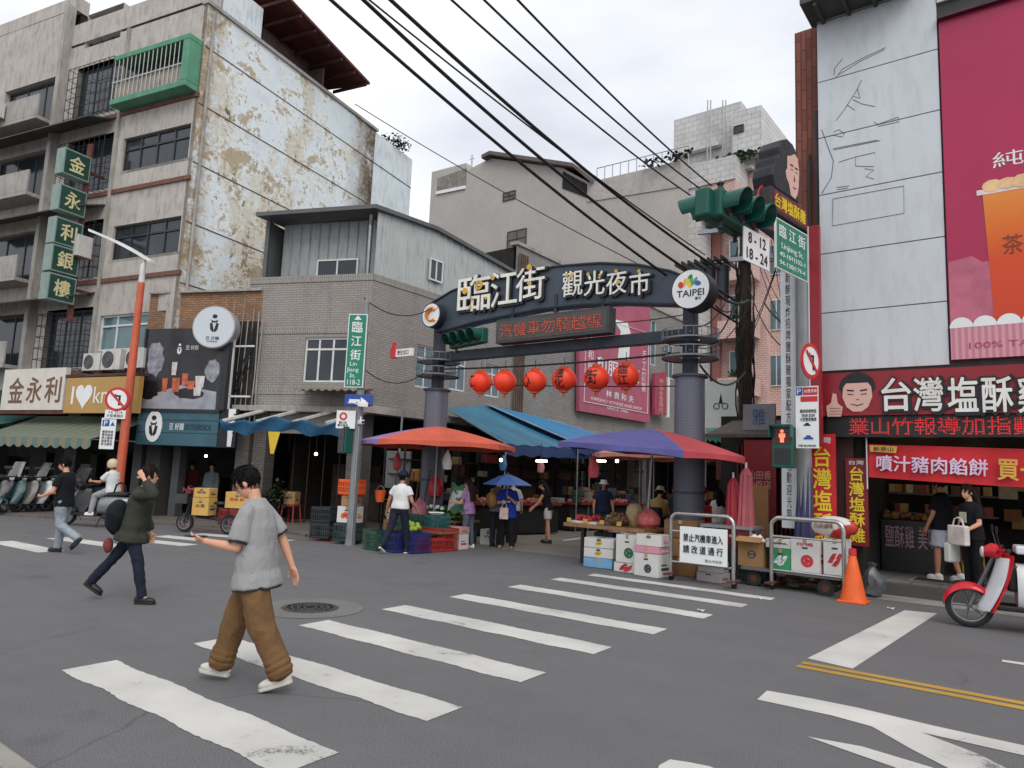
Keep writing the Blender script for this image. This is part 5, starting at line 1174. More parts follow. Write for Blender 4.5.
# red sign edge rising behind the plates
g = MB(); p = PY(812, 300, 12.75); t = thing('red_sign_strip', 'tall thin red sign board standing edge on beside the brick pier', 'sign', (p.x, 12.9, 2.4)); MB().bx(-.09, .09, 0, .12, 0, 3.9).build('board', M_red, t)
MB().bx(-.1, -.08, -.01, .13, 0, 3.9).build('edge', M_alu, t)
# left grey pole at the market corner
PL_ = G(350, 545); up = lambda px, py: D_(px, py, PL_)
def D_(px, py, g0): d = ray(px, py); t = (g0.x*_F0.x+g0.y*_F0.y)/(d.x*_F0.x+d.y*_F0.y); return EYE+d*t
t = thing('signal_pole', 'grey pole at the market corner carrying the tall green sign', 'pole', PL_)
MB().rev([(.12, 0), (.1, .2), (.085, 4.2), (.07, 5.5), (.02, 5.55)], n=20).build('pole', M_pole, t, True)
g = MB(); g.tube([(.1, -.06, 0), (.1, -.06, 2.6)], .02, 6); g.build('conduit', M_galv, t)
toA = math.atan2(-PL_.x, PL_.y)  # bearing to the camera
FA = radians(30)
def on_pole(px, py): return D_(px, py, PL_)
p = on_pole(358.5, 351.5); hS = on_pole(358, 315).z-on_pole(358, 388).z
t = thing('street_sign', 'tall green vertical street name sign before the grey tiled wall', 'sign', p+Vector((.05, -.12, 0)), FA); w_ = .44
MB().bx(-w_/2, w_/2, 0, .04, -hS/2, hS/2).build('border', M_wht, t); MB().bx(-w_/2+.02, w_/2-.02, -.004, -.001, -hS/2+.02, hS/2-.02).build('plate', M_sgn, t)
g = MB(); g.prism([(-.09, hS*.42), (.09, hS*.42), (0, hS*.48)], -.008, -.005); g.build('arrow', M_wht, t)
text('臨', M_wht, t, (0, -.005, hS*.32), .24, .26, bold=.02); text('江', M_wht, t, (0, -.005, hS*.13), .24, .24, bold=.02); text('街', M_wht, t, (0, -.005, -hS*.06), .24, .24, bold=.02); text('Lin\nJiang\nSt.', M_wht, t, (-.04, -.005, -hS*.26), .28, .36); text('118-2', M_wht, t, (0, -.005, -hS*.43), .3, .12)
p = on_pole(365, 401); t = thing('direction_plate', 'blue plate with white lettering on the market corner pole', 'sign', p+Vector((.0, -.15, 0)), FA)
MB().bx(-.36, .3, 0, .03, -.13, .13).build('plate', M_blue, t, bevel=.01); g = MB(); g.bx(-.25, .0, -.006, -.001, -.05, .02).prism([(.02, -.1), (.02, .07), (.16, -.02)], -.006, -.001); g.build('arrow', M_wht, t)
t = thing('security_camera', 'white security camera beside the blue plate on the corner pole', 'camera', on_pole(371, 405)+Vector((0, -.25, -.02)), radians(60)); MB().bx(-.1, .12, -.05, .05, -.05, .06).build('body', M_wht, t, bevel=.015); MB().cyl((.12, 0, 0), (.16, 0, 0), .035).build('lens', M_black, t); MB().tube([(-.1, 0, 0), (-.2, 0, .03), (-.3, .1, .03)], .015, 6).build('bracket', M_wht, t)
t = thing('security_camera', 'white security camera lower on the corner pole above the vegetable crates', 'camera', on_pole(368, 423)+Vector((0, -.2, 0)), radians(-20)); MB().bx(-.14, .1, -.045, .045, -.045, .05).build('body', M_wht, t, bevel=.015); MB().cyl((.1, 0, 0), (.14, 0, 0), .03).build('lens', M_black, t); MB().tube([(-.05, 0, .05), (-.05, 0, .12), (-.3, .1, .12)], .015, 6).build('bracket', M_wht, t)
t = thing('notice_plate', 'white notice plate with a red crest on the market corner pole', 'sign', on_pole(351.5, 420)+Vector((0, -.14, 0)), FA); MB().bx(-.24, .2, 0, .03, -.2, .2).build('plate', M_wht, t)
g = MB(); g.rev([(.05, 0), (.09, 0), (.09, .006), (.05, .006)], (-.08, 0, .07), 16, Matrix.Rotation(pi/2, 3, 'X')); g.build('crest', M_sigred, t); text('臨江街\n觀光夜市', M_lblack, t, (-.08, -.003, -.1), .24, .12)
t = thing('pedestrian_signal', 'dark green pedestrian signal on the market corner pole', 'traffic light', on_pole(347, 441)+Vector((-.05, -.12, .12)), FA-radians(40)); MB().bx(-.16, .16, 0, .2, -.4, .2).build('housing', M_sig, t, bevel=.02)
for k in (0, 1): MB().bx(-.12, .12, -.01, -.001, -.37+k*.29, -.12+k*.29).build('screen', M_lensd, t)
p = A(412, 354); t = thing('bottle_sign', 'small white sign with red bottle shape on the left arch column', 'sign', (p[0]-.1, 13.2, p[1])); MB().bx(-.3, .42, 0, .06, -.11, .1).build('board', M_wht, t)
g = MB(); g.prism([(-.42, -.14), (-.22, -.14), (-.22, .12), (-.28, .2), (-.28, .3), (-.36, .3), (-.36, .2), (-.42, .12)], -.02, .07); g.build('bottle_shape', M_sigred, t, bevel=.006); text('野生出口', mat('sign_dred', (150, 50, 50)), t, (.06, -.004, 0), .42, .13)
# orange lamp post, left
PO = G(115, 520)
t = thing('lamp_post', 'orange lamp post with flat white lamp head by the parked motorcycles', 'street lamp', PO); hO = D_(137, 264, PO).z
MB().rev([(.16, 0), (.15, .25), (.125, 1.2), (.095, hO-.55), (.09, hO-.55)], n=18).build('pole', mat('pole_orange', (196, 92, 62), .5, 0, .14, 2, grime=.25), t, True)
MB().rev([(.085, hO-.55), (.07, hO), (.02, hO+.03)], n=14).build('pole_top', M_alu, t, True)
a, b = D_(92, 228, PO)-PO, D_(153, 259, PO)-PO; g = MB(); m_ = a.lerp(b, .35)
g.sheet(lambda u, v: tuple(a.lerp(b, u)+Vector((.1*(v-.5), -.3*(v-.5)*(1.0-.5*abs(u-.5)), .10*sin(u*pi)*.6-.06))), 12, 4, .07); g.build('lamp_head', mat('lamp_head', (216, 216, 214), .4), t, True)
g = MB(); g.tube([(0, 0, hO-.1), tuple(b.lerp(a, .12)+Vector((0, 0, -.05)))], .05, 8); g.build('bracket', M_alu, t)
p = D_(123, 400, PO); t = thing('prohibition_sign', 'round no right turn sign on the orange lamp post', 'sign', p+Vector((.05, -.18, 0)), radians(40)); round_sign(t, .34)
t = thing('time_plate', 'small white hours plate under the round sign on the orange post', 'sign', D_(121, 415, PO)+Vector((.05, -.18, 0)), radians(40)); MB().bx(-.28, .28, 0, .02, -.12, .12).build('plate', M_wht, t); text('7-9  17-19\n大型車除外', M_lblack, t, (0, -.003, 0), .46, .17)
t = thing('parking_sign', 'white parking plate with blue P on the orange lamp post', 'sign', D_(114, 434, PO)+Vector((.02, -.18, 0)), radians(40)); MB().bx(-.2, .2, 0, .02, -.43, .43).build('plate', M_wht, t); MB().bx(-.17, .02, -.004, -.001, .2, .38).build('blue_patch', M_blue, t)
text('P', M_wht, t, (-.075, -.006, .29), .09, .13, bold=.02); text('機車停車\n專用區域\n禁止臨停\n違者拖吊\n依法處罰', M_lblack, t, (0, -.003, -.12), .3, .42)
g = MB(); g.prism([(.05, .22), (.17, .22), (.11, .34)], -.006, -.002); g.build('blue_triangle', M_blue, t)
# dark utility pole with transformer in the lane
PU = Vector((-6.05, 17.2, 0)); t = thing('utility_pole', 'dark utility pole wrapped in cables behind the right arch column', 'pole', PU); hU = PY(745, 215, 17.2).z
MB().rev([(.19, 0), (.17, 2), (.13, hU), (.02, hU+.05)], n=18).build('pole', M_wood, t, True)
g = MB(); rnd = random.Random(9)
for k in range(14):
    a0 = rnd.uniform(0, 6.28); z = rnd.uniform(2.2, 5); pts_ = [(.21*cos(a0+.5*sin(q))+.02*cos(q*2+k), .21*sin(a0+.5*sin(q)), z+q*.35) for q in range(9)]; g.tube(pts_, .02, 5)
g.build('wrapped_cables', M_cable, t, True)
def arm_at(z, L, ang, nm): g = MB(); c, s = cos(ang), sin(ang); g.box((0, -.2, z), (2*L, .09, .11), ang); g.build(nm, M_galv if nm == 'crossarm' else M_black, t)
arm_at(hU-.4, 1.1, .2, 'crossarm'); arm_at(hU-1.2, .9, .2, 'crossarm')
g = MB()
for q in range(3): g.cyl((-1.15+q*.34, -.25, hU-2.15), (-1.15+q*.34, -.25, hU-1.35), .15, n=14)
g.each('transformer', mat('transformer', (52, 58, 66), .5, .2, .2), t, True)
g = MB()
for q in range(8): g.bx(-1.55+q*.17, -1.5+q*.17, -.75, .3, hU-1.3, hU-1.2)
g.build('cable_rack', M_cable, t)
g = MB()
for x in (-.9, -.5, .5, .9): g.rev([(.03, 0), (.07, .05), (.04, .1), (.07, .15), (.02, .22)], (x, -.2, hU-.35), 10)
g.each('insulator', mat('insulator', (60, 60, 66), .4), t)
def to(px, py, Y=17): return PY(px, py, Y)
cables = [((322, -8, 9.5), (742, 326, 17), .042, .25, 'thick black cable sagging lowest across the arch lettering'), ((355, -8, 9.5), (735, 300, 17), .045, .3, 'thick double black cable crossing above the arch'), ((382, -8, 9.5), (720, 270, 17), .045, .2, 'thick black cable passing in front of the grey block roof'),
 ((445, -6, 9), (690, 195, 16), .026, .12, 'leftmost thin grey cable of three meeting at the signals'), ((478, -6, 9), (702, 190, 16), .026, .12, 'middle thin cable of three meeting at the signals'), ((512, -6, 9), (712, 186, 16), .026, .1, 'rightmost thin cable of three meeting at the signals'),
 ((355, 104, 20), (690, 290, 17), .02, .15, 'thin cable starting at the flaking wall top'), ((362, -6, 9.5), (705, 255, 16), .022, .1, 'thin cable beside the double black cable'),
 ((445, 369, 18), (680, 353, 14.2), .035, .06, 'thick black cable just above the red lanterns'), ((470, 384, 18), (690, 386, 14.2), .02, .03, 'thin wire running behind the red lanterns'), ((612, 323, 16), (688, 314, 14.8), .018, .03, 'thin wire running from the display past the pink billboard'),
 ((716, 292, 14.6), (748, 300, 17), .05, .15, 'heavy black cable from the round badge to the utility pole'), ((716, 306, 14.6), (742, 300, 17), .03, .2, 'looping cable below the round badge'), ((700, 365, 14), (745, 372, 17), .035, .35, 'heavy cable drooping from the column basket'), ((748, 285, 17), (780, 345, 13.2), .02, .2, 'thin cable sagging from utility pole to white strip sign'), ((742, 250, 17), (800, 245, 13), .02, .3, 'thin cable sagging from utility pole to signal pole'),
 ((364, 298, 16.5), (432, 308, 18), .02, .3, 'thin cable drooping from market corner pole to the arch'), ((360, 365, 16.5), (425, 372, 18), .02, .35, 'thin cable drooping under the bottle sign')]
for (a, b, da), (c, d, db), r, s, lb in cables: cable(lb, [PD(a, b, da), PD(c, d, db)], r*.62, s)
rnd = random.Random(21)
for k in range(12):
    a = PU+Vector((rnd.uniform(-.8, .8), rnd.uniform(-.3, .3), hU-rnd.uniform(.3, 3.2))); b = [Vector((-5.9, 13.6, rnd.uniform(4.2, 5.6))), Vector((-4.2, 15.5, rnd.uniform(3.4, 5.6))), Vector((-9.5, 26, rnd.uniform(5, 8))), Vector((-3.6, 13.6, rnd.uniform(3.6, 5.4)))][k % 4]
    cable(['thin loose cable looping from utility pole to arch column', 'thin loose cable looping from utility pole to red banner wall', 'thin loose cable running back along the lane', 'thin loose cable looping from utility pole to brick pier'][k % 4], [a, b], rnd.choice((.009, .012, .018)), rnd.uniform(.15, .6), 'loose cables round the utility pole', 16)
# signs at the right side of the lane
def board(name, label, px0, px1, py0, py1, Y, m, body=None, tm=None, cat='sign', vert=False, tw=.7, th=.7):
    p0 = PY(px0, (py0+py1)/2, Y); p1 = PY(px1, (py0+py1)/2, Y); zt_ = PY((px0+px1)/2, py0, Y).z; zb_ = PY((px0+px1)/2, py1, Y).z
    t = thing(name, label, cat, ((p0.x+p1.x)/2, Y, (zt_+zb_)/2)); w = p1.x-p0.x; h = zt_-zb_
    MB().bx(-w/2, w/2, 0, .08, -h/2, h/2).build('panel', m, t)
    if body: text('\n'.join(body) if vert else body, tm, t, (0, -.003, 0), w*tw, h*th, bold=.01)
    return t
b_ = board('hanging_sign', 'white hanging sign with a small drawn bicycle left of the utility pole', 706, 736, 381, 428, 19, mat('sign_mint', (206, 222, 216), .5, 0, .04))
g = MB()
for x in (-.12, .12): g.rev([(.07, 0), (.09, 0), (.09, .006), (.07, .006)], (x, -.01, -.05), 14, Matrix.Rotation(pi/2, 3, 'X'))
g.prism([(-.06, .02), (0, .3), (.06, .02)], -.012, -.005); g.build('drawing', M_lblack, b_)
board('vertical_sign', 'pale pink vertical sign with gold characters right of the bicycle sign', 738, 753, 384, 425, 18.5, mat('sign_palepink', (206, 170, 178)), '莊佳香', mat('sign_goldt', (190, 140, 60)), vert=True)
board('hanging_sign', 'grey weathered sign with one blue character below the utility pole', 743, 775, 404, 430, 15.5, mat('sign_greyblue', (134, 140, 146), .6, 0, .12, 3), '雅', mat('sign_bluet', (70, 96, 140)), tw=.4, th=.62)
board('shop_sign', 'red shop panel with faint white script behind the cardboard sheets', 744, 776, 440, 520, 15.2, M_red, '山田香\n小吃店', mat('faint_white', (214, 150, 140)), cat='shop panel', th=.22)
board('shop_sign', 'dark maroon shop panel with gold script left of the red panel', 716, 745, 448, 480, 17.2, mat('maroon', (92, 36, 36)), '北吉\n香記', mat('dull_gold', (150, 110, 60)), cat='shop panel', th=.6)
# small roofed kiosk and lane back wall
t = thing('lane_shop', 'dark low lane shop with a brown eave at the right lane side', 'building', (-4.6, 16.2, 0))
MB().bx(-1.9, 1.0, .6, 12, 0, 3.3).build('wall', M_dark2, t)
g = MB(); g.add([(-1.6, -1.1, 2.75), (1.0, -1.1, 2.75), (1.0, .8, 3.25), (-1.6, .8, 3.25), (-1.6, -1.1, 2.68), (1.0, -1.1, 2.68), (1.0, .8, 3.18), (-1.6, .8, 3.18)], [(0, 1, 2, 3), (7, 6, 5, 4), (0, 4, 5, 1), (1, 5, 6, 2), (2, 6, 7, 3), (3, 7, 4, 0)]); g.build('eave', mat('eave', (92, 84, 78), .8, 0, .2, 3, grime=.4), t)
g = MB()
for k in range(14): g.bx(-1.5+k*.1, -1.45+k*.1, .55, .6, .3, 2.6)
g.build('lattice', M_rust, t)

# ================================================================== umbrellas and tarpaulins
def mk_umbrella(name, label, loc, R, zr, zt, cols, n=8, rz=0, rim=.12, pole_h=None, flare=.25):
    t = thing(name, label, 'umbrella', loc, rz)
    g = MB()
    for k in range(n):
        a0, a1 = 2*pi*k/n, 2*pi*(k+1)/n; g.m(cols[k % len(cols)])
        def fn(u, v):
            a = a0+(a1-a0)*u; cr_ = cos((a1-a0)/2)/cos(a-(a0+a1)/2); r = R*v*(1-(1-cr_)*.9)
            z = zt-(zt-zr)*(v**1.35)-.05*sin(u*pi)*v**2*sin(v*pi); return (r*cos(a), r*sin(a), z)
        g.grid(fn, 8, 8)
        g.grid(lambda u, v: (lambda q: (q[0], q[1], q[2]-rim*v*(1-.25*sin(u*pi))))(fn(u, 1)), 8, 1)
    return t, g
M_uor = mat('umb_orange', (204, 92, 68), .75, 0, .16, 1.6, .2, 12, grime=.25, gcol=(130, 70, 60)); M_upu = mat('umb_lilac', (140, 118, 168), .75, 0, .16, 1.6, .2, 12); M_uvi = mat('umb_violet', (88, 86, 146), .75, 0, .18, 1.6, .2, 12, grime=.3, gcol=(70, 70, 110)); M_ure = mat('umb_red', (184, 70, 76), .75, 0, .16, 1.6, .2, 12, grime=.25, gcol=(120, 60, 64)); M_ublue = mat('umb_blue', (48, 84, 142), .55, 0, .08, 3); M_peach = mat('umb_peach', (214, 150, 128), .6)
def finish_umb(t, g, mats, R, zr, zt, n, base=True, pole_m=M_galv):
    g.build('canopy', mats, t, 30, fix=False)
    p = MB(); p.cyl((0, 0, .0), (0, 0, zt-.02), .022, n=10); p.build('pole', pole_m, t, True)
    r = MB()
    for k in range(n): a = 2*pi*k/n; r.tube([(0, 0, zt-.06), (R*.55*cos(a), R*.55*sin(a), zt-.06-(zt-zr)*.45), (R*.98*cos(a), R*.98*sin(a), zr-.02)], .009, 5); r.tube([(0, 0, zr-.05), (R*.5*cos(a), R*.5*sin(a), zt-.06-(zt-zr)*.42)], .007, 4)
    r.build('ribs', M_galv, t)
    if base: b = MB(); b.rev([(.24, 0), (.24, .06), (.05, .09), (.03, .3)], n=20); b.build('base', M_conc2, t)
t, g = mk_umbrella('market_umbrella', 'large orange market umbrella with a lilac section over the vegetable stall', (-11.64, 12.34, 0), 1.85, 2.33, 2.74, [0, 0, 0, 0, 0, 1, 0, 0], 8, radians(0)); finish_umb(t, g, [M_uor, M_upu], 1.85, 2.33, 2.74, 8)
t, g = mk_umbrella('market_umbrella', 'violet and red market umbrella over the fruit table', (-6.42, 12.7, 0), 1.84, 2.28, 2.68, [1, 1, 1, 0, 0, 0, 0, 1], 8, radians(-2)); t.rotation_euler = (0, radians(3.5), radians(-2)); finish_umb(t, g, [M_uvi, M_ure], 1.84, 2.28, 2.68, 8)
t, g = mk_umbrella('market_umbrella', 'peach market umbrella further inside the lane', (-8.6, 17.5, 0), 1.7, 2.35, 2.75, [0], 8, .3); finish_umb(t, g, [M_peach], 1.7, 2.35, 2.75, 8)
def tarp(label, q, m, sag=.12, val=.28, mv=None, corr=0):
    t = thing('tarpaulin', label, 'tarpaulin', q[0])
    o = Vector(q[0]); a, b, c, d = [Vector(x)-o for x in q]
    def fn(u, v): p = a.lerp(b, u).lerp(d.lerp(c, u), v); return (p.x, p.y, p.z-sag*sin(pi*v)*(.5+.5*sin(u*9)**2)*.6+.02*sin(u*40)*v)
    g = MB(); g.sheet(fn, 40, 8, .015); g.build('sheet', m, t, True)
    if val: g = MB(); g.grid(lambda u, v: (lambda p: (p[0]+.02*sin(u*31), p[1], p[2]-val*v-.03*abs(sin(u*17))*v))(fn(u, 1)), 40, 3); g.build('valance', mv or m, t, True)
    g = MB(); g.tube([tuple(a), tuple(d)], .02, 6).tube([tuple(b), tuple(c)], .02, 6)
    for w in (d, c): g.tube([tuple(w), (w.x, w.y, -o.z)], .022, 6)
    g.build('frame', M_galv, t)
    return t
M_t1 = mat('tarp_teal', (58, 112, 138), .5, 0, .15, 1.2); M_t2 = mat('tarp_blue', (46, 126, 172), .45, 0, .12, 1.2); M_tv = mat('tarp_navy', (40, 66, 110), .6, 0, .2, 3)
tarp('teal blue tarpaulin awning sloping out from the market wall', [PX(446, 408, -14.9), PX(488, 405, -14.9), PX(590, 449, -12.2), PX(506, 444, -12.2)], M_t1, .1, .3, M_tv)
tarp('bright blue tarpaulin flap lying over the teal awning', [PX(486, 404, -14.8), PX(548, 419, -14.8), PX(650, 449, -12.1), PX(578, 444, -12.1)], M_t2, .06, .3, M_tv)
tarp('dark blue tarpaulin further back along the lane', [PX(548, 421, -14.9), PX(600, 435, -14.9), PX(668, 453, -12.3), PX(640, 450, -12.3)], mat('tarp_dark', (44, 78, 110), .55), .06, .3, M_tv)
tarp('small green tarpaulin behind the right arch column', [PY(706, 428, 18), PY(738, 428, 18), PY(742, 440, 17), PY(706, 436, 17)], mat('tarp_green', (40, 130, 104), .5), .05, .1)
# folded umbrellas leaning by the cardboard
for k, (px, py0, py1, m, lb, ln_) in enumerate([(744, 468, 585, mat('fold_pink', (166, 84, 92), .7, 0, .15, 4), 'furled dusty pink umbrella standing behind the two barriers', .02), (736, 478, 585, mat('fold_red', (150, 36, 48), .7, 0, .15, 4), 'furled crimson umbrella left of the dusty pink one', -.03), (803, 460, 560, mat('fold_navy', (50, 50, 88), .7, 0, .25, 3), 'furled navy and red umbrella against the signal pole', .03)]):
    Yp = 12.75 if k < 2 else 12.95; p = PY(px, py1, Yp); zt_ = PY(px, py0, Yp).z
    t = thing('furled_umbrella', lb, 'umbrella', (p.x, Yp, 0.0)); g = MB(); N = 20; vs = []
    prof = [(.03, .35), (.12, .45), (.14, .8), (.12, 1.2), (.09, zt_-.12), (.03, zt_)]
    for r, z in prof:
        for i in range(N): a = 2*pi*i/N; q = r*(1+.22*(i % 2)); vs.append((q*cos(a)+ln_*z, q*sin(a), z))
    g.add(vs, [(j*N+i, j*N+(i+1) % N, (j+1)*N+(i+1) % N, (j+1)*N+i) for j in range(5) for i in range(N)]+[tuple(range(N-1, -1, -1)), tuple(range(5*N, 6*N))]); g.build('cloth', m, t)
    g = MB(); g.tube([(0, 0, 0), (ln_*zt_, 0, zt_+.1)], .02, 8); g.build('pole', M_alu, t); MB().rev([(.16, 0), (.16, .05), (.04, .07)], n=14).build('base', M_conc2, t)
# ================================================================== crates, cartons and stalls
M_card = mat('cardboard', (158, 120, 80), .85, 0, .12, 4); M_cardd = mat('cardboard_dark', (120, 88, 58), .85, 0, .15, 4); M_cwhite = mat('carton_white', (206, 204, 200), .7, 0, .05, 4); M_cpink = mat('carton_pink', (206, 140, 158), .7, 0, .06); M_cblue = mat('carton_blue', (112, 160, 196), .7, 0, .15, 5); M_cgreen = mat('carton_green', (54, 140, 92), .7, 0, .1); M_styro = mat('styrofoam', (222, 222, 218), .8, 0, .03); M_ink = mat('carton_ink', (60, 64, 74), .7)
M_inkr = mat('carton_red', (190, 50, 56), .7); M_inkg = mat('carton_dkgreen', (46, 96, 62), .7); M_inky = mat('carton_gold', (200, 160, 40), .7)
def carton(label, loc, w, d, h, m, rz=0, print_=None, ink=None, band=None, group=None, tape=True, words=None, hole=True):
    t = thing('carton', label, 'box', loc, rz, group)
    MB().bx(-w/2, w/2, -d/2, d/2, .003, h).build('box', m, t, bevel=.006)
    if tape: g = MB(); g.bx(-.03, .03, -d/2+.004, d/2-.004, h+.001, h+.004).bx(-.03, .03, -d/2-.003, -d/2-.001, h-.07, h); g.build('tape', mat('tape', (170, 150, 116), .3), t)
    if hole: g = MB(); g.bx(-.045, .045, -d/2-.004, -d/2-.001, h*.72, h*.72+.028); g.build('hand_hole', M_ink, t)
    if band: MB().bx(-w/2-.002, w/2+.002, -d/2-.002, d/2+.002, h*.02, h*.2).build('band', band, t)
    if print_ == 'round':
        g = MB(); g.rev([(h*.1, 0), (h*.19, 0), (h*.19, .004), (h*.1, .004)], (w*.08, -d/2-.001, h*.36), 20, Matrix.Rotation(pi/2, 3, 'X')); 
        for k in range(3): a = k*2.1; g.rev([(.001, .0), (h*.06, 0), (h*.06, .005), (.001, .005)], (w*.08+h*.05*cos(a), -d/2-.002, h*.36+h*.05*sin(a)), 8, Matrix.Rotation(pi/2, 3, 'X'))
        g.build('fruit_print', ink or M_ink, t)
    elif print_ == 'leaf':
        g = MB()
        for k in range(5): x = -w*.18+w*.09*k; z = h*(.4+.12*sin(k*2)); g.prism([(x-.05, z-.03), (x, z+.05), (x+.06, z+.06), (x+.02, z-.04)], -d/2-.004, -d/2-.001)
        g.build('leaf_print', ink or M_inkg, t)
    elif print_ == 'fruit':
        g = MB()
        for k in range(4): g.rev([(.001, 0), (h*.16, 0), (h*.16, .004), (.001, .004)], (-w*.0+h*.15*(k-1.5), -d/2-.001, h*(.42+.1*(k % 2))), 10, Matrix.Rotation(pi/2, 3, 'X'))
        g.build('fruit_print', ink or M_inky, t)
    if words: text(words, ink or M_ink, t, (0, -d/2-.002, h*.55 if print_ is None else h*.86), w*.6, h*(.2 if print_ is None else .1))
    # printing on the right-hand end
    g = MB(); g.bx(w/2+.001, w/2+.003, -d*.28, d*.28, h*.3, h*.42).bx(w/2+.001, w/2+.003, -d*.28, d*.1, h*.5, h*.56); g.build('end_print', ink or M_ink, t)
    return t
def crate(label, loc, w, d, h, m, rz=0, group=None, fill=None):
    t = thing('crate', label, 'crate', loc, rz, group); g = MB(); th = .018
    g.bx(-w/2, w/2, -d/2, d/2, 0, .02)
    for s in (-1, 1):
        for z0, z1 in ((0, .05), (h*.48, h*.54), (h-.06, h)): g.bx(-w/2, w/2, s*d/2-s*th, s*d/2, z0, z1); g.bx(s*w/2-s*th, s*w/2, -d/2, d/2, z0, z1)
        n = max(4, int(w/.05))
        for k in range(n+1): x = -w/2+w*k/n; g.bx(max(-w/2, x-.009), min(w/2, x+.009), s*(d/2-.002)-s*.012, s*(d/2-.002), 0, h-.02)
        n = max(3, int(d/.05))
        for k in range(n+1): y = -d/2+d*k/n; g.bx(s*(w/2-.002)-s*.012, s*(w/2-.002), max(-d/2, y-.009), min(d/2, y+.009), 0, h-.02)
    g.build('basket', m, t)
    if fill:
        f = MB(); rr = random.Random(len(label)*13); 
        MB().bx(-w/2+.03, w/2-.03, -d/2+.03, d/2-.03, .02, h*.85).build('packing', M_dark2, t)
        for k in range(26): f.ell((rr.uniform(-w*.42, w*.42), rr.uniform(-d*.42, d*.42), h*.88+rr.uniform(0, .05)), rr.uniform(.035, .06), 8, 6)
        f.build('produce', fill, t, True)
    return t
def heap(name, label, cat, loc, r, n, s, m, group=None, leaf=False, rz=0):
    rr = random.Random(len(label)*7+n); g = MB()
    if leaf: leaves(g, (0, 0, r[2]*.45), (r[0], r[1], r[2]*.6), n, s, rr)
    else:
        for k in range(n):
            a = rr.uniform(0, 6.28); q = sqrt(rr.random()); z = r[2]*(1-q*q)*rr.uniform(.2, 1)+s*.6; g.ell((r[0]*q*cos(a), r[1]*q*sin(a), z), s*rr.uniform(.8, 1.15), 9, 6)
        g.ell((0, 0, s*.3), (r[0]*.9, r[1]*.9, r[2]*.7), 14, 6)
    if group:
        sh = None
        for k in range(n):
            a = rr.uniform(0, 6.28); q = sqrt(rr.random()); z = r[2]*(1-q*q)*rr.uniform(.2, 1)+s*.6; x, y = r[0]*q*cos(a), r[1]*q*sin(a)
            if sh is None: o = MB().ell((0, 0, 0), s, 10, 7).build(name, m, None, True); sh = o
            else: o = sh.copy(); COL.objects.link(o)
            o.location = Vector(loc)+Vector((x, y, z)); tag(o, label, cat, group)
        return o
    o = g.build(name, m, None, not leaf, fix=not leaf, loc=loc, rz=rz); return tag(o, label, cat, group, 'stuff')
M_gcrate = mat('crate_green', (36, 78, 62), .5, 0, .12); M_bcrate = mat('crate_blue', (34, 44, 100), .5, 0, .12); M_rcrate = mat('crate_red', (160, 50, 46), .5, 0, .12); M_ocrate = mat('crate_orange', (222, 92, 40), .5, 0, .1); M_kcrate = mat('crate_black', (36, 42, 48), .5, 0, .15)
M_veg = leafmat('veg_green', (66, 112, 46)); M_veg2 = leafmat('veg_pale', (120, 150, 72)); M_lime = mat('lime_fruit', (150, 176, 66), .5, 0, .2, 6); M_apple = mat('apple_red', (178, 36, 44), .4, 0, .25, 9); M_orng = mat('fruit_orange', (206, 120, 40), .5, 0, .2, 8); M_yel2 = mat('fruit_yellow', (200, 168, 60), .5, 0, .2, 8); M_meat = mat('meat', (150, 84, 72), .5, 0, .35, 9)
Gp = lambda px, py, dz=0: (lambda p: (p.x, p.y, p.z+dz))(G(px, py))
# stack by the corner pole
c0 = G(322, 541)
for k in range(2): crate(['black crate at the bottom of the two beside the corner pole', 'black crate on top of another, left of the orange crate'][k], (c0.x-.1, c0.y+.1, .06+.36*k), .5, .4, .35, M_kcrate, AG)
c1 = G(341, 545)
crate('dark green crate under the orange and white carton by the corner pole', (c1.x-.15, c1.y+.3, .06), .52, .42, .4, mat('crate_dkgreen', (36, 62, 58)), AG)
carton('white carton with orange print stacked by the corner pole', (c1.x-.12, c1.y+.3, .47), .46, .36, .36, M_cwhite, AG, 'fruit', M_ocrate, words=None)
carton('tan carton squeezed under the orange crate by the pole', (c1.x-.1, c1.y+.3, .84), .36, .3, .24, M_card, AG)
crate('bright orange crate topping the stack beside the corner pole', (c1.x-.12, c1.y+.3, 1.09), .5, .38, .34, M_ocrate, AG)
t = thing('bucket', 'small orange bucket hanging behind the market corner pole', 'bucket', (-12.35, 11.3, .95)); MB().rev([(.09, 0), (.13, .26), (.12, .26), (.08, .02)], n=16).build('pail', M_ocrate, t, True); MB().tube([(.12*cos(a/8*pi), 0, .26+.1*sin(a/8*pi)) for a in range(9)], .008, 5).build('handle', M_galv, t)
# crates in front of the vegetable stall
row = [(363, 551, M_gcrate, 'olive green crate at the left end of the floor row'), (381, 553, M_bcrate, 'blue crate next to the olive one on the floor'), (399, 554, M_bcrate, 'blue crate behind the white shirted man on the floor')]
for px, py, m, lb in row: p = G(px, py); crate(lb, (p.x, p.y+.45, .0), .44, .5, .4, m, radians(-6), None, [M_veg2, None, M_lime][row.index((px, py, m, lb))] if False else None)
for k, (px, py, m, lb) in enumerate([(372, 551, M_gcrate, 'dark green crate raised on the second tier at left'), (402, 552, mat('crate_teal', (46, 96, 96)), 'teal crate raised on the second tier')]):
    p = G(px, py); t = crate(lb, (p.x, p.y+1.0, .42), .5, .4, .32, m, radians(-6))
    if k == 1:
        tt = thing('tray', 'white polystyrene tray resting on the teal crate', 'tray', (p.x, p.y+.97, .745)); MB().rev([(.16, 0), (.24, .05), (.23, .055), (.15, .012)], n=4).build('dish', M_styro, tt)
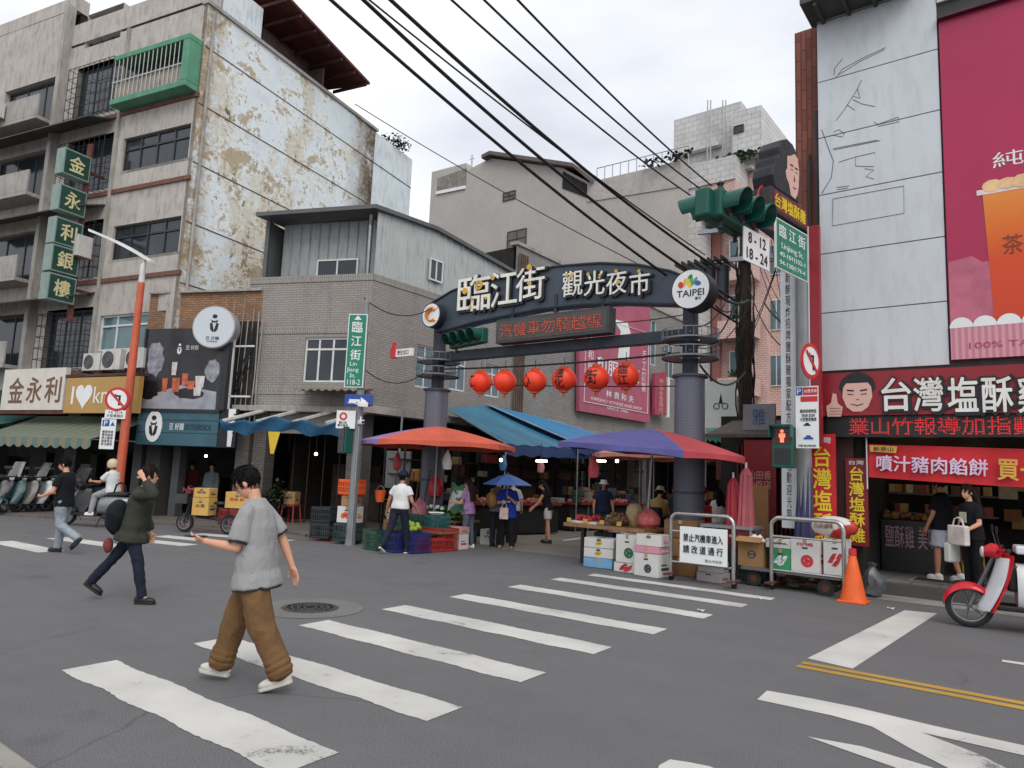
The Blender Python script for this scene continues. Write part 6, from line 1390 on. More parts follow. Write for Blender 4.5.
t = thing('stall_trestle', 'low board trestle carrying the second tier of crates', 'stall', (G(385, 551).x, G(385, 551).y+1.05, 0)); g = MB(); g.bx(-.9, .8, -.25, .3, .37, .415); g.build('board', M_cardd, t); g = MB(); [g.bx(x-.03, x+.03, y-.03, y+.03, 0, .37) for x in (-.8, .7) for y in (-.18, .22)]; g.each('leg', M_rust, t)
p = G(392, 552); heap('citrus_fruit', 'yellow green citrus of the small heap behind the white shirted man', 'fruit', (p.x-.05, p.y+.6, .42), (.2, .14, .16), 22, .055, M_lime, 'citrus heaped on the crates')
for k, (px, py, lb) in enumerate([(422, 551, 'large red crate under the vegetable board'), (412, 553, 'red crate half hidden by the walking man')]): p = G(px, py); crate(lb, (p.x, p.y+.5, 0), .74 if k == 0 else .4, .5, .48 if k == 0 else .3, M_rcrate, radians(-4))
vt = thing('vegetable_stall', 'board stall heaped with greens under the orange umbrella', 'stall', (-11.75, 12.95, 0)); g = MB(); g.bx(-.7, .6, -.35, .5, .52, .57); g.build('board', M_cardd, vt); g = MB(); [g.bx(x-.03, x+.03, y-.03, y+.03, 0, .52) for x in (-.62, .52) for y in (-.3, .4)]; g.each('leg', M_rust, vt); MB().bx(-.66, .56, -.2, .45, .05, .5).build('stored_crates', M_kcrate, vt)
heap('greens', 'heap of dark leafy greens along the vegetable board', 'vegetables', (-11.85, 12.95, .58), (.5, .32, .28), 520, .16, M_veg, leaf=True)
heap('greens', 'heap of pale leafy greens at the right end of the vegetable board', 'vegetables', (-11.35, 12.9, .58), (.3, .28, .22), 240, .15, M_veg2, leaf=True)
p = G(449, 549); carton('white carton printed with a big red fruit below the greens', (p.x, p.y+.15, 0), .52, .4, .34, M_cwhite, radians(8), 'fruit', M_inkr); carton('pink topped flat carton on the red fruit carton', (p.x, p.y+.15, .345), .54, .4, .14, mat('carton_red_edge', (190, 150, 146), .7), radians(8), words='嚴選水果', ink=M_inkr, hole=False)
p = G(486, 545); carton('white carton with grey letters standing on the lane floor', (p.x, p.y+.2, 0), .44, .36, .36, M_cwhite, radians(10), words='W1')
t = thing('plastic_bag', 'red plastic bag hanging at the vegetable stall by the column', 'bag', (-12.0, 12.75, 1.05)); g = MB(); g.rev([(.05, .0), (.16, .06), (.2, .25), (.15, .42), (.05, .56), (.04, .6)], n=14); g.build('bag_body', mat('bag_red', (176, 32, 46), .45, 0, .2, 6), t, True)
t = thing('plastic_bag', 'pink plastic bag slumped beside the vegetable board', 'bag', (-12.35, 12.6, .5)); g = MB(); g.rev([(.1, .0), (.2, .1), (.2, .3), (.1, .46), (.03, .55)], n=12); g.build('bag_body', mat('bag_pink', (200, 120, 136), .45, 0, .2, 6), t, True)
t = thing('produce_sack', 'green and white printed sack hung open above the greens', 'sack', (-11.3, 12.7, .8)); g = MB(); g.sheet(lambda u, v: (-.25+.55*u+.1*v, -.1*sin(u*3), .62*v-.2*(u-.4)**2+.05*sin(u*9)), 12, 10, .03)
T_ = NT('sack_print'); k_ = T_.mix(T_.ramp(T_.noise(4, 3), (.47, 0.), (.5, 1.)), lin((206, 212, 206)), lin((66, 118, 84))); T_.base(k_); T_.rough(.5); g.build('cloth', T_.m, t, True)
# meat and goods counters deeper in the lane
for k, (x, y, L, lb) in enumerate([(-12.7, 16.6, 3.2, 'long dark counter of meat cuts behind the umbrella holder'), (-12.4, 21.2, 3.6, 'long counter of goods before the man in the white hat')]):
    t = thing('market_counter', lb, 'stall', (x, y, 0), radians(78)); MB().bx(-L/2, L/2, -.4, .4, .05, .84).build('base', M_dark, t); MB().bx(-L/2-.05, L/2+.05, -.5, .5, .84, .9).build('counter_top', mat('counter_red', (120, 40, 40), .5, 0, .2, 3), t)
    heap('meat_cuts', ['spread of meat cuts on the nearer dark counter', 'spread of reddish goods on the further counter'][k], 'food', (x, y, .9), (L*.42, .34, .1), 60, .07, M_meat, rz=radians(78))
M_bulb = mat('bulb', (255, 236, 200), .4, 0, 0, 1, emit=9)
for k, (px, py, d, lb) in enumerate([(501, 460, 19, 'bare bulb lit above the nearer meat counter'), (541, 461, 19.5, 'short lit tube lamp right of the bare bulb'), (617, 461, 19, 'small bulb lit near the roller shutter'), (600, 461, 21, 'faint lit lamp shade beneath the blue awning'), (316, 454, 20, 'single bulb lit in the dark corner arcade'), (206, 456, 22.5, 'small bulb lit in the teal sign shop'), (127, 439, 24, 'small bulb lit behind the parking plate')]):
    p = PD(px, py, d); t = thing('lamp_bulb', lb, 'lamp', p); g = MB()
    if k in (1, 3): g.cyl((-.16, 0, 0), (.16, .05, 0), .03, n=10)
    else: g.ell((0, 0, 0), .045, 12, 8)
    g.build('bulb', M_bulb, t, True); MB().tube([(0, 0, .04), (0, 0, .5)], .008, 5).build('flex', M_cable, t)
t = thing('roller_shutter', 'grey roller shutter behind the man in the white hat', 'shutter', (-15.05, 22.6, 0), pi/2); g = MB()
for k in range(26): g.bx(-1.6, 1.6, -.02, .02+.01*(k % 2), .1+k*.11, .2+k*.11)
g.build('slats', mat('shutter_grey', (70, 72, 72), .5, .3, .1), t); g = MB(); g.bx(-1.7, -1.6, -.06, .06, 0, 3.1).bx(1.6, 1.7, -.06, .06, 0, 3.1); g.build('guides', M_galv, t)
t = thing('wall_panel', 'tan plywood panel standing left of the roller shutter', 'panel', (-14.7, 19.6, 0), pi/2); MB().bx(-1.1, 1.1, 0, .06, .9, 2.9).build('board', mat('ply', (112, 84, 66), .8, 0, .15), t); g = MB(); [g.bx(x, x+.06, .06, .12, 0, 2.9) for x in (-1.0, .9)]; g.build('battens', M_rust, t)
t = thing('noticeboard', 'grey electric box panel on the dark wall beside the vegetable stall', 'panel', (-14.3, 13.7, 1.7), AG); MB().bx(-.35, .35, -.1, 0, -.5, .5).build('cabinet', mat('cabinet', (96, 98, 98), .6), t, bevel=.01); g = MB(); g.tube([(0, -.03, .5), (.02, -.03, 1.6)], .03, 6).tube([(.1, -.03, -.5), (.12, -.03, -1.6)], .03, 6); g.build('conduit', M_galv, t)
# fruit table, right of the lane mouth
FT = Vector((-7.1, 12.78, 0)); t = thing('fruit_table', 'wooden fruit table under the violet umbrella', 'table', FT, radians(-3)); MB().bx(-.95, .9, -.45, .45, .70, .77).build('table_top', mat('plank', (158, 114, 78), .7, 0, .2, 5), t, bevel=.006)
for x in (-.55, .8):
    for y in (-.3, .3): MB().bx(x-.04, x+.04, y-.04, y+.04, 0, .70).build('leg', M_black, t)
MB().bx(-.5, -.05, -.0, .4, .0, .6).build('shelf_box', M_kcrate, t)
for k, (dx, dy, lb) in enumerate([(-.72, -.1, 'red fruit tray at the left end of the fruit table'), (-.38, -.15, 'red fruit tray second from the left on the fruit table')]):
    tt = thing('fruit_tray', lb, 'tray', FT+Vector((dx, dy, .77))); g = MB(); g.bx(-.15, .15, -.2, .2, 0, .05); g.build('tray', M_styro, tt, bevel=.01); heap('red_apple', ['red apple in the left fruit tray', 'red apple in the second fruit tray'][k], 'fruit', FT+Vector((dx, dy, .82)), (.13, .17, .07), 20, .05, M_apple, 'red apples in trays on the fruit table')
heap('brown_fruit', 'heap of brown longans in the middle of the fruit table', 'fruit', FT+Vector((.05, 0, .85)), (.24, .22, .16), 60, .04, mat('longan', (124, 92, 62), .7, 0, .2, 9))
carton('small white carton standing on the fruit table', FT+Vector((-.05, .2, .77)), .4, .25, .18, M_cwhite, .05)
t = thing('fruit_bag', 'clear bag of pale roots standing on the fruit table', 'bag', FT+Vector((.32, .2, .77))); g = MB(); g.rev([(.12, 0), (.17, .08), (.18, .26), (.15, .38), (.08, .44)], n=14); g.build('bag_body', mat('bag_cream', (182, 160, 120), .5, 0, .3, 10), t, True)
t = thing('fruit_bag', 'pink mesh bag of red fruit on the fruit table', 'bag', FT+Vector((.75, -.05, .77))); g = MB(); g.rev([(.14, 0), (.22, .08), (.22, .2), (.13, .32), (.03, .38)], n=16); g.build('bag_body', mat('bag_mesh', (190, 92, 86), .5, 0, .4, 16), t, True)
heap('yellow_pear', 'yellow pear of the pile right of the fruit table', 'fruit', (-5.75, 12.95, .72), (.26, .24, .2), 34, .06, M_yel2, 'yellow pears piled right of the fruit table')
# cartons under and beside the table
p = G(597, 568)
for k, (m, lb, pr, ik, h) in enumerate([(M_cblue, 'blue printed carton at the bottom of three under the table', None, M_wht, .18), (M_cwhite, 'white fruit carton in the middle of three under the table', 'fruit', M_inky, .18), (M_cwhite, 'white fruit carton topping the three under the table', 'fruit', M_inky, .18)]): carton(lb, (p.x, p.y+.2,   .003+.185*k), .6, .42, h, m, radians(4+2*k), pr, ik, hole=k > 0)
p = G(627, 573); carton('low pink and white carton on the asphalt under a tall one', (p.x-.02, p.y+.2, .003), .5, .4, .17, M_cwhite, radians(-4), 'leaf', M_inkr); carton('tall white carton with a round stamp standing on a low one', (p.x-.0, p.y+.2, .177), .46, .42, .5, M_cwhite, radians(-2), 'round', M_inkg)
p = G(648, 577); carton('big white and pink carton with a round fruit stamp nearest the crossing', (p.x, p.y+.2, .003), .5, .46, .4, M_cwhite, radians(-8), 'round', M_ink); carton('pink lidded carton on the big stamped carton', (p.x, p.y+.2, .407), .51, .47, .12, M_cpink, radians(-8), None, M_wht, hole=False); carton('white apple carton with oval hole topping the pink lidded one', (p.x+.02, p.y+.2, .53), .5, .42, .2, M_cwhite, radians(-5), None, M_cpink)
for k, (dx, dz, lb) in enumerate([(0, 0, 'brown carton at the bottom behind the left barrier'), (.02, .33, 'brown carton second up behind the left barrier'), (-.01, .66, 'brown carton topping the pile behind the left barrier')]): carton(lb, (-5.55+dx, 12.6, .003+dz), .6, .5, .32, M_cardd if k != 1 else M_card, .05*k)
t = thing('produce_stand', 'low wire stand of goods behind the left barrier', 'stall', (-4.75, 12.75, 0)); MB().bx(-.45, .5, -.3, .3, .9, .95).build('shelf', M_galv, t); g = MB(); [g.bx(x-.02, x+.02, y-.02, y+.02, 0, .9) for x in (-.42, .46) for y in (-.27, .27)]; g.build('uprights', M_galv, t); MB().bx(-.4, .45, -.25, .25, .05, .6).build('bin', M_kcrate, t)
# cardboard sheets
for k, (px0, px1, py0, py1, Yk, m, lb) in enumerate([(748, 768, 486, 560, 13.6, mat('card_sheet', (156, 112, 76), .85, 0, .06), 'tall flat cardboard sheet right of the furled umbrellas'), (728, 742, 486, 560, 13.7, mat('card_sheet2', (132, 96, 68), .85, 0, .06), 'narrow flat cardboard sheet left of the furled umbrellas')]):
    a = PY(px0, py1, Yk); b = PY(px1, py0, Yk); g = MB(); g.bx(a.x, b.x, 0, .05, 0.02, b.z); g.bx(a.x+.02, b.x-.02, -.004, .0, .02+b.z*.5, b.z*.5+.03); tag(g.build('cardboard_sheet', m, None, bevel=.004, loc=(0, Yk, 0)), lb, 'cardboard')
# more clutter round the stalls
rr = random.Random(31)
for k, (x, y, z, w, h, m, lb) in enumerate([(-13.6, 13.0, .06, .5, .36, M_card, 'brown carton against the dark wall left of the column'), (-13.55, 13.05, .425, .44, .3, M_cwhite, 'white carton on the brown one left of the column'), (-13.2, 14.6, 0, .55, .4, M_cardd, 'brown carton behind the left arch column'), (-13.15, 14.6, .405, .5, .34, M_card, 'tan carton stacked behind the left arch column'), (-9.3, 17.2, 0, .5, .36, M_styro, 'white foam box on the lane floor by the meat counter'), (-9.25, 17.2, .365, .5, .36, M_styro, 'upper white foam box by the meat counter'), (-8.3, 15.4, 0, .48, .36, M_card, 'tan carton on the lane floor behind the fruit table'), (-5.2, 13.9, 0, .5, .4, M_card, 'tan carton right of the right arch column'), (-5.15, 13.9, .405, .46, .32, M_cwhite, 'white carton on the tan one right of the column')]): carton(lb, (x, y, z), w, .4, h, m, rr.uniform(-.3, .5), None, M_ink)
for k, (x, y, z, c, lb) in enumerate([(-12.6, 12.0, 2.0, (176, 30, 44), 'red carrier bag hung under the orange umbrella'), (-10.9, 11.9, 2.05, (206, 206, 204), 'white carrier bag hung under the orange umbrella'), (-7.3, 12.2, 2.0, (190, 60, 66), 'red carrier bag hung under the violet umbrella'), (-12.2, 15.6, 2.1, (60, 110, 160), 'blue carrier bag hung under the teal awning'), (-12.2, 17.4, 2.1, (196, 130, 140), 'pink carrier bag hung under the teal awning')]):
    t = thing('carrier_bag', lb, 'bag', (x, y, z)); g = MB(); g.rev([(.03, -.32), (.1, -.3), (.12, -.15), (.08, 0), (.03, .1), (.015, .12)], n=12); g.v = [(a*(1+rr.uniform(-.2, .2)), b*.6*(1+rr.uniform(-.2, .2)), c_) for a, b, c_ in g.v]; g.build('bag_body', mat('carrier%d' % k, c, .45, 0, .15, 8), t, True); MB().tube([(0, 0, .1), (0, 0, .3)], .005, 4).build('string', M_cable, t)
for k in range(7):
    x = -13.25+.16*k; t = thing('broom', 'wooden handled broom or hook leaning beside the grey electric box', 'broom', (x, 12.4+.05*k, .06), 0, 'handles leaning by the electric box'); g = MB(); g.tube([(0, 0, 0), (rr.uniform(-.12, .12), .25, rr.uniform(1.0, 1.7))], .014, 6); g.build('handle', M_rust if k % 2 else M_cardd, t); MB().box((0, 0, .06), (.14, .06, .12)).build('bristles', M_card, t)
for k in range(9):
    t = thing('price_card', 'small white price card standing among the greens', 'card', (-12.2+.12*k, 12.68+.02*(k % 3), .78+.03*(k % 2)), 0, 'price cards among the greens') if k < 5 else thing('price_card', 'small yellow price card standing on the fruit table', 'card', (-7.95+.38*(k-5), 12.4, .78), 0, 'price cards on the fruit table'); MB().box((0, 0, .05), (.1, .004, .08), Matrix.Rotation(-.2, 3, 'X')).build('card', M_wht if k < 5 else M_yel2, t); MB().tube([(0, .01, 0), (0, .01, .06)], .004, 4).build('stick', M_galv, t)
# crowded goods along the lane and a dark covered row at the back
t = thing('covered_stall', 'dark covered stall row closing the back of the lane', 'stall', (-9.2, 25, 0)); MB().bx(-3.2, 3.2, 3.0, 3.1, 0, 3.3).bx(-3.2, -3.1, 0, 3.0, 0, 3.3).bx(3.1, 3.2, 0, 3.0, 0, 3.3).build('wall', M_dark2, t); MB().bx(-3.4, 3.4, -1.0, 3.1, 3.303, 3.4).build('roof', mat('stall_roof', (70, 66, 64), .8, 0, .2), t); MB().bx(-2.9, 2.9, .6, 1.2, 0, .85).build('counter', M_dark, t)
gcol = [((110, 44, 38), 'dull red'), ((96, 78, 48), 'tan'), ((40, 66, 52), 'dark green'), ((120, 112, 100), 'pale grey'), ((134, 92, 40), 'ochre'), ((44, 50, 74), 'navy')]
protos = []
for c, nm in gcol:
    g = MB(); g.bx(-.16, .16, -.13, .13, 0, .24); protos.append((g.build('goods_box', mat('goods_'+nm.replace(' ', '_'), c, .7, 0, .25, 9), None, bevel=.03), nm))
for k in range(150):
    o, nm = protos[k % 6]
    if k >= 6: o = o.copy(); COL.objects.link(o)
    r_ = rr.random()
    if r_ < .4: p = (rr.uniform(-14.9, -13.3), rr.uniform(14.2, 27), rr.choice((.0, .25, .9, 1.15, 1.6, 2.0)))
    elif r_ < .6: p = (rr.uniform(-13.4, -12.2), rr.uniform(18.3, 24), rr.choice((.9, 1.1)))
    elif r_ < .85: p = (rr.uniform(-12, -6.5), rr.uniform(25.6, 27.5), rr.choice((.85, 1.1, 1.5, 1.9, 2.4)))
    else: p = (rr.uniform(-14.9, -13.2), rr.uniform(13.6, 15.5), rr.choice((.5, .9, 1.4, 1.9)))
    o.location = p; o.rotation_euler = (0, 0, rr.uniform(0, 3)); o.scale = (rr.uniform(.6, 1.4), rr.uniform(.6, 1.3), rr.uniform(.5, 1.5)); tag(o, nm+' packet among the goods crowded in the dark lane stalls', 'goods', nm+' goods crowded in the lane stalls')
for k in range(4):
    t = thing('goods_rack', ['dark goods rack behind the vegetable stall', 'dark goods rack behind the lilac woman', 'dark goods rack behind the nearer meat counter', 'dark goods rack beside the roller shutter'][k], 'rack', (-14.2, 14.6+3.1*k, 0), pi/2); g = MB(); [g.bx(-1.1, 1.1, -.3, .5, z, z+.03) for z in (.22, .87, 1.57, 1.97)]; g.each('shelf', M_dark2, t); g = MB(); [g.bx(x-.02, x+.02, y-.02, y+.02, 0, 2.5) for x in (-1.08, 1.08) for y in (-.28, .48)]; g.each('upright', M_black, t)
# stainless barriers
M_ss = mat('stainless', (178, 178, 174), .25, .9, .08, 3)
def barrier(t, w, h, z0=.08):
    r = .035; pts = [(-w/2, 0, z0), (-w/2, 0, h-.14)]
    for k in range(1, 7): a = pi-k*pi/12; pts.append((-w/2+.14+.14*cos(a), 0, h-.14+.14*sin(a)))
    for k in range(0, 7): a = pi/2-k*pi/12; pts.append((w/2-.14+.14*cos(a), 0, h-.14+.14*sin(a)))
    pts.append((w/2, 0, z0)); g = MB(); g.tube(pts, r, 12); g.build('tube_frame', M_ss, t, True)
    g = MB(); g.tube([(-w/2, 0, .32), (w/2, 0, .32)], .02, 8); g.tube([(-w/2, 0, h-.3), (w/2, 0, h-.3)], .018, 8); g.build('rail', M_ss, t, True)
    for s in (-1, 1):
        c = MB(); c.cyl((s*w/2-.025, .03, .06), (s*w/2+.025, .03, .06), .058, n=18); c.build('caster', M_black, t, True); c = MB(); c.bx(s*w/2-.04, s*w/2+.04, -.2, .2, .1, .13); c.build('foot', M_rust, t)
p0, p1 = G(671, 580), G(733, 589); xm = (p0.x+p1.x)/2; w = p1.x-p0.x
t = thing('barrier', 'stainless tube barrier carrying a white sign board with black characters', 'barrier', (xm, (p0.y+p1.y)/2, 0), radians(-3)); barrier(t, w, 1.14)
sb = MB().bx(-w/2+.2, w/2-.08, -.07, -.045, .33, .93).build('sign_board', M_wht, t, bevel=.004)
text('禁止汽機車進入', M_lblack, t, (.06, -.073, .75), w-.42, .13, bold=.025, spacing=1.1); text('請 改 道 通 行', M_lblack, t, (.06, -.073, .56), w-.42, .13, bold=.025)
text('臺北市政府', mat('faint_grey', (150, 150, 150)), t, (.25, -.073, .4), .3, .05)
p = G(703, 584); carton('low grey carton on the asphalt behind the left barrier', (p.x, p.y+.45, .003), .44, .36, .16, mat('carton_grey', (150, 144, 146), .7), -.1); carton('grey carton stacked on the low one behind the left barrier', (p.x, p.y+.45, .166), .42, .36, .17, mat('carton_grey', (150, 144, 146), .7), .05)
p0, p1 = G(770, 590), G(846, 599); xm = (p0.x+p1.x)/2; w = p1.x-p0.x
CY_ = (p0.y+p1.y)/2
t = thing('hand_trolley', 'stainless push trolley with tube frame loaded with cartons', 'trolley', (xm, CY_, 0), radians(-4)); barrier(t, w, 1.16)
MB().bx(-w/2-.55, w/2-.08, .06, .75, .26, .31).build('deck', mat('deck_steel', (128, 126, 122), .4, .5, .15, 5), t, bevel=.006)
for x, y in ((-w/2-.35, .15), (w/2-.3, .1), (-w/2-.3, .65), (w/2-.35, .65)):
    g = MB(); g.cyl((x, y-.03, .125), (x, y+.03, .125), .125, n=24); wl = g.build('wheel', mat('tyre_black', (32, 32, 33), .7), t, True); g = MB(); g.cyl((x, y-.036, .125), (x, y+.036, .125), .06, n=16); g.build('hub', M_rust, wl, True)
trz = radians(-4)
def ontr(dx, dy, z=.312): return (xm+dx*cos(trz)-dy*sin(trz), CY_+dx*sin(trz)+dy*cos(trz), z)
carton('white mandarin carton with round emblem on the trolley', ontr(-.08, .35), .44, .4, .52, M_cwhite, trz, 'round', M_inkr, words='柑橘'); carton('white and red carton at the trolley\'s right end', ontr(.33, .45), .34, .4, .56, M_cwhite, trz+.1, 'leaf', M_inkr); carton('green and white carton low on the trolley', ontr(-.48, .36), .34, .4, .34, M_cgreen, trz, 'leaf', M_wht); carton('flat white carton lying on the green one', ontr(-.5, .34, .656), .46, .34, .14, M_cwhite, trz+.05, None, M_ink, words='果', hole=False)
tt = thing('carton', 'open brown carton with flaps up on the trolley\'s left end', 'box', ontr(-.98, .35), trz); g = MB(); w2, d2, h2 = .44, .4, .42
g.bx(-w2/2, w2/2, -d2/2, -d2/2+.01, 0, h2).bx(-w2/2, w2/2, d2/2-.01, d2/2, 0, h2).bx(-w2/2, -w2/2+.01, -d2/2+.01, d2/2-.01, 0, h2).bx(w2/2-.01, w2/2, -d2/2+.01, d2/2-.01, 0, h2).bx(-w2/2+.01, w2/2-.01, -d2/2+.01, d2/2-.01, 0, .02); g.build('box', M_card, tt)
g = MB(); g.box((-w2/2-.09, 0, h2+.02), (.2, d2, .008), Matrix.Rotation(.3, 3, 'Y')).box((w2/2+.09, 0, h2+.05), (.2, d2, .008), Matrix.Rotation(-.7, 3, 'Y')).box((0, -d2/2-.06, h2+.03), (w2, .16, .008), Matrix.Rotation(.5, 3, 'X')); g.build('flap', M_card, tt)
g = MB(); g.rev([(.05, 0), (.07, 0), (.07, .004), (.05, .004)], (.02, -d2/2-.001, .2), 16, Matrix.Rotation(pi/2, 3, 'X')).bx(-.05, .1, -d2/2-.005, -d2/2-.002, .19, .21); g.build('stamp_print', M_ink, tt)
t2 = thing('plastic_bag', 'crumpled white plastic bag in the open brown carton', 'bag', ontr(-.95, .35, .6)); g = MB(); rr = random.Random(3); g.ell((0, 0, .08), (.17, .15, .14), 12, 8); g.v = [tuple(c*(1+rr.uniform(-.2, .2)) for c in v) for v in g.v]; g.build('bag_body', M_styro, t2, True)
crate('black crate under the open brown carton beside the trolley', ontr(-1.0, .38, .0), .5, .4, .3, M_kcrate, trz)
t = thing('seat_cushion', 'white and red printed cushion bag resting on the trolley frame', 'bag', ontr(.3, .4, .88), trz); g = MB(); g.ell((0, 0, .18), (.36, .14, .2), 18, 12); g.v = [(x, y, .18+(z-.18)*(1.0 if abs(z-.18) < .1 else .85)) for x, y, z in g.v]
T_ = NT('bag_print'); sp_n = T_.sep(); T_.base(T_.mix(T_.ramp(T_.math('ADD', T_.math('MULTIPLY', sp_n[0], 1.2), T_.math('SUBTRACT', T_.noise(5, 2), sp_n[2])), (.42, 0.), (.45, 1.)), lin((206, 198, 190)), lin((176, 44, 40)))); T_.rough(.5)
g.build('bag_body', T_.m, t, True); text('香蒜滷味', mat('bag_ink', (120, 60, 50)), t, (-.12, -.145, .2), .3, .1)
t = thing('debris', 'jumble of dark scraps and flattened boxes under the trolley', 'litter', ontr(0, .5, 0), trz); g = MB(); rr = random.Random(12)
for k in range(16): g.box((rr.uniform(-1, .5), rr.uniform(-.1, .3), rr.uniform(.03, .18)), (rr.uniform(.1, .35), rr.uniform(.1, .3), rr.uniform(.02, .1)), rr.uniform(0, 3))
g.build('scraps', mat('scraps', (84, 66, 58), .8, 0, .5, 6), t)
# cone and dark bins on the right
p = G(853.5, 602); t = thing('traffic_cone', 'orange traffic cone at the corner of the shop pavement', 'cone', p); MB().rev([(.185, .03), (.05, .68), (.045, .7), (.035, .7)], n=28).build('cone_body', mat('cone_orange', (232, 96, 30), .5, 0, .1, 6, grime=.35, gcol=(90, 60, 45)), t, True); MB().bx(-.2, .2, -.2, .2, 0, .03).build('base', mat('cone_orange', (232, 96, 30)), t, bevel=.01); MB().rev([(.045, .68), (.06, .69), (.055, .78), (.0, .79)], n=16).build('top_knob', M_sigred, t, True)
t = thing('rubbish_bag', 'translucent grey rubbish bag slumped behind the cone', 'bag', (-2.45, 12.75, 0)); g = MB(); g.rev([(.08, 0), (.15, .05), (.16, .16), (.15, .28), (.1, .4), (.04, .46), (.07, .52)], n=14); rr = random.Random(2); g.v = [(x*(1+rr.uniform(-.3, .3)), y*(1+rr.uniform(-.3, .3)), z+rr.uniform(-.02, .02)) for x, y, z in g.v]; g.build('bag_body', mat('bag_grey', (84, 86, 90), .35, 0, .3, 8), t, True)
t = thing('wet_floor_sign', 'yellow folding floor stand inside the snack shop entrance', 'sign', (-1.35, 15.6, .21), .2); g = MB(); g.box((0, -.1, .42), (.34, .02, .86), Matrix.Rotation(-.2, 3, 'X')).box((0, .1, .42), (.34, .02, .86), Matrix.Rotation(.2, 3, 'X')); g.build('boards', mat('stand_yellow', (214, 180, 30)), t)
t = thing('doormat', 'dark mat with pale border on the snack shop pavement', 'mat', (-1.5, 14.1, .213)); MB().bx(-.55, .55, -.3, .3, .0, .006).build('mat', mat('mat_dark', (52, 50, 50), .9), t); g = MB(); g.bx(-.6, .6, -.36, -.303, 0, .009).bx(-.6, .6, .303, .36, 0, .009).bx(-.6, -.553, -.3, .3, 0, .009).bx(.553, .6, -.3, .3, 0, .009); g.build('border', M_kerb, t)

# ================================================================== shop fronts on the left block
def lwo(px, py): return onwall(px, py, OL+Vector((sin(AL), -cos(AL), 0))*.93, AL)
t = thing('shop_sign', 'mustard yellow signboard with white heart lettering on the left block', 'sign', OL, AL); r = rect(lwo, (66, 413), (138, 376)); x0, x1 = lwo(66, 395)[0], min(-.05, lwo(140, 395)[0]); M_must = mat('mustard', (176, 138, 72), .5, 0, .06)
MB().bx(x0, x1, -.95, -.8, r[2], r[3]).build('board', M_must, t); zc = (r[2]+r[3])/2; W_ = x1-x0
text('I', M_wht, t, (x0+W_*.11, -.955, zc), .1, .55); g = MB(); hx_ = x0+W_*.27; s_ = .42
g.prism([(hx_+s_*.9*x/16, zc+s_*z/16) for x, z in [(16*sin(a)**3, 13*cos(a)-5*cos(2*a)-2*cos(3*a)-cos(4*a)) for a in [k*pi/16 for k in range(32)]]], -.96, -.952); g.build('heart', M_wht, t); text('knee', M_wht, t, (x0+W_*.62, -.955, zc), W_*.42, .5)
t = thing('shop_sign', 'white framed shop sign with three brown characters at far left', 'sign', OL, AL); a = lwo(2, 400); b = lwo(66, 365); MB().bx(a[0]-.1, b[0], -.9, -.75, r[2]+.1, r[3]+.35).build('board', mat('sign_cream', (206, 200, 190), .5, 0, .08), t); MB().bx(a[0]-.2, b[0]+.1, -.88, -.74, r[2]-.02, r[2]+.09).build('frame', M_rust, t)
for k, c in enumerate('金永利'): text(c, mat('sign_brown', (110, 78, 56)), t, (a[0]+.65+k*(b[0]-a[0]-.9)/2.3, -.905, zc+.2), .75, .8, bold=.03)
t = thing('vertical_sign', 'projecting column of five green sign boxes with cream characters', 'sign', OL, AL)
for k, c in enumerate('金永利銀樓'):
    sgo = OL+Vector((sin(AL), -cos(AL), 0))*1.05; xx, zz_ = onwall([69, 67, 64.5, 61, 58][k], (167, 202, 234, 261, 289)[k], sgo, AL); xx = onwall(64, 240, sgo, AL)[0]
    MB().bx(xx-.2, xx+.2, -1.5, -.6, zz_-.43, zz_+.43).build('sign_box', mat('box_mint', (128, 148, 140), .5, 0, .08, grime=.3), t, bevel=.015)
    for sd in (-1, 1):
        MB().bx(xx+sd*.203, xx+sd*.206, -1.45, -.65, zz_-.38, zz_+.38).build('sign_face', mat('sign_dkgreen', (24, 66, 56), .4), t)
        o = text(c, mat('sign_creamy', (206, 196, 150)), t, (0, 0, 0), .5, .52, bold=.04); o.location = (xx+sd*.208, -1.05, zz_); o.rotation_euler = (0, 0, sd*pi/2)
g = MB(); g.bx(xx-.03, xx+.03, -.8, -.0, 7, 7.1).bx(xx-.03, xx+.03, -.8, -.0, 11, 11.1); g.bx(xx-.12, xx+.12, -.6, -.53, 6, 12); g.build('mast', M_rust, t)
def awning(label, x0, x1, zt_, zb_, dep, m, rz=AL, o=OL, frill=.25, y0=-.05):
    t = thing('shop_awning', label, 'awning', o, rz); g = MB(); g.sheet(lambda u, v: (x0+(x1-x0)*u, y0-dep*v, zt_-(zt_-zb_)*v-.06*sin(v*pi)), 24, 5, .015); g.build('canvas', m, t, True)
    g = MB(); n = 26; g.grid(lambda u, v: (x0+(x1-x0)*u, y0-dep-.005, zb_-frill*v*(.7+.3*abs(sin(u*n*pi/2)))), 78, 2); g.build('frill', m, t)
    g = MB(); g.tube([(x0+.05, y0, zb_), (x0+.05, y0-dep, zb_-.02)], .02, 6).tube([(x1-.05, y0, zb_), (x1-.05, y0-dep, zb_-.02)], .02, 6); g.build('arms', M_galv, t); return t
awning('striped green and cream awning below the mustard sign', lw(38, 430)[0], -.4, r[2]-.02, r[2]-.8, 1.9, stripemat('stripe_canvas', (84, 112, 104), (124, 116, 90), .5), frill=.3)
awning('plain green awning below the white framed sign', lw(-40, 430)[0]-4, lw(36, 430)[0], r[2]+.0, r[2]-.55, 1.9, mat('awning_green', (30, 84, 74), .6, 0, .12), frill=.3)
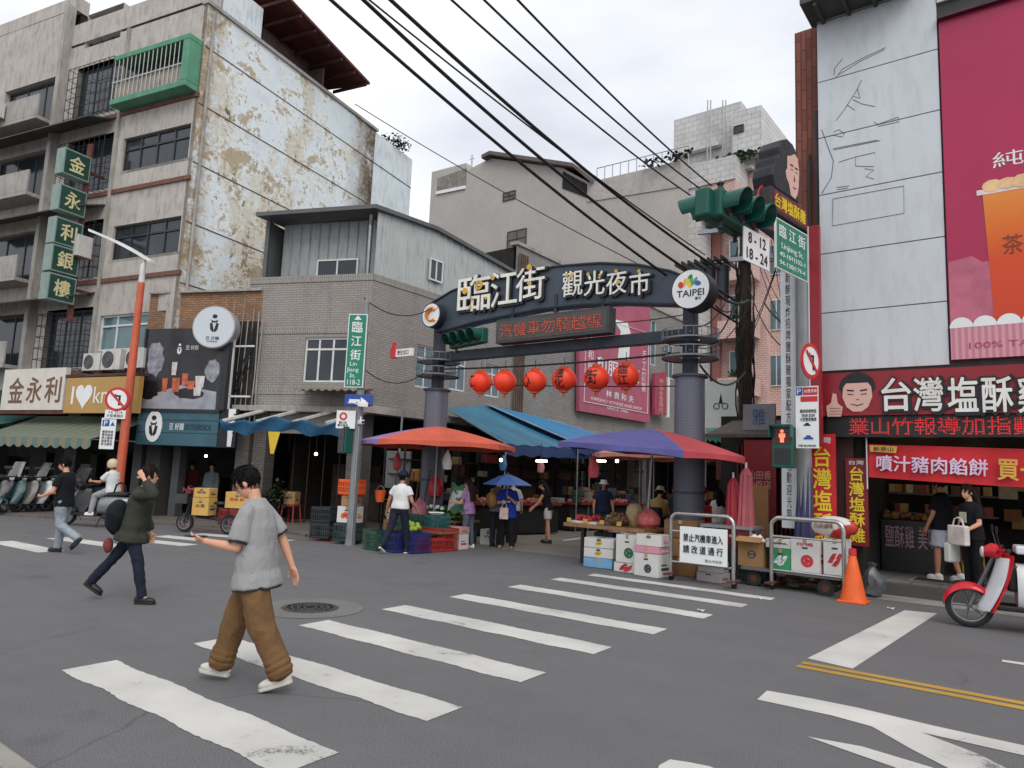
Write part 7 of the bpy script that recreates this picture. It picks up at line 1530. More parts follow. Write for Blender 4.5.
# ================================================================== two-wheelers
M_tyre = mat('tyre', (30, 30, 31), .8); M_chrome = mat('chrome', (190, 190, 190), .15, .95, .05); M_seat = mat('seat_vinyl', (26, 26, 28), .45); M_hl = mat('headlight_glass', (200, 205, 206), .1, 0, .05); M_tail = mat('tail_red', (150, 20, 24), .25)
def wheel(parent, x, r, w=.1):
    g = MB(); rot = Matrix.Rotation(pi/2, 3, 'X'); g.rev([(r-.075, -w*.32), (r-.05, -w*.5), (r-.015, -w*.42), (r, 0), (r-.015, w*.42), (r-.05, w*.5), (r-.075, w*.32)], (x, 0, r), 32, rot); wh = g.build('wheel', M_tyre, parent, True)
    g = MB(); g.rev([(r-.09, -.03), (r-.068, -.035), (r-.068, .035), (r-.09, .03)], (x, 0, r), 28, rot); g.cyl((x, -.05, r), (x, .05, r), .035, n=14)
    for k in range(5): a = 2*pi*k/5; g.tube([(x, 0, r), (x+(r-.08)*cos(a), 0, r+(r-.08)*sin(a))], .016, 6)
    g.build('rim', mat('rim_grey', (120, 120, 122), .35, .7), wh, True)
def loft(mb, rings, n=18, cap=True):
    "rings: (x, z, half width y, half height, square) in the local xz plane"
    vs = []
    for x, z, hy, hz, tilt in rings:
        for i in range(n):
            a = 2*pi*i/n; cy, cz = cos(a), sin(a); cy = math.copysign(abs(cy)**.75, cy); cz = math.copysign(abs(cz)**.75, cz)
            vs.append((x-cz*hz*sin(tilt), cy*hy, z+cz*hz*cos(tilt)))
    k = len(rings); fs = [(j*n+i, j*n+(i+1) % n, (j+1)*n+(i+1) % n, (j+1)*n+i) for j in range(k-1) for i in range(n)]
    if cap: fs += [tuple(range(n-1, -1, -1)), tuple(range((k-1)*n, k*n))]
    return mb.add(vs, fs)
def scooter(label, loc, rz, body, fender, shield, head, r=.24, wb=1.26, box=None, group=None, cat='scooter', screen=False):
    t = thing('scooter', label, cat, loc, rz, group)
    wheel(t, wb, r); wheel(t, 0, r)
    g = MB(); N = 10
    for s in (0,):
        g.sheet(lambda u, v: (lambda a: (wb+(r+.02)*cos(a), (v-.5)*.19*(1-.3*abs(u-.5)), r+(r+.022)*sin(a)-.07*(2*v-1)**2))(radians(10)+radians(170)*u), 16, 6, .012)
    g.build('front_fender', fender, t, True)
    # leg shield: curved plate leaning back
    g = MB(); g.sheet(lambda u, v: (wb-.30-.13*v+.12*(1-(2*u-1)**2)+.1*(1-v)**2, (u-.5)*(.42+.16*sin(v*pi)), .28+.62*v), 12, 14, .04)
    g.build('leg_shield', shield, t, True)
    g = MB(); loft(g, [(wb-.36, .93, .10, .07, .2), (wb-.30, .97, .16, .09, .2), (wb-.24, .98, .12, .09, .2), (wb-.17, .96, .07, .06, .2)], 16); g.tube([(wb-.38, -.33, 1.0), (wb-.32, -.12, .98), (wb-.32, .12, .98), (wb-.38, .33, 1.0)], .022, 8); hb = g.build('handlebar', head, t, True)
    g = MB(); [g.tube([(wb-.4, s*.33, 1.0), (wb-.41, s*.44, 1.01)], .024, 8) for s in (-1, 1)]; g.build('grips', M_black, hb, True)
    for s in (-1, 1): g = MB(); g.tube([(wb-.34, s*.2, 1.0), (wb-.3, s*.28, 1.2)], .009, 5); g.ell((wb-.3, s*.3, 1.24), (.015, .07, .05), 12, 8); g.build('mirror', M_black, t, True)
    MB().ell((wb-.165, 0, .95), (.03, .075, .07), 14, 10).build('headlight', M_hl, t, True)
    g = MB(); g.tube([(wb-.28, 0, .9), (wb-.1, 0, .5), (wb, .07, r), (wb, .07, r)], .024, 8); g.build('fork', mat('fork_grey', (96, 97, 100), .35, .6), t, True)
    g = MB(); g.bx(.35, wb-.28, -.17, .17, .26, .33); g.build('floorboard', M_black, t, bevel=.02)
    g = MB(); loft(g, [(.42, .5, .13, .2, 0), (.3, .54, .2, .22, 0), (.05, .55, .24, .22, 0), (-.2, .58, .22, .18, 0), (-.4, .64, .14, .1, 0), (-.46, .66, .05, .04, 0)], 20); g.build('body', body, t, True)
    g = MB(); loft(g, [(.46, .76, .09, .03, 0), (.4, .78, .14, .05, 0), (.1, .79, .16, .055, 0), (-.2, .82, .15, .06, 0), (-.36, .83, .08, .03, 0)], 16); g.build('seat', M_seat, t, True)
    MB().ell((-.45, 0, .63), (.03, .09, .05), 12, 8).build('tail_light', M_tail, t, True)
    g = MB(); g.tube([(.2, -.17, .25), (-.1, -.19, .24), (-.42, -.2, .34)], [.03, .055, .05], 10); g.build('exhaust', M_chrome, t, True)
    g = MB(); g.bx(-.3, .3, -.1, .1, .2, .42); g.build('engine', mat('engine_grey', (62, 62, 64), .5, .5), t, bevel=.03)
    if screen: g = MB(); g.sheet(lambda u, v: (wb-.2-.22*v+.05*(1-(2*u-1)**2), (u-.5)*.4*(1-.25*v), 1.0+.42*v), 8, 8, .006); g.build('windscreen', mat('screen_smoke', (120, 124, 124), .1, 0, .05, alpha=.55), t, True)
    if box: g = MB(); g.bx(-.62, -.2, -.22, .22, .9, 1.24); g.build('top_box', box, t, bevel=.05)
    g = MB(); g.box((-.5, 0, .5), (.012, .17, .12), Matrix.Rotation(.3, 3, 'Y')); g.build('number_plate', M_wht, t)
    g = MB(); g.tube([(.3, .1, .25), (.25, .28, .02)], .014, 6); g.build('side_stand', M_black, t)
    return t
M_svwhite = mat('scooter_white', (214, 216, 218), .22, 0, .04); M_svred = mat('scooter_red', (196, 28, 40), .2, 0, .05); M_svgrey = mat('scooter_silver', (140, 142, 144), .3, .4, .08); M_svblk = mat('scooter_black', (32, 33, 36), .25, .2, .1); M_svteal = mat('scooter_teal', (24, 58, 60), .3, .2); M_svcream = mat('scooter_cream', (104, 102, 96), .3)
# red and white scooter at the right edge
pw = G(970, 627); SR = radians(188)
wbv = 1.14
t = scooter('red and white classic scooter parked at the right edge with white rear box', (pw.x-wbv*cos(SR), pw.y-wbv*sin(SR), 0), SR, M_svwhite, M_svred, M_svwhite, M_svred, .27, wbv, mat('topbox_white', (206, 208, 208), .35, 0, .06))
g = MB(); g.sheet(lambda u, v: (wbv-.345-.13*v+.10*(1-(2*u-1)**2)+.1*(1-v)**2, (u-.5)*(.48+.16*sin(v*pi)), .26+.68*v), 14, 14, .03); g.build('red_shield_trim', M_svred, t, True)
g = MB(); g.bx(wbv-.52, wbv-.4, -.16, .16, .5, .82); g.build('glove_box', M_black, t, bevel=.03)
g = MB(); loft(g, [(wbv-.78, .52, .2, .24, 0), (wbv-.62, .55, .24, .29, 0), (wbv-.50, .56, .22, .28, 0)], 20); g.build('side_panel', M_svwhite, t, True)
g = MB(); g.bx(wbv-.95, wbv-.5, -.2, .2, .96, 1.06); g.build('carrier', M_svwhite, t, bevel=.02)
g = MB()
for s in (-1, 1): g.ell((-.02, s*.2, .5), (.38, .09, .26), 20, 12)
g.build('rear_cowl', M_svwhite, t, True)
# rider's scooter on the left road
ps = G(98, 527)
RSr = radians(205)
scooter('silver grey maxi scooter under the rider in the pale helmet', (ps.x+.35, ps.y+.2, 0), RSr, M_svgrey, M_svblk, M_svgrey, M_svblk, .26, 1.35, None, None, 'scooter', True)
RIDER = Vector((ps.x+.35, ps.y+.2, 0))
# parked row at far left
base = None; rr = random.Random(6)
lbs = ['black scooter at the very left of the parked row', 'teal scooter second in the parked row at far left', 'dark scooter with a cream leg shield in the parked row', 'black scooter behind the walking man in the black shirt', 'dark scooter right of the walking man by the awning', 'dark scooter nearest the orange lamp post']
cols = [(M_svblk, M_svblk, M_svblk, M_svblk), (M_svteal, M_svteal, M_svteal, M_svblk), (M_svblk, M_svblk, M_svcream, M_svblk), (M_svblk, M_svgrey, M_svgrey, M_svblk), (M_svblk, M_svblk, M_svblk, M_svgrey), (M_svgrey, M_svblk, M_svblk, M_svblk)]
for k, px in enumerate((2, 18, 34, 50, 66, 84)):
    p = G(px, 513.5-.3*k); scooter(lbs[k], (p.x, p.y+.4, .06), radians(-62+rr.uniform(-10, 10)), *cols[k], .24, 1.2, None, 'scooters parked in a row at far left', 'scooter', k % 2 == 1)
# delivery bike with yellow boxes
pe = G(184, 532); ER = radians(208)
t = thing('cargo_bike', 'small black electric bike stacked with yellow cartons by the teal shop', 'bike', (pe.x-1.15*cos(ER), pe.y-1.15*sin(ER), 0), ER)
wheel(t, 1.15, .23, .08); wheel(t, 0, .23, .08)
g = MB(); g.tube([(0, 0, .23), (.35, 0, .35), (.85, 0, .38), (1.0, 0, .75)], .035, 8).tube([(1.15, .06, .23), (1.02, .05, .75), (.95, 0, 1.05)], .022, 8).tube([(1.15, -.06, .23), (1.02, -.05, .75)], .022, 8).tube([(.93, -.3, 1.1), (.95, 0, 1.05), (.93, .3, 1.1)], .018, 8).tube([(-.3, .1, .62), (.3, .1, .62), (.3, -.1, .62), (-.3, -.1, .62)], .015, 6, True).tube([(0, .1, .23), (.0, .1, .62)], .015, 6).tube([(.35, 0, .35), (.3, 0, .62)], .02, 6); g.build('frame', M_black, t, True)
g = MB(); g.ell((.28, 0, .72), (.16, .1, .05), 14, 8); g.build('saddle', M_seat, t, True); MB().ell((1.12, 0, .95), (.05, .06, .06), 12, 8).build('headlight', M_hl, t, True)
g = MB(); g.bx(1.05, 1.35, -.17, .17, .68, .9); g.build('basket', mat('basket_wire', (70, 70, 72), .5, .4), t)
heap('flowers', 'bunch of pink flowers in the front basket of the delivery bike', 'flowers', (pe.x+.03, pe.y+.02, .9), (.16, .16, .18), 160, .07, mat('flower_pink', (176, 74, 96), .6, 0, .35, 12), leaf=True)
M_ycart = mat('carton_yellow', (196, 156, 84), .8, 0, .08)
def onbike(dx, dz, dy=0): return (pe.x+(dx-1.15)*cos(ER)-dy*sin(ER), pe.y+(dx-1.15)*sin(ER)+dy*cos(ER), dz)
for k, (dx, dz, w, h, lb) in enumerate([(.68, .42, .42, .42, 'yellow carton on the footboard of the delivery bike'), (.68, .845, .4, .22, 'small yellow carton on the footboard carton of the bike'), (-.25, .63, .6, .38, 'wide yellow carton with red print on the rear rack of the bike')]):
    carton(lb, onbike(dx, dz), w, .36, h, M_ycart, ER+pi, None, M_inkr if k == 2 else M_ink, words=['水果', '禮盒', '蔬果 鮮'][k])
p = G(226, 528); crate('dark red plastic tub on the ground right of the delivery bike', (p.x-.2, p.y+.3, .06), .6, .45, .42, mat('tub_red', (140, 42, 44), .5, 0, .1), AG)
t = thing('stool', 'red wooden stool with a tan carton in the dark arcade', 'stool', (G(276, 526).x-.2, G(276, 526).y+.6, .06), AG); MB().bx(-.2, .2, -.2, .2, .48, .52).build('seat', M_rcrate, t)
for sx in (-1, 1):
    for sy in (-1, 1): g = MB(); g.tube([(sx*.17, sy*.17, .48), (sx*.21, sy*.21, 0)], .022, 6); g.build('leg', M_rcrate, t)
carton('tan carton standing on the red stool in the dark arcade', (G(276, 526).x-.2, G(276, 526).y+.6, .585), .36, .3, .36, M_card, AG, words='茶')
shrub('potted_plant', 'leafy potted plant beside the tiled arcade column', (G(258, 524).x+.35, G(258, 524).y+.3, .06), (.35, .35, .6), 260, .14, M_leaf2, .3)
"""people"""
# ================================================================== people
def fused(mb, voxel, smooth=3, wr=0, wscale=9, seed=0, stretch=(1, 1, .5)):
    "fuse overlapping volumes into one continuous skin"
    me = bpy.data.meshes.new('f'); me.from_pydata(mb.v, [], mb.f)
    b = bmesh.new(); b.from_mesh(me); bmesh.ops.recalc_face_normals(b, faces=b.faces); b.to_mesh(me); b.free()
    o = bpy.data.objects.new('f', me)
    r = o.modifiers.new('r', 'REMESH'); r.mode = 'VOXEL'; r.voxel_size = voxel; r.use_smooth_shade = True
    s = o.modifiers.new('s', 'SMOOTH'); s.iterations = smooth; s.factor = .5
    out = baked(o); bpy.data.meshes.remove(me)
    if wr:
        off = Vector((seed*3.1, seed*1.7, seed*2.3))
        n_ = len(out.vertices); co = np.empty(n_*3); no = np.empty(n_*3); out.vertices.foreach_get('co', co); out.vertices.foreach_get('normal', no); co = co.reshape(-1, 3); no = no.reshape(-1, 3); dd = np.empty(n_)
        qs = co*np.array(stretch)*wscale+np.array(off)
        for i in range(n_):
            q = Vector(qs[i]); n = noise.noise(q)*.6+noise.noise(q*2.1)*.4; dd[i] = 1-abs(n)*2.2
        out.vertices.foreach_set('co', (co+no*(dd*wr)[:, None]).ravel())
    out.polygons.foreach_set('use_smooth', [True]*len(out.polygons))
    return out
def ringloft(mb, rings, n=20):
    "rings: (centre Vector, x radius, y radius, fwd Vector, left Vector)"
    vs = []
    for c, rx, ry, fx, ly in rings:
        for i in range(n): a = 2*pi*i/n; vs.append(c+fx*(rx*cos(a))+ly*(ry*sin(a)))
    k = len(rings); mb.add(vs, [(j*n+i, j*n+(i+1) % n, (j+1)*n+(i+1) % n, (j+1)*n+i) for j in range(k-1) for i in range(n)]+[tuple(range(n-1, -1, -1)), tuple(range((k-1)*n, k*n))])
def limb(mb, pts, rs, n=16, ball=True):
    for i in range(len(pts)-1): mb.cyl(pts[i], pts[i+1], rs[i], rs[i+1], n)
    if ball:
        for p, r in list(zip(pts, rs))[1:-1]: mb.ell(p, r, 14, 10)
def nrm(v): return Vector(v).normalized()
M_skin = mat('skin', (206, 152, 124), .5, 0, .07, 9); M_skin2 = mat('skin_tan', (178, 124, 96), .5, 0, .08, 9); M_hair = mat('hair_black', (16, 14, 14), .75, 0, .3, 30, .5, 90); M_hairb = mat('hair_brown', (38, 27, 22), .75, 0, .3, 30, .5, 90)
for q_ in (M_hair, M_hairb): q_.node_tree.nodes['Principled BSDF'].inputs['Specular IOR Level'].default_value = .15; M_eye = mat('eye_dark', (30, 22, 20), .3); M_lip = mat('lip', (160, 84, 76), .5)
def fabric(name, c, var=.12, scale=6, bs=260):
    if name in _M: return _M[name]
    T = NT(name); c = lin(c); a = tuple(x*(1-var) for x in c); b = tuple(min(1, x*(1+var)) for x in c)
    k = T.mix(T.ramp(T.noise(scale, 5), (.3, 0.), (.7, 1.)), a, b); k = T.mix(T.ramp(T.noise(220, 2), (.35, .12), (.7, 0.)), k, tuple(x*.5 for x in c)); T.base(k); T.rough(.9)
    if 'Specular IOR Level' in T.p.inputs: T.p.inputs['Specular IOR Level'].default_value = .2
    w = T.noise(7, 4, .5, T.map((1, 1, .55), (.3, .5, 0)), 1.6); w = T.math('ABSOLUTE', T.math('SUBTRACT', w, .5))
    T.bump(T.mix(.06, w, T.noise(300, 2)), .4, .06); _M[name] = T.m; return T.m
FEM = 1
def person(label, loc, face, H=1.7, lean=0, legs=None, arms=None, head=(0, 0), fem=0, vox=.011, skin=None,
           top=None, sleeve=.55, hem=-.06, loose=1.0, bottom=None, blen=1.0, bloose=1.0, shoe=None, sole=None, hair=None, hairlen=0, hat=None, skirt=False, seat=None, collar=None, wr=.007, cuff=None, flare=.02):
    t = thing('person', label, 'person', loc, face)
    H = H*.96; s = H/1.72; skin = skin or M_skin; hair = hair or M_hair
    hipw = .092*s; TH, SH = .435*s, .425*s
    legs = legs or [(0, 3, 0, 0), (0, 3, 0, 0)]
    J = []
    for i, (p, k, ab, fp) in enumerate(legs):       # hip pitch, knee bend, abduction, foot pitch (heel up +)
        sd = 1 if i == 0 else -1; hp = Vector((0, sd*hipw, 0)); p, k, ab, fp = [radians(x) for x in (p, k, ab, fp)]
        kn = hp+Vector((sin(p)*cos(ab), sd*sin(ab), -cos(p)*cos(ab)))*TH; an = kn+Vector((sin(p-k)*cos(ab*.6), sd*sin(ab*.6), -cos(p-k)*cos(ab*.6)))*SH
        toe = an+Vector((cos(fp)*.155, sd*.015, -sin(fp)*.155))*s-Vector((0, 0, .055*s)); heel = an+Vector((-cos(fp)*.06, 0, sin(fp)*.06))*s-Vector((0, 0, .055*s))
        J.append((hp, kn, an, toe, heel, fp))
    low = min(min(j[3].z, j[4].z) for j in J)-.03*s
    z0 = -low if seat is None else seat
    O = Vector((0, 0, z0))
    L = radians(lean); fx = Vector((cos(L), 0, -sin(L))); up = Vector((sin(L), 0, cos(L))); ly = Vector((0, 1, 0))
    shw = (.165 if fem else .185)*s
    def tp(h): return O+up*(h*s)
    prof = [(-.10, .085, .12), (-.03, .112, .165), (.06, .115, .165), (.17, .10, .14 if not fem else .125), (.30, .112, .158 if not fem else .14), (.40, .112, .172 if not fem else .15), (.45, .095, .158 if not fem else .14), (.485, .08, .11), (.51, .062, .07), (.53, .054, .056)]
    body = MB(); ringloft(body, [(tp(h), rx*s, ry*s, fx, ly) for h, rx, ry in prof])
    NB = tp(.50); hy, hpit = radians(head[0]), radians(head[1])
    nk = NB+up*.078*s+fx*.02*s; limb(body, [NB-up*.03*s, nk+up*.03*s], [.053*s, .048*s])
    HR = Matrix.Rotation(hy, 3, 'Z') @ Matrix.Rotation(hpit, 3, 'Y')
    hc = nk
    def hpnt(x, y, z): return hc+(HR @ Vector((x, y, z)))*s
    E = lambda c, r, nu=18, nv=12, m=body: m.ell(hpnt(*c), tuple(q*s for q in r), nu, nv, HR)
    E((0, 0, .125), (.095, .075, .105)); E((.03, 0, .07), (.066, .06, .085)); E((.055, 0, .02), (.035, .035, .03)); E((.08, 0, .105), (.02, .042, .018))
    body.cyl(hpnt(.085, 0, .11), hpnt(.112, 0, .067), .010*s, .017*s, 10); E((.09, 0, .04), (.016, .026, .012))
    for sd in (-1, 1): E((-.005, sd*.078, .085), (.02, .012, .032), 10, 8)
    hands = []
    arms = arms or [((.05, .12, -1), (.15, .05, -1), None, 25)]*2
    AJ = []
    for i, (ud, fd, pn, curl) in enumerate(arms):
        sd = 1 if i == 0 else -1; ud = nrm((ud[0], sd*ud[1], ud[2])); fd = nrm((fd[0], sd*fd[1], fd[2]))
        sh = tp(.432)+ly*sd*(shw-.012*s); el = sh+ud*.28*s; wr_ = el+fd*.245*s; AJ.append((sh, el, wr_, ud, fd))
        limb(body, [sh, sh.lerp(el, .5), el, el.lerp(wr_, .4), wr_], [.052*s, .045*s, .038*s, .037*s, .025*s])
        pn = nrm(pn) if pn else nrm((0, -sd, 0)); pn = Vector((pn.x, pn.y, pn.z)); pn = (pn-fd*pn.dot(fd)).normalized(); sidev = fd.cross(pn)*(-sd)   # towards the thumb
        pc = wr_+fd*.05*s; MR = Matrix((fd, sidev, pn)).transposed(); body.ell(pc, (.055*s, .04*s, .017*s), 14, 8, MR); limb(body, [wr_-fd*.02*s, wr_+fd*.03*s], [.026*s, .026*s])
        for q in range(4):
            off = (.028-.0185*q)*s; ln_ = (.072, .082, .076, .058)[q]*s; c1 = radians(curl); b0 = wr_+fd*.085*s+sidev*off; d1 = (fd*cos(c1)+pn*sin(c1)); d2 = (fd*cos(c1*2.1)+pn*sin(c1*2.1)); b1 = b0+d1*ln_*.55; b2 = b1+d2*ln_*.5
            limb(body, [b0-fd*.03*s, b0, b1, b2], [.0095*s, .0092*s, .0085*s, .007*s], 8); body.ell(b2, .007*s, 8, 6)
        tb0 = wr_+fd*.025*s+sidev*.028*s; td = nrm(fd*.7+sidev*.75+pn*.25); td2 = nrm(fd*.95+sidev*.2+pn*.35); limb(body, [tb0-sidev*.015*s, tb0+td*.04*s, tb0+td*.04*s+td2*.035*s], [.014*s, .0105*s, .008*s], 8)
        hands.append((wr_+fd*.09*s, fd, pn, sidev))
    LJ = []
    for hp, kn, an, toe, heel, fp in J:
        hp, kn, an, toe, heel = hp+O, kn+O, an+O, toe+O, heel+O; LJ.append((hp, kn, an, toe, heel, fp))
        limb(body, [hp, hp.lerp(kn, .5), kn, kn.lerp(an, .35), an], [.088*s, .07*s, .052*s, .054*s, .034*s]); body.ell(an, .036*s, 10, 8); limb(body, [an, toe*.75+heel*.25], [.036*s, .03*s])
    def put(me, name, m, par=t): 
        me.name = name; me.materials.clear(); me.materials.append(m); o = bpy.data.objects.new(name, me); COL.objects.link(o); o.parent = par; return o
    put(fused(body, vox*.75, 2), 'body', skin)
    # face details
    g = MB(); [g.ell(hpnt(.083, y, .098), (.008*s, .013*s, .006*s), 10, 6, HR) for y in (-.033, .033)]; g.build('eyes', M_eye, t, True)
    g = MB(); [g.box(hpnt(.089, y, .118), (.012*s, .034*s, .007*s), HR) for y in (-.033, .033)]; g.build('eyebrows', hair, t)
    g = MB(); g.ell(hpnt(.098, 0, .036), (.008*s, .022*s, .007*s), 10, 6, HR); g.build('mouth', M_lip, t, True)
    # top
    rnd = random.Random(len(label))
    if top:
        g = MB(); k = loose
        rr_ = [(hem, .112*k+.018+flare, .165*k+.018+flare*.6), (hem+.07, .114*k+.017+flare*.75, .165*k+.017+flare*.4)]+[(h, max(rx, .106 if k > 1.04 and h < .35 else 0)*(k if h < .4 else 1)+.017, max(ry, .15 if k > 1.04 and h < .35 else 0)*(k if h < .4 else 1)+.017) for h, rx, ry in prof if hem+.1 < h < .47]+[(.49, .088, .118), (.528, .068, .07)]
        ringloft(g, [(tp(h), rx*s, ry*s, fx, ly) for h, rx, ry in rr_], 28)
        for sh, el, wr_, ud, fd in AJ:
            if sleeve <= 0: continue
            g.ell(sh, .058*s, 12, 10)
            if sleeve <= 1: limb(g, [sh, sh.lerp(el, sleeve*.5), sh.lerp(el, sleeve)], [.06*s, .062*s*k, .068*s*k])
            else: limb(g, [sh, sh.lerp(el, .5), el, el.lerp(wr_, sleeve-1)], [.06*s, .058*s*k, .055*s*k, .046*s*k])
        put(fused(g, vox, 6, wr, 8, rnd.random()*9), 'top', top)
        if cuff:
            g = MB()
            for sh, el, wr_, ud, fd in AJ: a = sh.lerp(el, sleeve-.02); g.cyl(a, a+ud*.025*s, .066*s*k, .064*s*k, 18)
            h = hem-.018; ringloft(g, [(tp(h), (.112*k+.016+flare)*s, (.165*k+.016+flare*.6)*s, fx, ly), (tp(hem+.01), (.112*k+.016+flare)*s, (.165*k+.016+flare*.6)*s, fx, ly)], 28); g.each('undershirt_edge', cuff, t, True)
        if collar: g = MB(); g.tube([tp(.515)+fx*.068*s*cos(a)+ly*.07*s*sin(a)+up*.012*s for a in [q*pi/10 for q in range(20)]], .012*s, 6, True); g.build('collar', collar, t, True)
    if bottom:
        g = MB(); k = bloose
        ringloft(g, [(tp(h), rx*s, ry*s, fx, ly) for h, rx, ry in ((.05, .122, .174), (-.03, .124*min(k, 1.12), .176), (-.10, .105, .15))], 24)
        if skirt: ringloft(g, [(tp(.05), .122*s, .172*s, fx, ly), (tp(-.1), .14*s, .19*s, fx, ly), (tp(-.05-.44*blen), .15*s, .2*s, fx, ly)], 24)
        for hp, kn, an, toe, heel, fp in LJ:
            if blen >= .99: limb(g, [hp, hp.lerp(kn, .5), kn, kn.lerp(an, .5), kn.lerp(an, .9), an-Vector((0, 0, .012*s))], [.1*s*min(k, 1.12), .085*s*min(k, 1.3), .07*s*k, .063*s*k, .06*s*k, .059*s*k]); g.ell(hp, .1*s, 12, 10)
            elif not skirt: q = hp.lerp(kn, blen/.52) if blen < .52 else kn; limb(g, [hp, hp.lerp(q, .5), q], [.1*s, .095*s*k, .092*s*k]); g.ell(hp, .1*s, 12, 10)
        if bloose > 1.3:
            for hp, kn, an, toe, heel, fp in LJ:
                for zz, rr in ((.015, 1.1), (.06, 1.13), (.105, 1.08)): a = an.lerp(kn, zz/.42); g.cyl(a, a+(kn-an).normalized()*.024*s, .06*s*k*rr, .062*s*k*rr)
        put(fused(g, vox, 3, wr*1.15, 7, rnd.random()*9+3, (1, 1, .8)), 'bottoms', bottom)
    for hp, kn, an, toe, heel, fp in LJ:
        g = MB(); d = (toe-heel).normalized(); sd = Vector((0, 1, 0)); u_ = sd.cross(d)*-1; u_ = u_ if u_.z > 0 else -u_
        MR = Matrix((d, sd, u_)).transposed(); c = heel.lerp(toe, .5)
        g.ell(heel.lerp(toe, .62)+u_*.012*s, (.105*s, .046*s, .042*s), 18, 12, MR); g.ell(heel.lerp(toe, .2)+u_*.022*s, (.075*s, .042*s, .06*s), 16, 12, MR); g.cyl(heel.lerp(toe, .25)+u_*.03*s, an+Vector((0, 0, .015*s)), .043*s, .045*s, 14)
        o = put(fused(g, .009, 2), 'shoe', shoe or M_black)
        sl = MB(); vs = [(heel+d*(-.02*s))]
        pts = [c+d*(x*s)+sd*(y*s)-u_*.03*s for x, y in [(-.135, 0), (-.125, .03), (-.05, .037), (.05, .047), (.11, .038), (.14, 0), (.11, -.038), (.05, -.047), (-.05, -.037), (-.125, -.03)]]
        n = len(pts); sl.add(pts+[p+u_*.026*s for p in pts], [tuple(range(n-1, -1, -1)), tuple(range(n, 2*n))]+[(i, (i+1) % n, n+(i+1) % n, n+i) for i in range(n)]); sl.build('sole', sole or shoe or M_black, o, bevel=.006)
    # hair: a shell over the skull, open at the face
    if hat != 'helmet':
        g = MB(); nu, nv = 48, 28; vs = {}; fs = []
        def hv(i, j):
            th = pi*j/nv*.86; ph = 2*pi*i/nu; x, y, z = sin(th)*cos(ph), sin(th)*sin(ph), cos(th); q = 1+.06*noise.noise(Vector((x*8, y*8, z*3)))+.05*noise.noise(Vector((x*26, y*26, z*7)))
            return (x*.107*q-.006, y*.086*q, z*.112*q+.132)
        for j in range(nv):
            for i in range(nu):
                c = hv(i+.5, j+.5)
                if c[0] > .045 and c[2] < .155+.02*sin(c[1]*90): continue
                if c[0] > -.01 and c[2] < .085 and abs(c[1]) > .05: continue
                if c[2] < .05: continue
                for a, b in ((i, j), (i+1, j), (i+1, j+1), (i, j+1)): vs.setdefault((a % nu, b), len(vs))
                fs.append(tuple(vs[(a % nu, b)] for a, b in ((i, j), (i+1, j), (i+1, j+1), (i, j+1))))
        ks = list(vs.keys()); out = [hpnt(*hv(*k)) for k in ks]; inn = [hc+(p-hc-(HR @ Vector((0, 0, .125))*s))*.9+(HR @ Vector((0, 0, .125))*s) for p in out]; N = len(out)
        edges = {}
        for f in fs:
            for a, b in zip(f, f[1:]+f[:1]): edges[(a, b)] = 1
        F2 = [tuple(dict.fromkeys(f)) for f in fs]; F2 = [f for f in F2 if len(f) > 2]
        g.add(out+inn, F2+[tuple(N+q for q in f[::-1]) for f in F2]+[(b, a, N+a, N+b) for (a, b) in edges if (b, a) not in edges])
        rs = random.Random(len(label)*3); ctr = hc+(HR @ Vector((0, 0, .125)))*s
        for q in range(170):
            p = out[rs.randrange(N)]; nv_ = (p-ctr).normalized(); dn = (HR @ Vector((rs.uniform(-.2, .9), rs.uniform(-.5, .5), -1))); dn = (dn-nv_*dn.dot(nv_)).normalized(); ln_ = rs.uniform(.03, .055)*s
            g.tube([p-nv_*.004*s, p+dn*ln_*.5+nv_*.004*s, p+dn*ln_-nv_*.003*s], [.0055*s, .005*s, .001*s], 4)
        g.build('hair', hair, t, 'all', fix=False)
        if hairlen:
            g = MB(); p0 = hpnt(-.06, 0, .12); lw_ = [p0, hpnt(-.085, 0, .03), tp(.45)-fx*.11*s, tp(.5-hairlen)-fx*.135*s]
            for y in (-.05, -.02, .02, .05): limb(g, [q+ly*y*s*(1.0+.25*i) for i, q in enumerate(lw_)], [.05*s, .05*s, .045*s, .022*s])
            put(fused(g, .012, 2, .006, 18, 1, (1, 1, .25)), 'long_hair', hair)
    if hat in ('cap', 'bucket'):
        hm = collar_hat[0]; g = MB()
        prof_ = [(.112, .128), (.108, .17), (.085, .215), (.045, .24), (.001, .246)] if hat == 'cap' else [(.16, .118), (.155, .125), (.112, .15), (.104, .2), (.09, .228), (.001, .236)]
        vs_ = MB(); vs_.rev(prof_, (0, 0, 0), 28); g.add([hpnt(v[0]-.004, v[1]*.86, v[2]) for v in vs_.v], vs_.f)
        if hat == 'cap':
            br = [(.085, -.07), (.15, -.062), (.185, -.03), (.192, 0), (.185, .03), (.15, .062), (.085, .07)]
            g.add([hpnt(x, y, .136-.05*(x-.085)) for x, y in br]+[hpnt(x, y, .128-.05*(x-.085)) for x, y in br], [tuple(range(7)), tuple(range(13, 6, -1))]+[(i, (i+1) % 7, 7+(i+1) % 7, 7+i) for i in range(7)])
        g.build('hat', hm, t, 50)
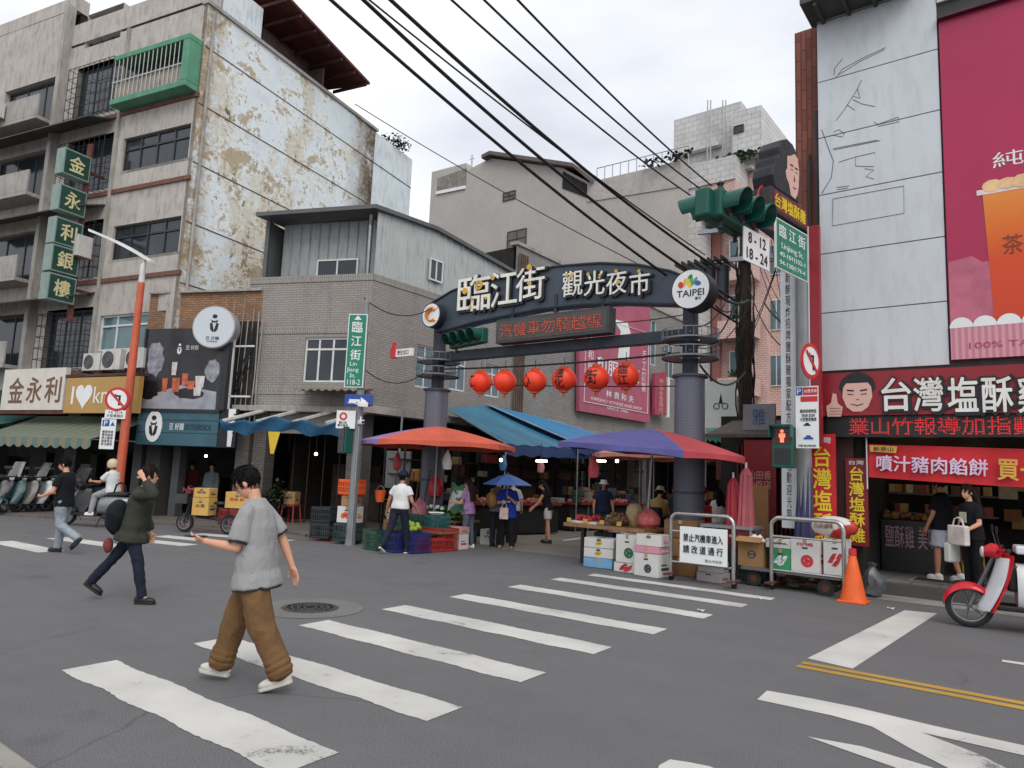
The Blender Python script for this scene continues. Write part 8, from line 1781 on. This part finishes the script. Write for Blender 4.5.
    if hat == 'helmet':
        hm = collar_hat[0]; g = MB(); vs_ = MB(); vs_.rev([(.125, .03), (.138, .09), (.134, .16), (.105, .225), (.055, .258), (.001, .266)], n=28); g.add([hpnt(v[0]-.012, v[1]*.95, v[2]) for v in vs_.v], vs_.f); g.build('helmet', hm, t, 50)
        g = MB(); g.sheet(lambda u, v: tuple(hpnt(.125*cos((u-.5)*2)+.02, .125*sin((u-.5)*2), .02+.13*v)), 10, 4, .004); g.build('visor', mat('visor_smoke', (96, 98, 100), .1, 0, .05, alpha=.5), t, True)
    return t, dict(hands=hands, tp=tp, s=s, fx=fx, ly=ly, up=up, hpnt=hpnt, AJ=AJ, HR=HR, face=face, loc=Vector(loc))
def wpos(info, p): a = info['face']; return info['loc']+Vector((p.x*cos(a)-p.y*sin(a), p.x*sin(a)+p.y*cos(a), p.z))
collar_hat = [None]
ILEFT, IRIGHT, IAWAY, INEAR = radians(217.6), radians(37.6), radians(127.6), radians(-52.4)
def handbag(label, cat, loc, rz, w, h, d, m, strap=None, name='bag', soft=False):
    t = thing(name, label, cat, loc, rz); g = MB()
    if soft:
        g.ell((0, 0, h*.46), (w*.56, d*.56, h*.5), 22, 16); g.v = [(x*(1+.16*noise.noise(Vector((x*9, y*9, z*7)))), y*(1+.16*noise.noise(Vector((x*8, y*9, z*9+3)))), z*(1-.12*(z > h*.5))) for x, y, z in g.v]; g.build('bag_body', m, t, 'all')
    else: g.bx(-w/2, w/2, -d/2, d/2, 0, h); g.build('bag_body', m, t, bevel=min(w, d, h)*.25, seg=4)
    if strap: g = MB(); g.tube([(-w*.3, 0, h), (-w*.2, 0, h+strap*.8), (0, 0, h+strap), (w*.2, 0, h+strap*.8), (w*.3, 0, h)], .012, 6); g.build('strap', m, t, True)
    return t
# 1 the man on the crossing with a phone
f0, f1 = G(203, 684), G(281, 688); c = (f0+f1)/2
T1, I1 = person('man in grey tee and baggy brown trousers crossing while reading a phone', (c.x+.03, c.y+.02, .006), ILEFT-radians(4), 1.71, 6,
    [(-15, 14, 2, 18), (23, 8, 2, -6)], [((.16, .14, -1), (1, -.06, .14), (0, -.35, 1), 22), ((-.62, .3, -1), (-.42, .1, -1), (.5, 1, 0), 16)],
    (0, 34), 0, .0085, M_skin, fabric('tee_grey', (152, 152, 152), .05, 3), .80, -.16, 1.18, fabric('cargo_brown', (112, 84, 56), .16, 5), 1.0, 1.42, mat('sneaker_white', (196, 192, 184), .7, 0, .12, 20), mat('sole_white', (186, 182, 172), .7), M_hair, wr=.009, cuff=mat('tee_black_edge', (30, 30, 32), .8), flare=.034)
h0, fd, pn, sv = I1['hands'][0]; ph = wpos(I1, h0+pn*.022+fd*.02); t = thing('phone', 'dark smartphone in the crossing man\'s raised hand', 'phone', ph, I1['face']); MB().box((0, 0, 0), (.15, .074, .009)).build('phone_body', M_black, t, bevel=.003); MB().box((0, 0, .006), (.14, .066, .002)).build('screen', mat('phone_screen', (70, 74, 80), .1), t)
g = MB(); hp_ = I1['hpnt']
for s in (-1, 1): g.tube([hp_(.098+.004*cos(a), s*.034+.024*sin(a), .098+.02*cos(a)) for a in [q*pi/8 for q in range(16)]], .0022, 4, True); g.tube([hp_(.098, s*.056, .1), hp_(.0, s*.084, .1)], .0022, 4)
g.tube([hp_(.104, -.012, .1), hp_(.104, .012, .1)], .0022, 4); g.build('spectacles', mat('glasses', (60, 52, 48), .3), T1)
g = MB(); 
for s in (1, -1): q = I1['tp'](-.2)+I1['ly']*s*.205; g.box(q-I1['fx']*.02, (.13, .02, .15))
# 2 the passer-by in a dark olive jacket
c = (G(98, 604)+G(152, 600))/2
T2, I2 = person('person in dark olive jacket walking right with a raised hand at the head', (c.x+.02, c.y, .004), IRIGHT+radians(6), 1.66, 8, [(-33, 6, 2, 34), (17, 5, 1, 0)], [((-.1, .3, -1), (.3, .1, -1), None, 30), ((.62, .35, .05), (-.62, -.15, .8), (0, 1, 0), 30)], (28, 5), 0, .011, M_skin, fabric('olive_jacket', (58, 60, 52), .14, 4), 1.85, -.16, 1.1, fabric('navy_tights', (36, 40, 54), .1), 1.0, .86, M_black, None, M_hairb, wr=.011, flare=.06)
b = wpos(I2, I2['tp'](.02)-I2['fx']*.21); t = handbag('large black shoulder bag swinging behind the person in olive', 'bag', b-Vector((0, 0, .12)), I2['face']+.1, .22, .48, .34, fabric('bag_black', (30, 32, 38), .2, 5), .12, 'bag', True)
b = wpos(I2, I2['tp'](-.2)-I2['fx']*.25); handbag('small dusty red pouch dangling below the black shoulder bag', 'bag', b-Vector((0, 0, .14)), I2['face'], .1, .2, .1, fabric('pouch_red', (130, 66, 66)), None, 'pouch', True)
# 3 man in black tee and jeans
c = G(58, 553); T3, I3 = person('man in black tee and pale blue jeans walking left', (c.x, c.y, .004), ILEFT, 1.7, 2, [(-6, 52, 2, 50), (8, 3, 2, 0)], [((.3, .2, -1), (.9, -.35, -.35), (0, -.4, 1), 45), ((.1, .16, -1), (1, -.3, -.1), (0, -.4, 1), 40)], (10, 16), 0, .012, M_skin, fabric('tee_black', (26, 27, 32), .1), .62, -.1, 1.08, fabric('jeans_pale', (142, 152, 158), .22, 9), 1.0, 1.1, M_black, None, M_hair)
# 4 white shirted man with navy cap
collar_hat[0] = fabric('cap_navy', (36, 42, 66)); c = (G(386, 555)+G(408, 552))/2
person('man in white short sleeved shirt and navy cap seen from behind', (c.x, c.y, .004), IAWAY-radians(25), 1.72, 3, [(-20, 16, 3, 30), (14, 6, 3, 0)], [((-.05, .45, -1), (.15, .3, -1), None, 50), ((.0, .4, -1), (.7, .1, -.7), None, 40)], (0, 6), 0, .012, M_skin2, fabric('shirt_white', (214, 214, 212), .05), .55, .0, 1.1, fabric('trousers_navy', (36, 38, 50), .1), 1.0, 1.0, M_black, M_styro, M_hair, hat='cap')
# 5 vendor in black by the column
person('vendor in black tee and khaki shorts standing behind the vegetable board', (-11.75, 13.65, .004), INEAR+radians(40), 1.72, 6, None, [((.3, .15, -1), (1, 0, -.5), None, 30), ((.3, .15, -1), (1, 0, -.4), None, 30)], (10, 18), 0, .013, M_skin2, fabric('tee_black2', (30, 32, 36), .1), .6, -.12, 1.15, fabric('khaki', (128, 104, 78)), .48, 1.1, M_black)
# 6 woman in lilac and companion in tan cap
c = G(467, 548); person('woman in lilac top and grey jeans with long dark hair', (c.x, c.y, .004), IAWAY+radians(60), 1.6, 3, [(2, 4, 2, 0), (-2, 3, 2, 0)], [((.4, .15, -1), (1, .1, .05), None, 40), ((.1, .1, -1), (.6, -.2, -.8), None, 40)], (0, 8), 1, .012, M_skin, fabric('top_lilac', (150, 116, 158), .08), .6, -.1, 1.0, fabric('jeans_grey', (84, 90, 104), .12), 1.0, 1.0, M_styro, None, M_hairb, .28)
collar_hat[0] = fabric('cap_tan', (128, 96, 60)); T6, I6 = person('shopper in tan cap beside the lilac woman carrying a mustard backpack', (c.x+.22, c.y+.75, .004), IAWAY-radians(30), 1.68, 4, None, [((.3, .15, -1), (.8, 0, -.5), None, 30)]*2, (0, 8), 0, .013, M_skin, fabric('top_grey', (120, 116, 116), .1), .6, -.08, 1.05, fabric('trousers_dark', (40, 40, 48), .1), 1, 1, M_black, None, M_hair, hat='cap')
b = wpos(I6, I6['tp'](.08)-I6['fx']*.24); handbag('mustard and red patterned backpack on the capped shopper', 'backpack', b-Vector((0, 0, .05)), I6['face'], .2, .42, .28, mat('pack_mustard', (168, 120, 70), .7, 0, .5, 14), None, 'backpack', True)
# 7 person in blue under a blue umbrella, companion behind
c = G(506, 549); T7, I7 = person('person in bright blue tee and black trousers holding a blue umbrella', (c.x, c.y, .004), INEAR-radians(15), 1.66, 2, [(4, 4, 5, 0), (-3, 4, 5, 0)], [((.25, .25, -1), (.75, -.5, .55), (1, 0, 0), 60), ((.25, .2, -1), (.8, -.6, .1), None, 50)], (0, 10), 0, .012, M_skin, fabric('tee_blue', (38, 62, 158), .08), .8, -.18, 1.2, fabric('trousers_black', (28, 28, 32), .1), 1, 1.15, mat('shoe_tan', (150, 110, 80)), None, M_hair)
flat_t = MB(); q = I7['tp'](.22)+I7['fx']*.17; flat_t.box(q, (.006, .2, .035)); flat_t.build('chest_print', mat('tee_print', (190, 200, 220), .8), T7)
h0 = wpos(I7, I7['hands'][0][0]); t, g = mk_umbrella('hand_umbrella', 'royal blue hand umbrella shading the person in the blue tee', (h0.x-.03, h0.y, h0.z-.06), .58, .33, .56, [0], 8, .2, .02); g.build('canopy', M_ublue, t, 30, fix=False); g = MB(); g.tube([(0, 0, 0), (0, 0, .6)], .008, 6); g.build('shaft', M_galv, t); g = MB(); g.cyl((0, 0, -.06), (0, 0, .06), .016); g.build('handle', M_black, t)
g = MB()
for k in range(8): a = k*pi/4; g.tube([(0, 0, .53), (.57*cos(a), .57*sin(a), .325)], .004, 4)
g.build('ribs', M_galv, t)
b = wpos(I7, I7['tp'](-.1)+I7['fx']*.2-I7['ly']*.03); handbag('small pale printed bag held against the blue tee', 'bag', b-Vector((0, 0, .1)), I7['face']+pi/2, .2, .26, .05, mat('bag_pale', (206, 180, 166), .7, 0, .3, 12), .1)
p7 = PD(511, 545, 17.9); person('shopper in pale grey top half hidden behind the person in blue', (p7.x, p7.y, .004), IAWAY, 1.66, 3, None, [((.0, .3, -1), (.5, .1, -.8), None, 30)]*2, (0, 5), 1, .014, M_skin, fabric('top_palegrey', (176, 174, 182), .08), .8, -.1, 1.15, fabric('trousers_dark', (40, 40, 48)), 1, 1, M_black)
# 8 woman in black top and white shorts at the meat counter
p8 = PD(547, 542, 18.2); person('woman in black sleeveless top and white shorts leaning to the meat counter', (p8.x, p8.y, .004), ILEFT-radians(15), 1.64, 14, [(-4, 2, 2, 0), (4, 3, 2, 0)], [((.5, .12, -1), (.7, 0, -.7), None, 20), ((.55, .1, -1), (.8, 0, -.6), None, 20)], (0, 16), 1, .013, M_skin, fabric('top_black', (28, 28, 32)), .05, -.06, 1.0, fabric('shorts_white', (206, 204, 198)), .34, 1.1, M_black, None, M_hairb, .18)
# 9 vendor with white bucket hat
collar_hat[0] = fabric('hat_white', (206, 204, 200)); p9 = PD(602, 540, 18.5); person('vendor in white bucket hat and navy tee behind the fruit table', (p9.x, p9.y, .004), INEAR, 1.7, 4, None, [((.1, .3, -1), (.4, .05, -.9), None, 30)]*2, (0, 4), 0, .013, M_skin2, fabric('tee_navy', (36, 40, 62), .1), .6, -.08, 1.12, fabric('trousers_grey', (70, 72, 80)), 1, 1.05, M_black, None, M_hair, hat='bucket')
# 10 shoppers by the right column
collar_hat[0] = fabric('hat_cream', (190, 172, 138)); T10, I10 = person('shopper in cream sun hat and yellow vest bending by the right column', (-6.95, 14.35, .004), IAWAY-radians(30), 1.62, 14, None, [((.5, .15, -1), (.8, 0, -.4), None, 30)]*2, (0, 15), 1, .013, M_skin, fabric('vest_yellow', (176, 150, 88), .12), .12, .12, 1.1, fabric('dark_blue', (40, 42, 56)), 1, 1.05, M_black, None, M_hair, hat='bucket')
b = wpos(I10, I10['tp'](.0)-I10['fx']*.2); handbag('dark blue backpack low on the shopper in the yellow vest', 'backpack', b-Vector((0, 0, .1)), I10['face'], .16, .32, .3, fabric('pack_navy', (44, 46, 60)), None, 'backpack')
person('shopper in dark navy jacket facing the stalls left of the right column', (-7.25, 16.0, .004), IAWAY+radians(20), 1.66, 5, None, None, (0, 10), 0, .015, M_skin, fabric('jacket_navy', (40, 40, 56)), 1.8, -.12, 1.15, fabric('trousers_dark', (40, 40, 48)), 1, 1, M_black)
T11, I11 = person('shopper in dark top with a crimson bag next to the right column', (-6.35, 15.2, .004), IAWAY-radians(80), 1.62, 3, None, [((.1, .15, -1), (.6, 0, -.8), None, 40)]*2, (0, 10), 1, .015, M_skin, fabric('top_plum', (50, 38, 52)), .9, -.12, 1.1, fabric('trousers_dark', (40, 40, 48)), 1, 1, M_black)
b = wpos(I11, I11['tp'](.05)-I11['ly']*.25); handbag('crimson shoulder bag hanging against the right column', 'bag', b-Vector((0, 0, .2)), I11['face'], .28, .5, .12, fabric('bag_crimson', (150, 34, 46)), .35)
p12 = PD(719, 545, 16.5); person('woman in white top with dark hair seen from behind right of the column', (p12.x, p12.y, .004), IAWAY+radians(10), 1.6, 4, None, [((.2, .15, -1), (.6, 0, -.8), None, 30)]*2, (0, 10), 1, .014, M_skin, fabric('top_white', (206, 204, 202), .06), .8, -.08, 1.1, fabric('trousers_dark', (40, 40, 48)), 1, 1, M_black, None, M_hair, .16)
# 13 shop visitors on the right
pR = G(945, 581, .21); person('man in black tee and white shorts on the snack shop step', (pR.x, pR.y, .214), IAWAY+radians(30), 1.76, 2, [(6, 6, 3, 0), (-8, 8, 3, 14)], [((.1, .2, -1), (.4, .05, -.9), None, 35)]*2, (0, 8), 0, .012, M_skin2, fabric('tee_black3', (24, 25, 28), .1), .75, -.1, 1.22, fabric('shorts_pale', (186, 186, 196)), .46, 1.18, M_styro, M_styro)
pR2 = G(974, 590, .21); T13, I13 = person('woman in black dress with pale print tee at the snack shop', (pR2.x, pR2.y, .214), ILEFT+radians(12), 1.64, 2, None, [((.1, .18, -1), (.7, -.2, -.4), None, 45), ((.05, .15, -1), (.3, .0, -.9), None, 40)], (0, 8), 1, .012, M_skin, fabric('dress_black', (26, 26, 30)), .7, -.12, 1.12, fabric('dress_black', (26, 26, 30)), 1.0, 1.15, M_black, None, M_hairb, .2)
g = MB(); g.box(I13['tp'](.26)+I13['fx']*.145, (.006, .13, .16)); g.build('chest_print', mat('print_cream', (186, 180, 160), .8, 0, .2, 20), T13)
b = wpos(I13, I13['tp'](-.02)+I13['fx']*.34+I13['ly']*.1); handbag('white paper bag with a red print carried by the woman in black', 'bag', b-Vector((0, 0, .16)), I13['face']+pi/2, .34, .3, .1, mat('bag_redwhite', (206, 196, 190), .7, 0, .2, 8), .12)
b = wpos(I13, I13['tp'](-.42)+I13['fx']*.1-I13['ly']*.3); handbag('white plastic carrier bag between the two snack shop visitors', 'bag', b-Vector((0, 0, .1)), I13['face'], .22, .3, .12, M_styro, .16)
# 14 the scooter rider
collar_hat[0] = mat('helmet_cream', (196, 178, 146), .35, 0, .06); fr = Vector((cos(RSr), sin(RSr), 0)); person('scooter rider in white tee and cream helmet seated on the silver scooter', RIDER+fr*.12, RSr, 1.66, 8, [(68, 62, 8, 0), (68, 62, 8, 0)], [((.6, .18, -.8), (.9, .05, .05), None, 50)]*2, (0, 4), 0, .013, M_skin2, fabric('tee_white', (206, 206, 206), .05), .7, -.06, 1.12, fabric('trousers_palegrey', (150, 152, 156)), 1, 1.1, M_styro, None, M_hair, hat='helmet', seat=.90)
# 15 people inside the teal sign shop
for k, (px, dx, m, lb) in enumerate([(208, 3.0, fabric('shirt_greyblue', (96, 104, 112)), 'shopkeeper in grey shirt inside the dark teal sign shop'), (188, 3.4, fabric('shirt_maroon', (90, 40, 44)), 'figure in maroon at the back of the teal sign shop')]):
    p = PD(px, 520, 21.5+k); person(lb, (p.x, p.y, .06), INEAR, 1.66, 2, None, None, (0, 10), 0, .016, M_skin2, m, 1.8, -.1, 1.1, fabric('trousers_dark', (40, 40, 48)), 1, 1, M_black)

bpy.data.scenes.remove(TS)
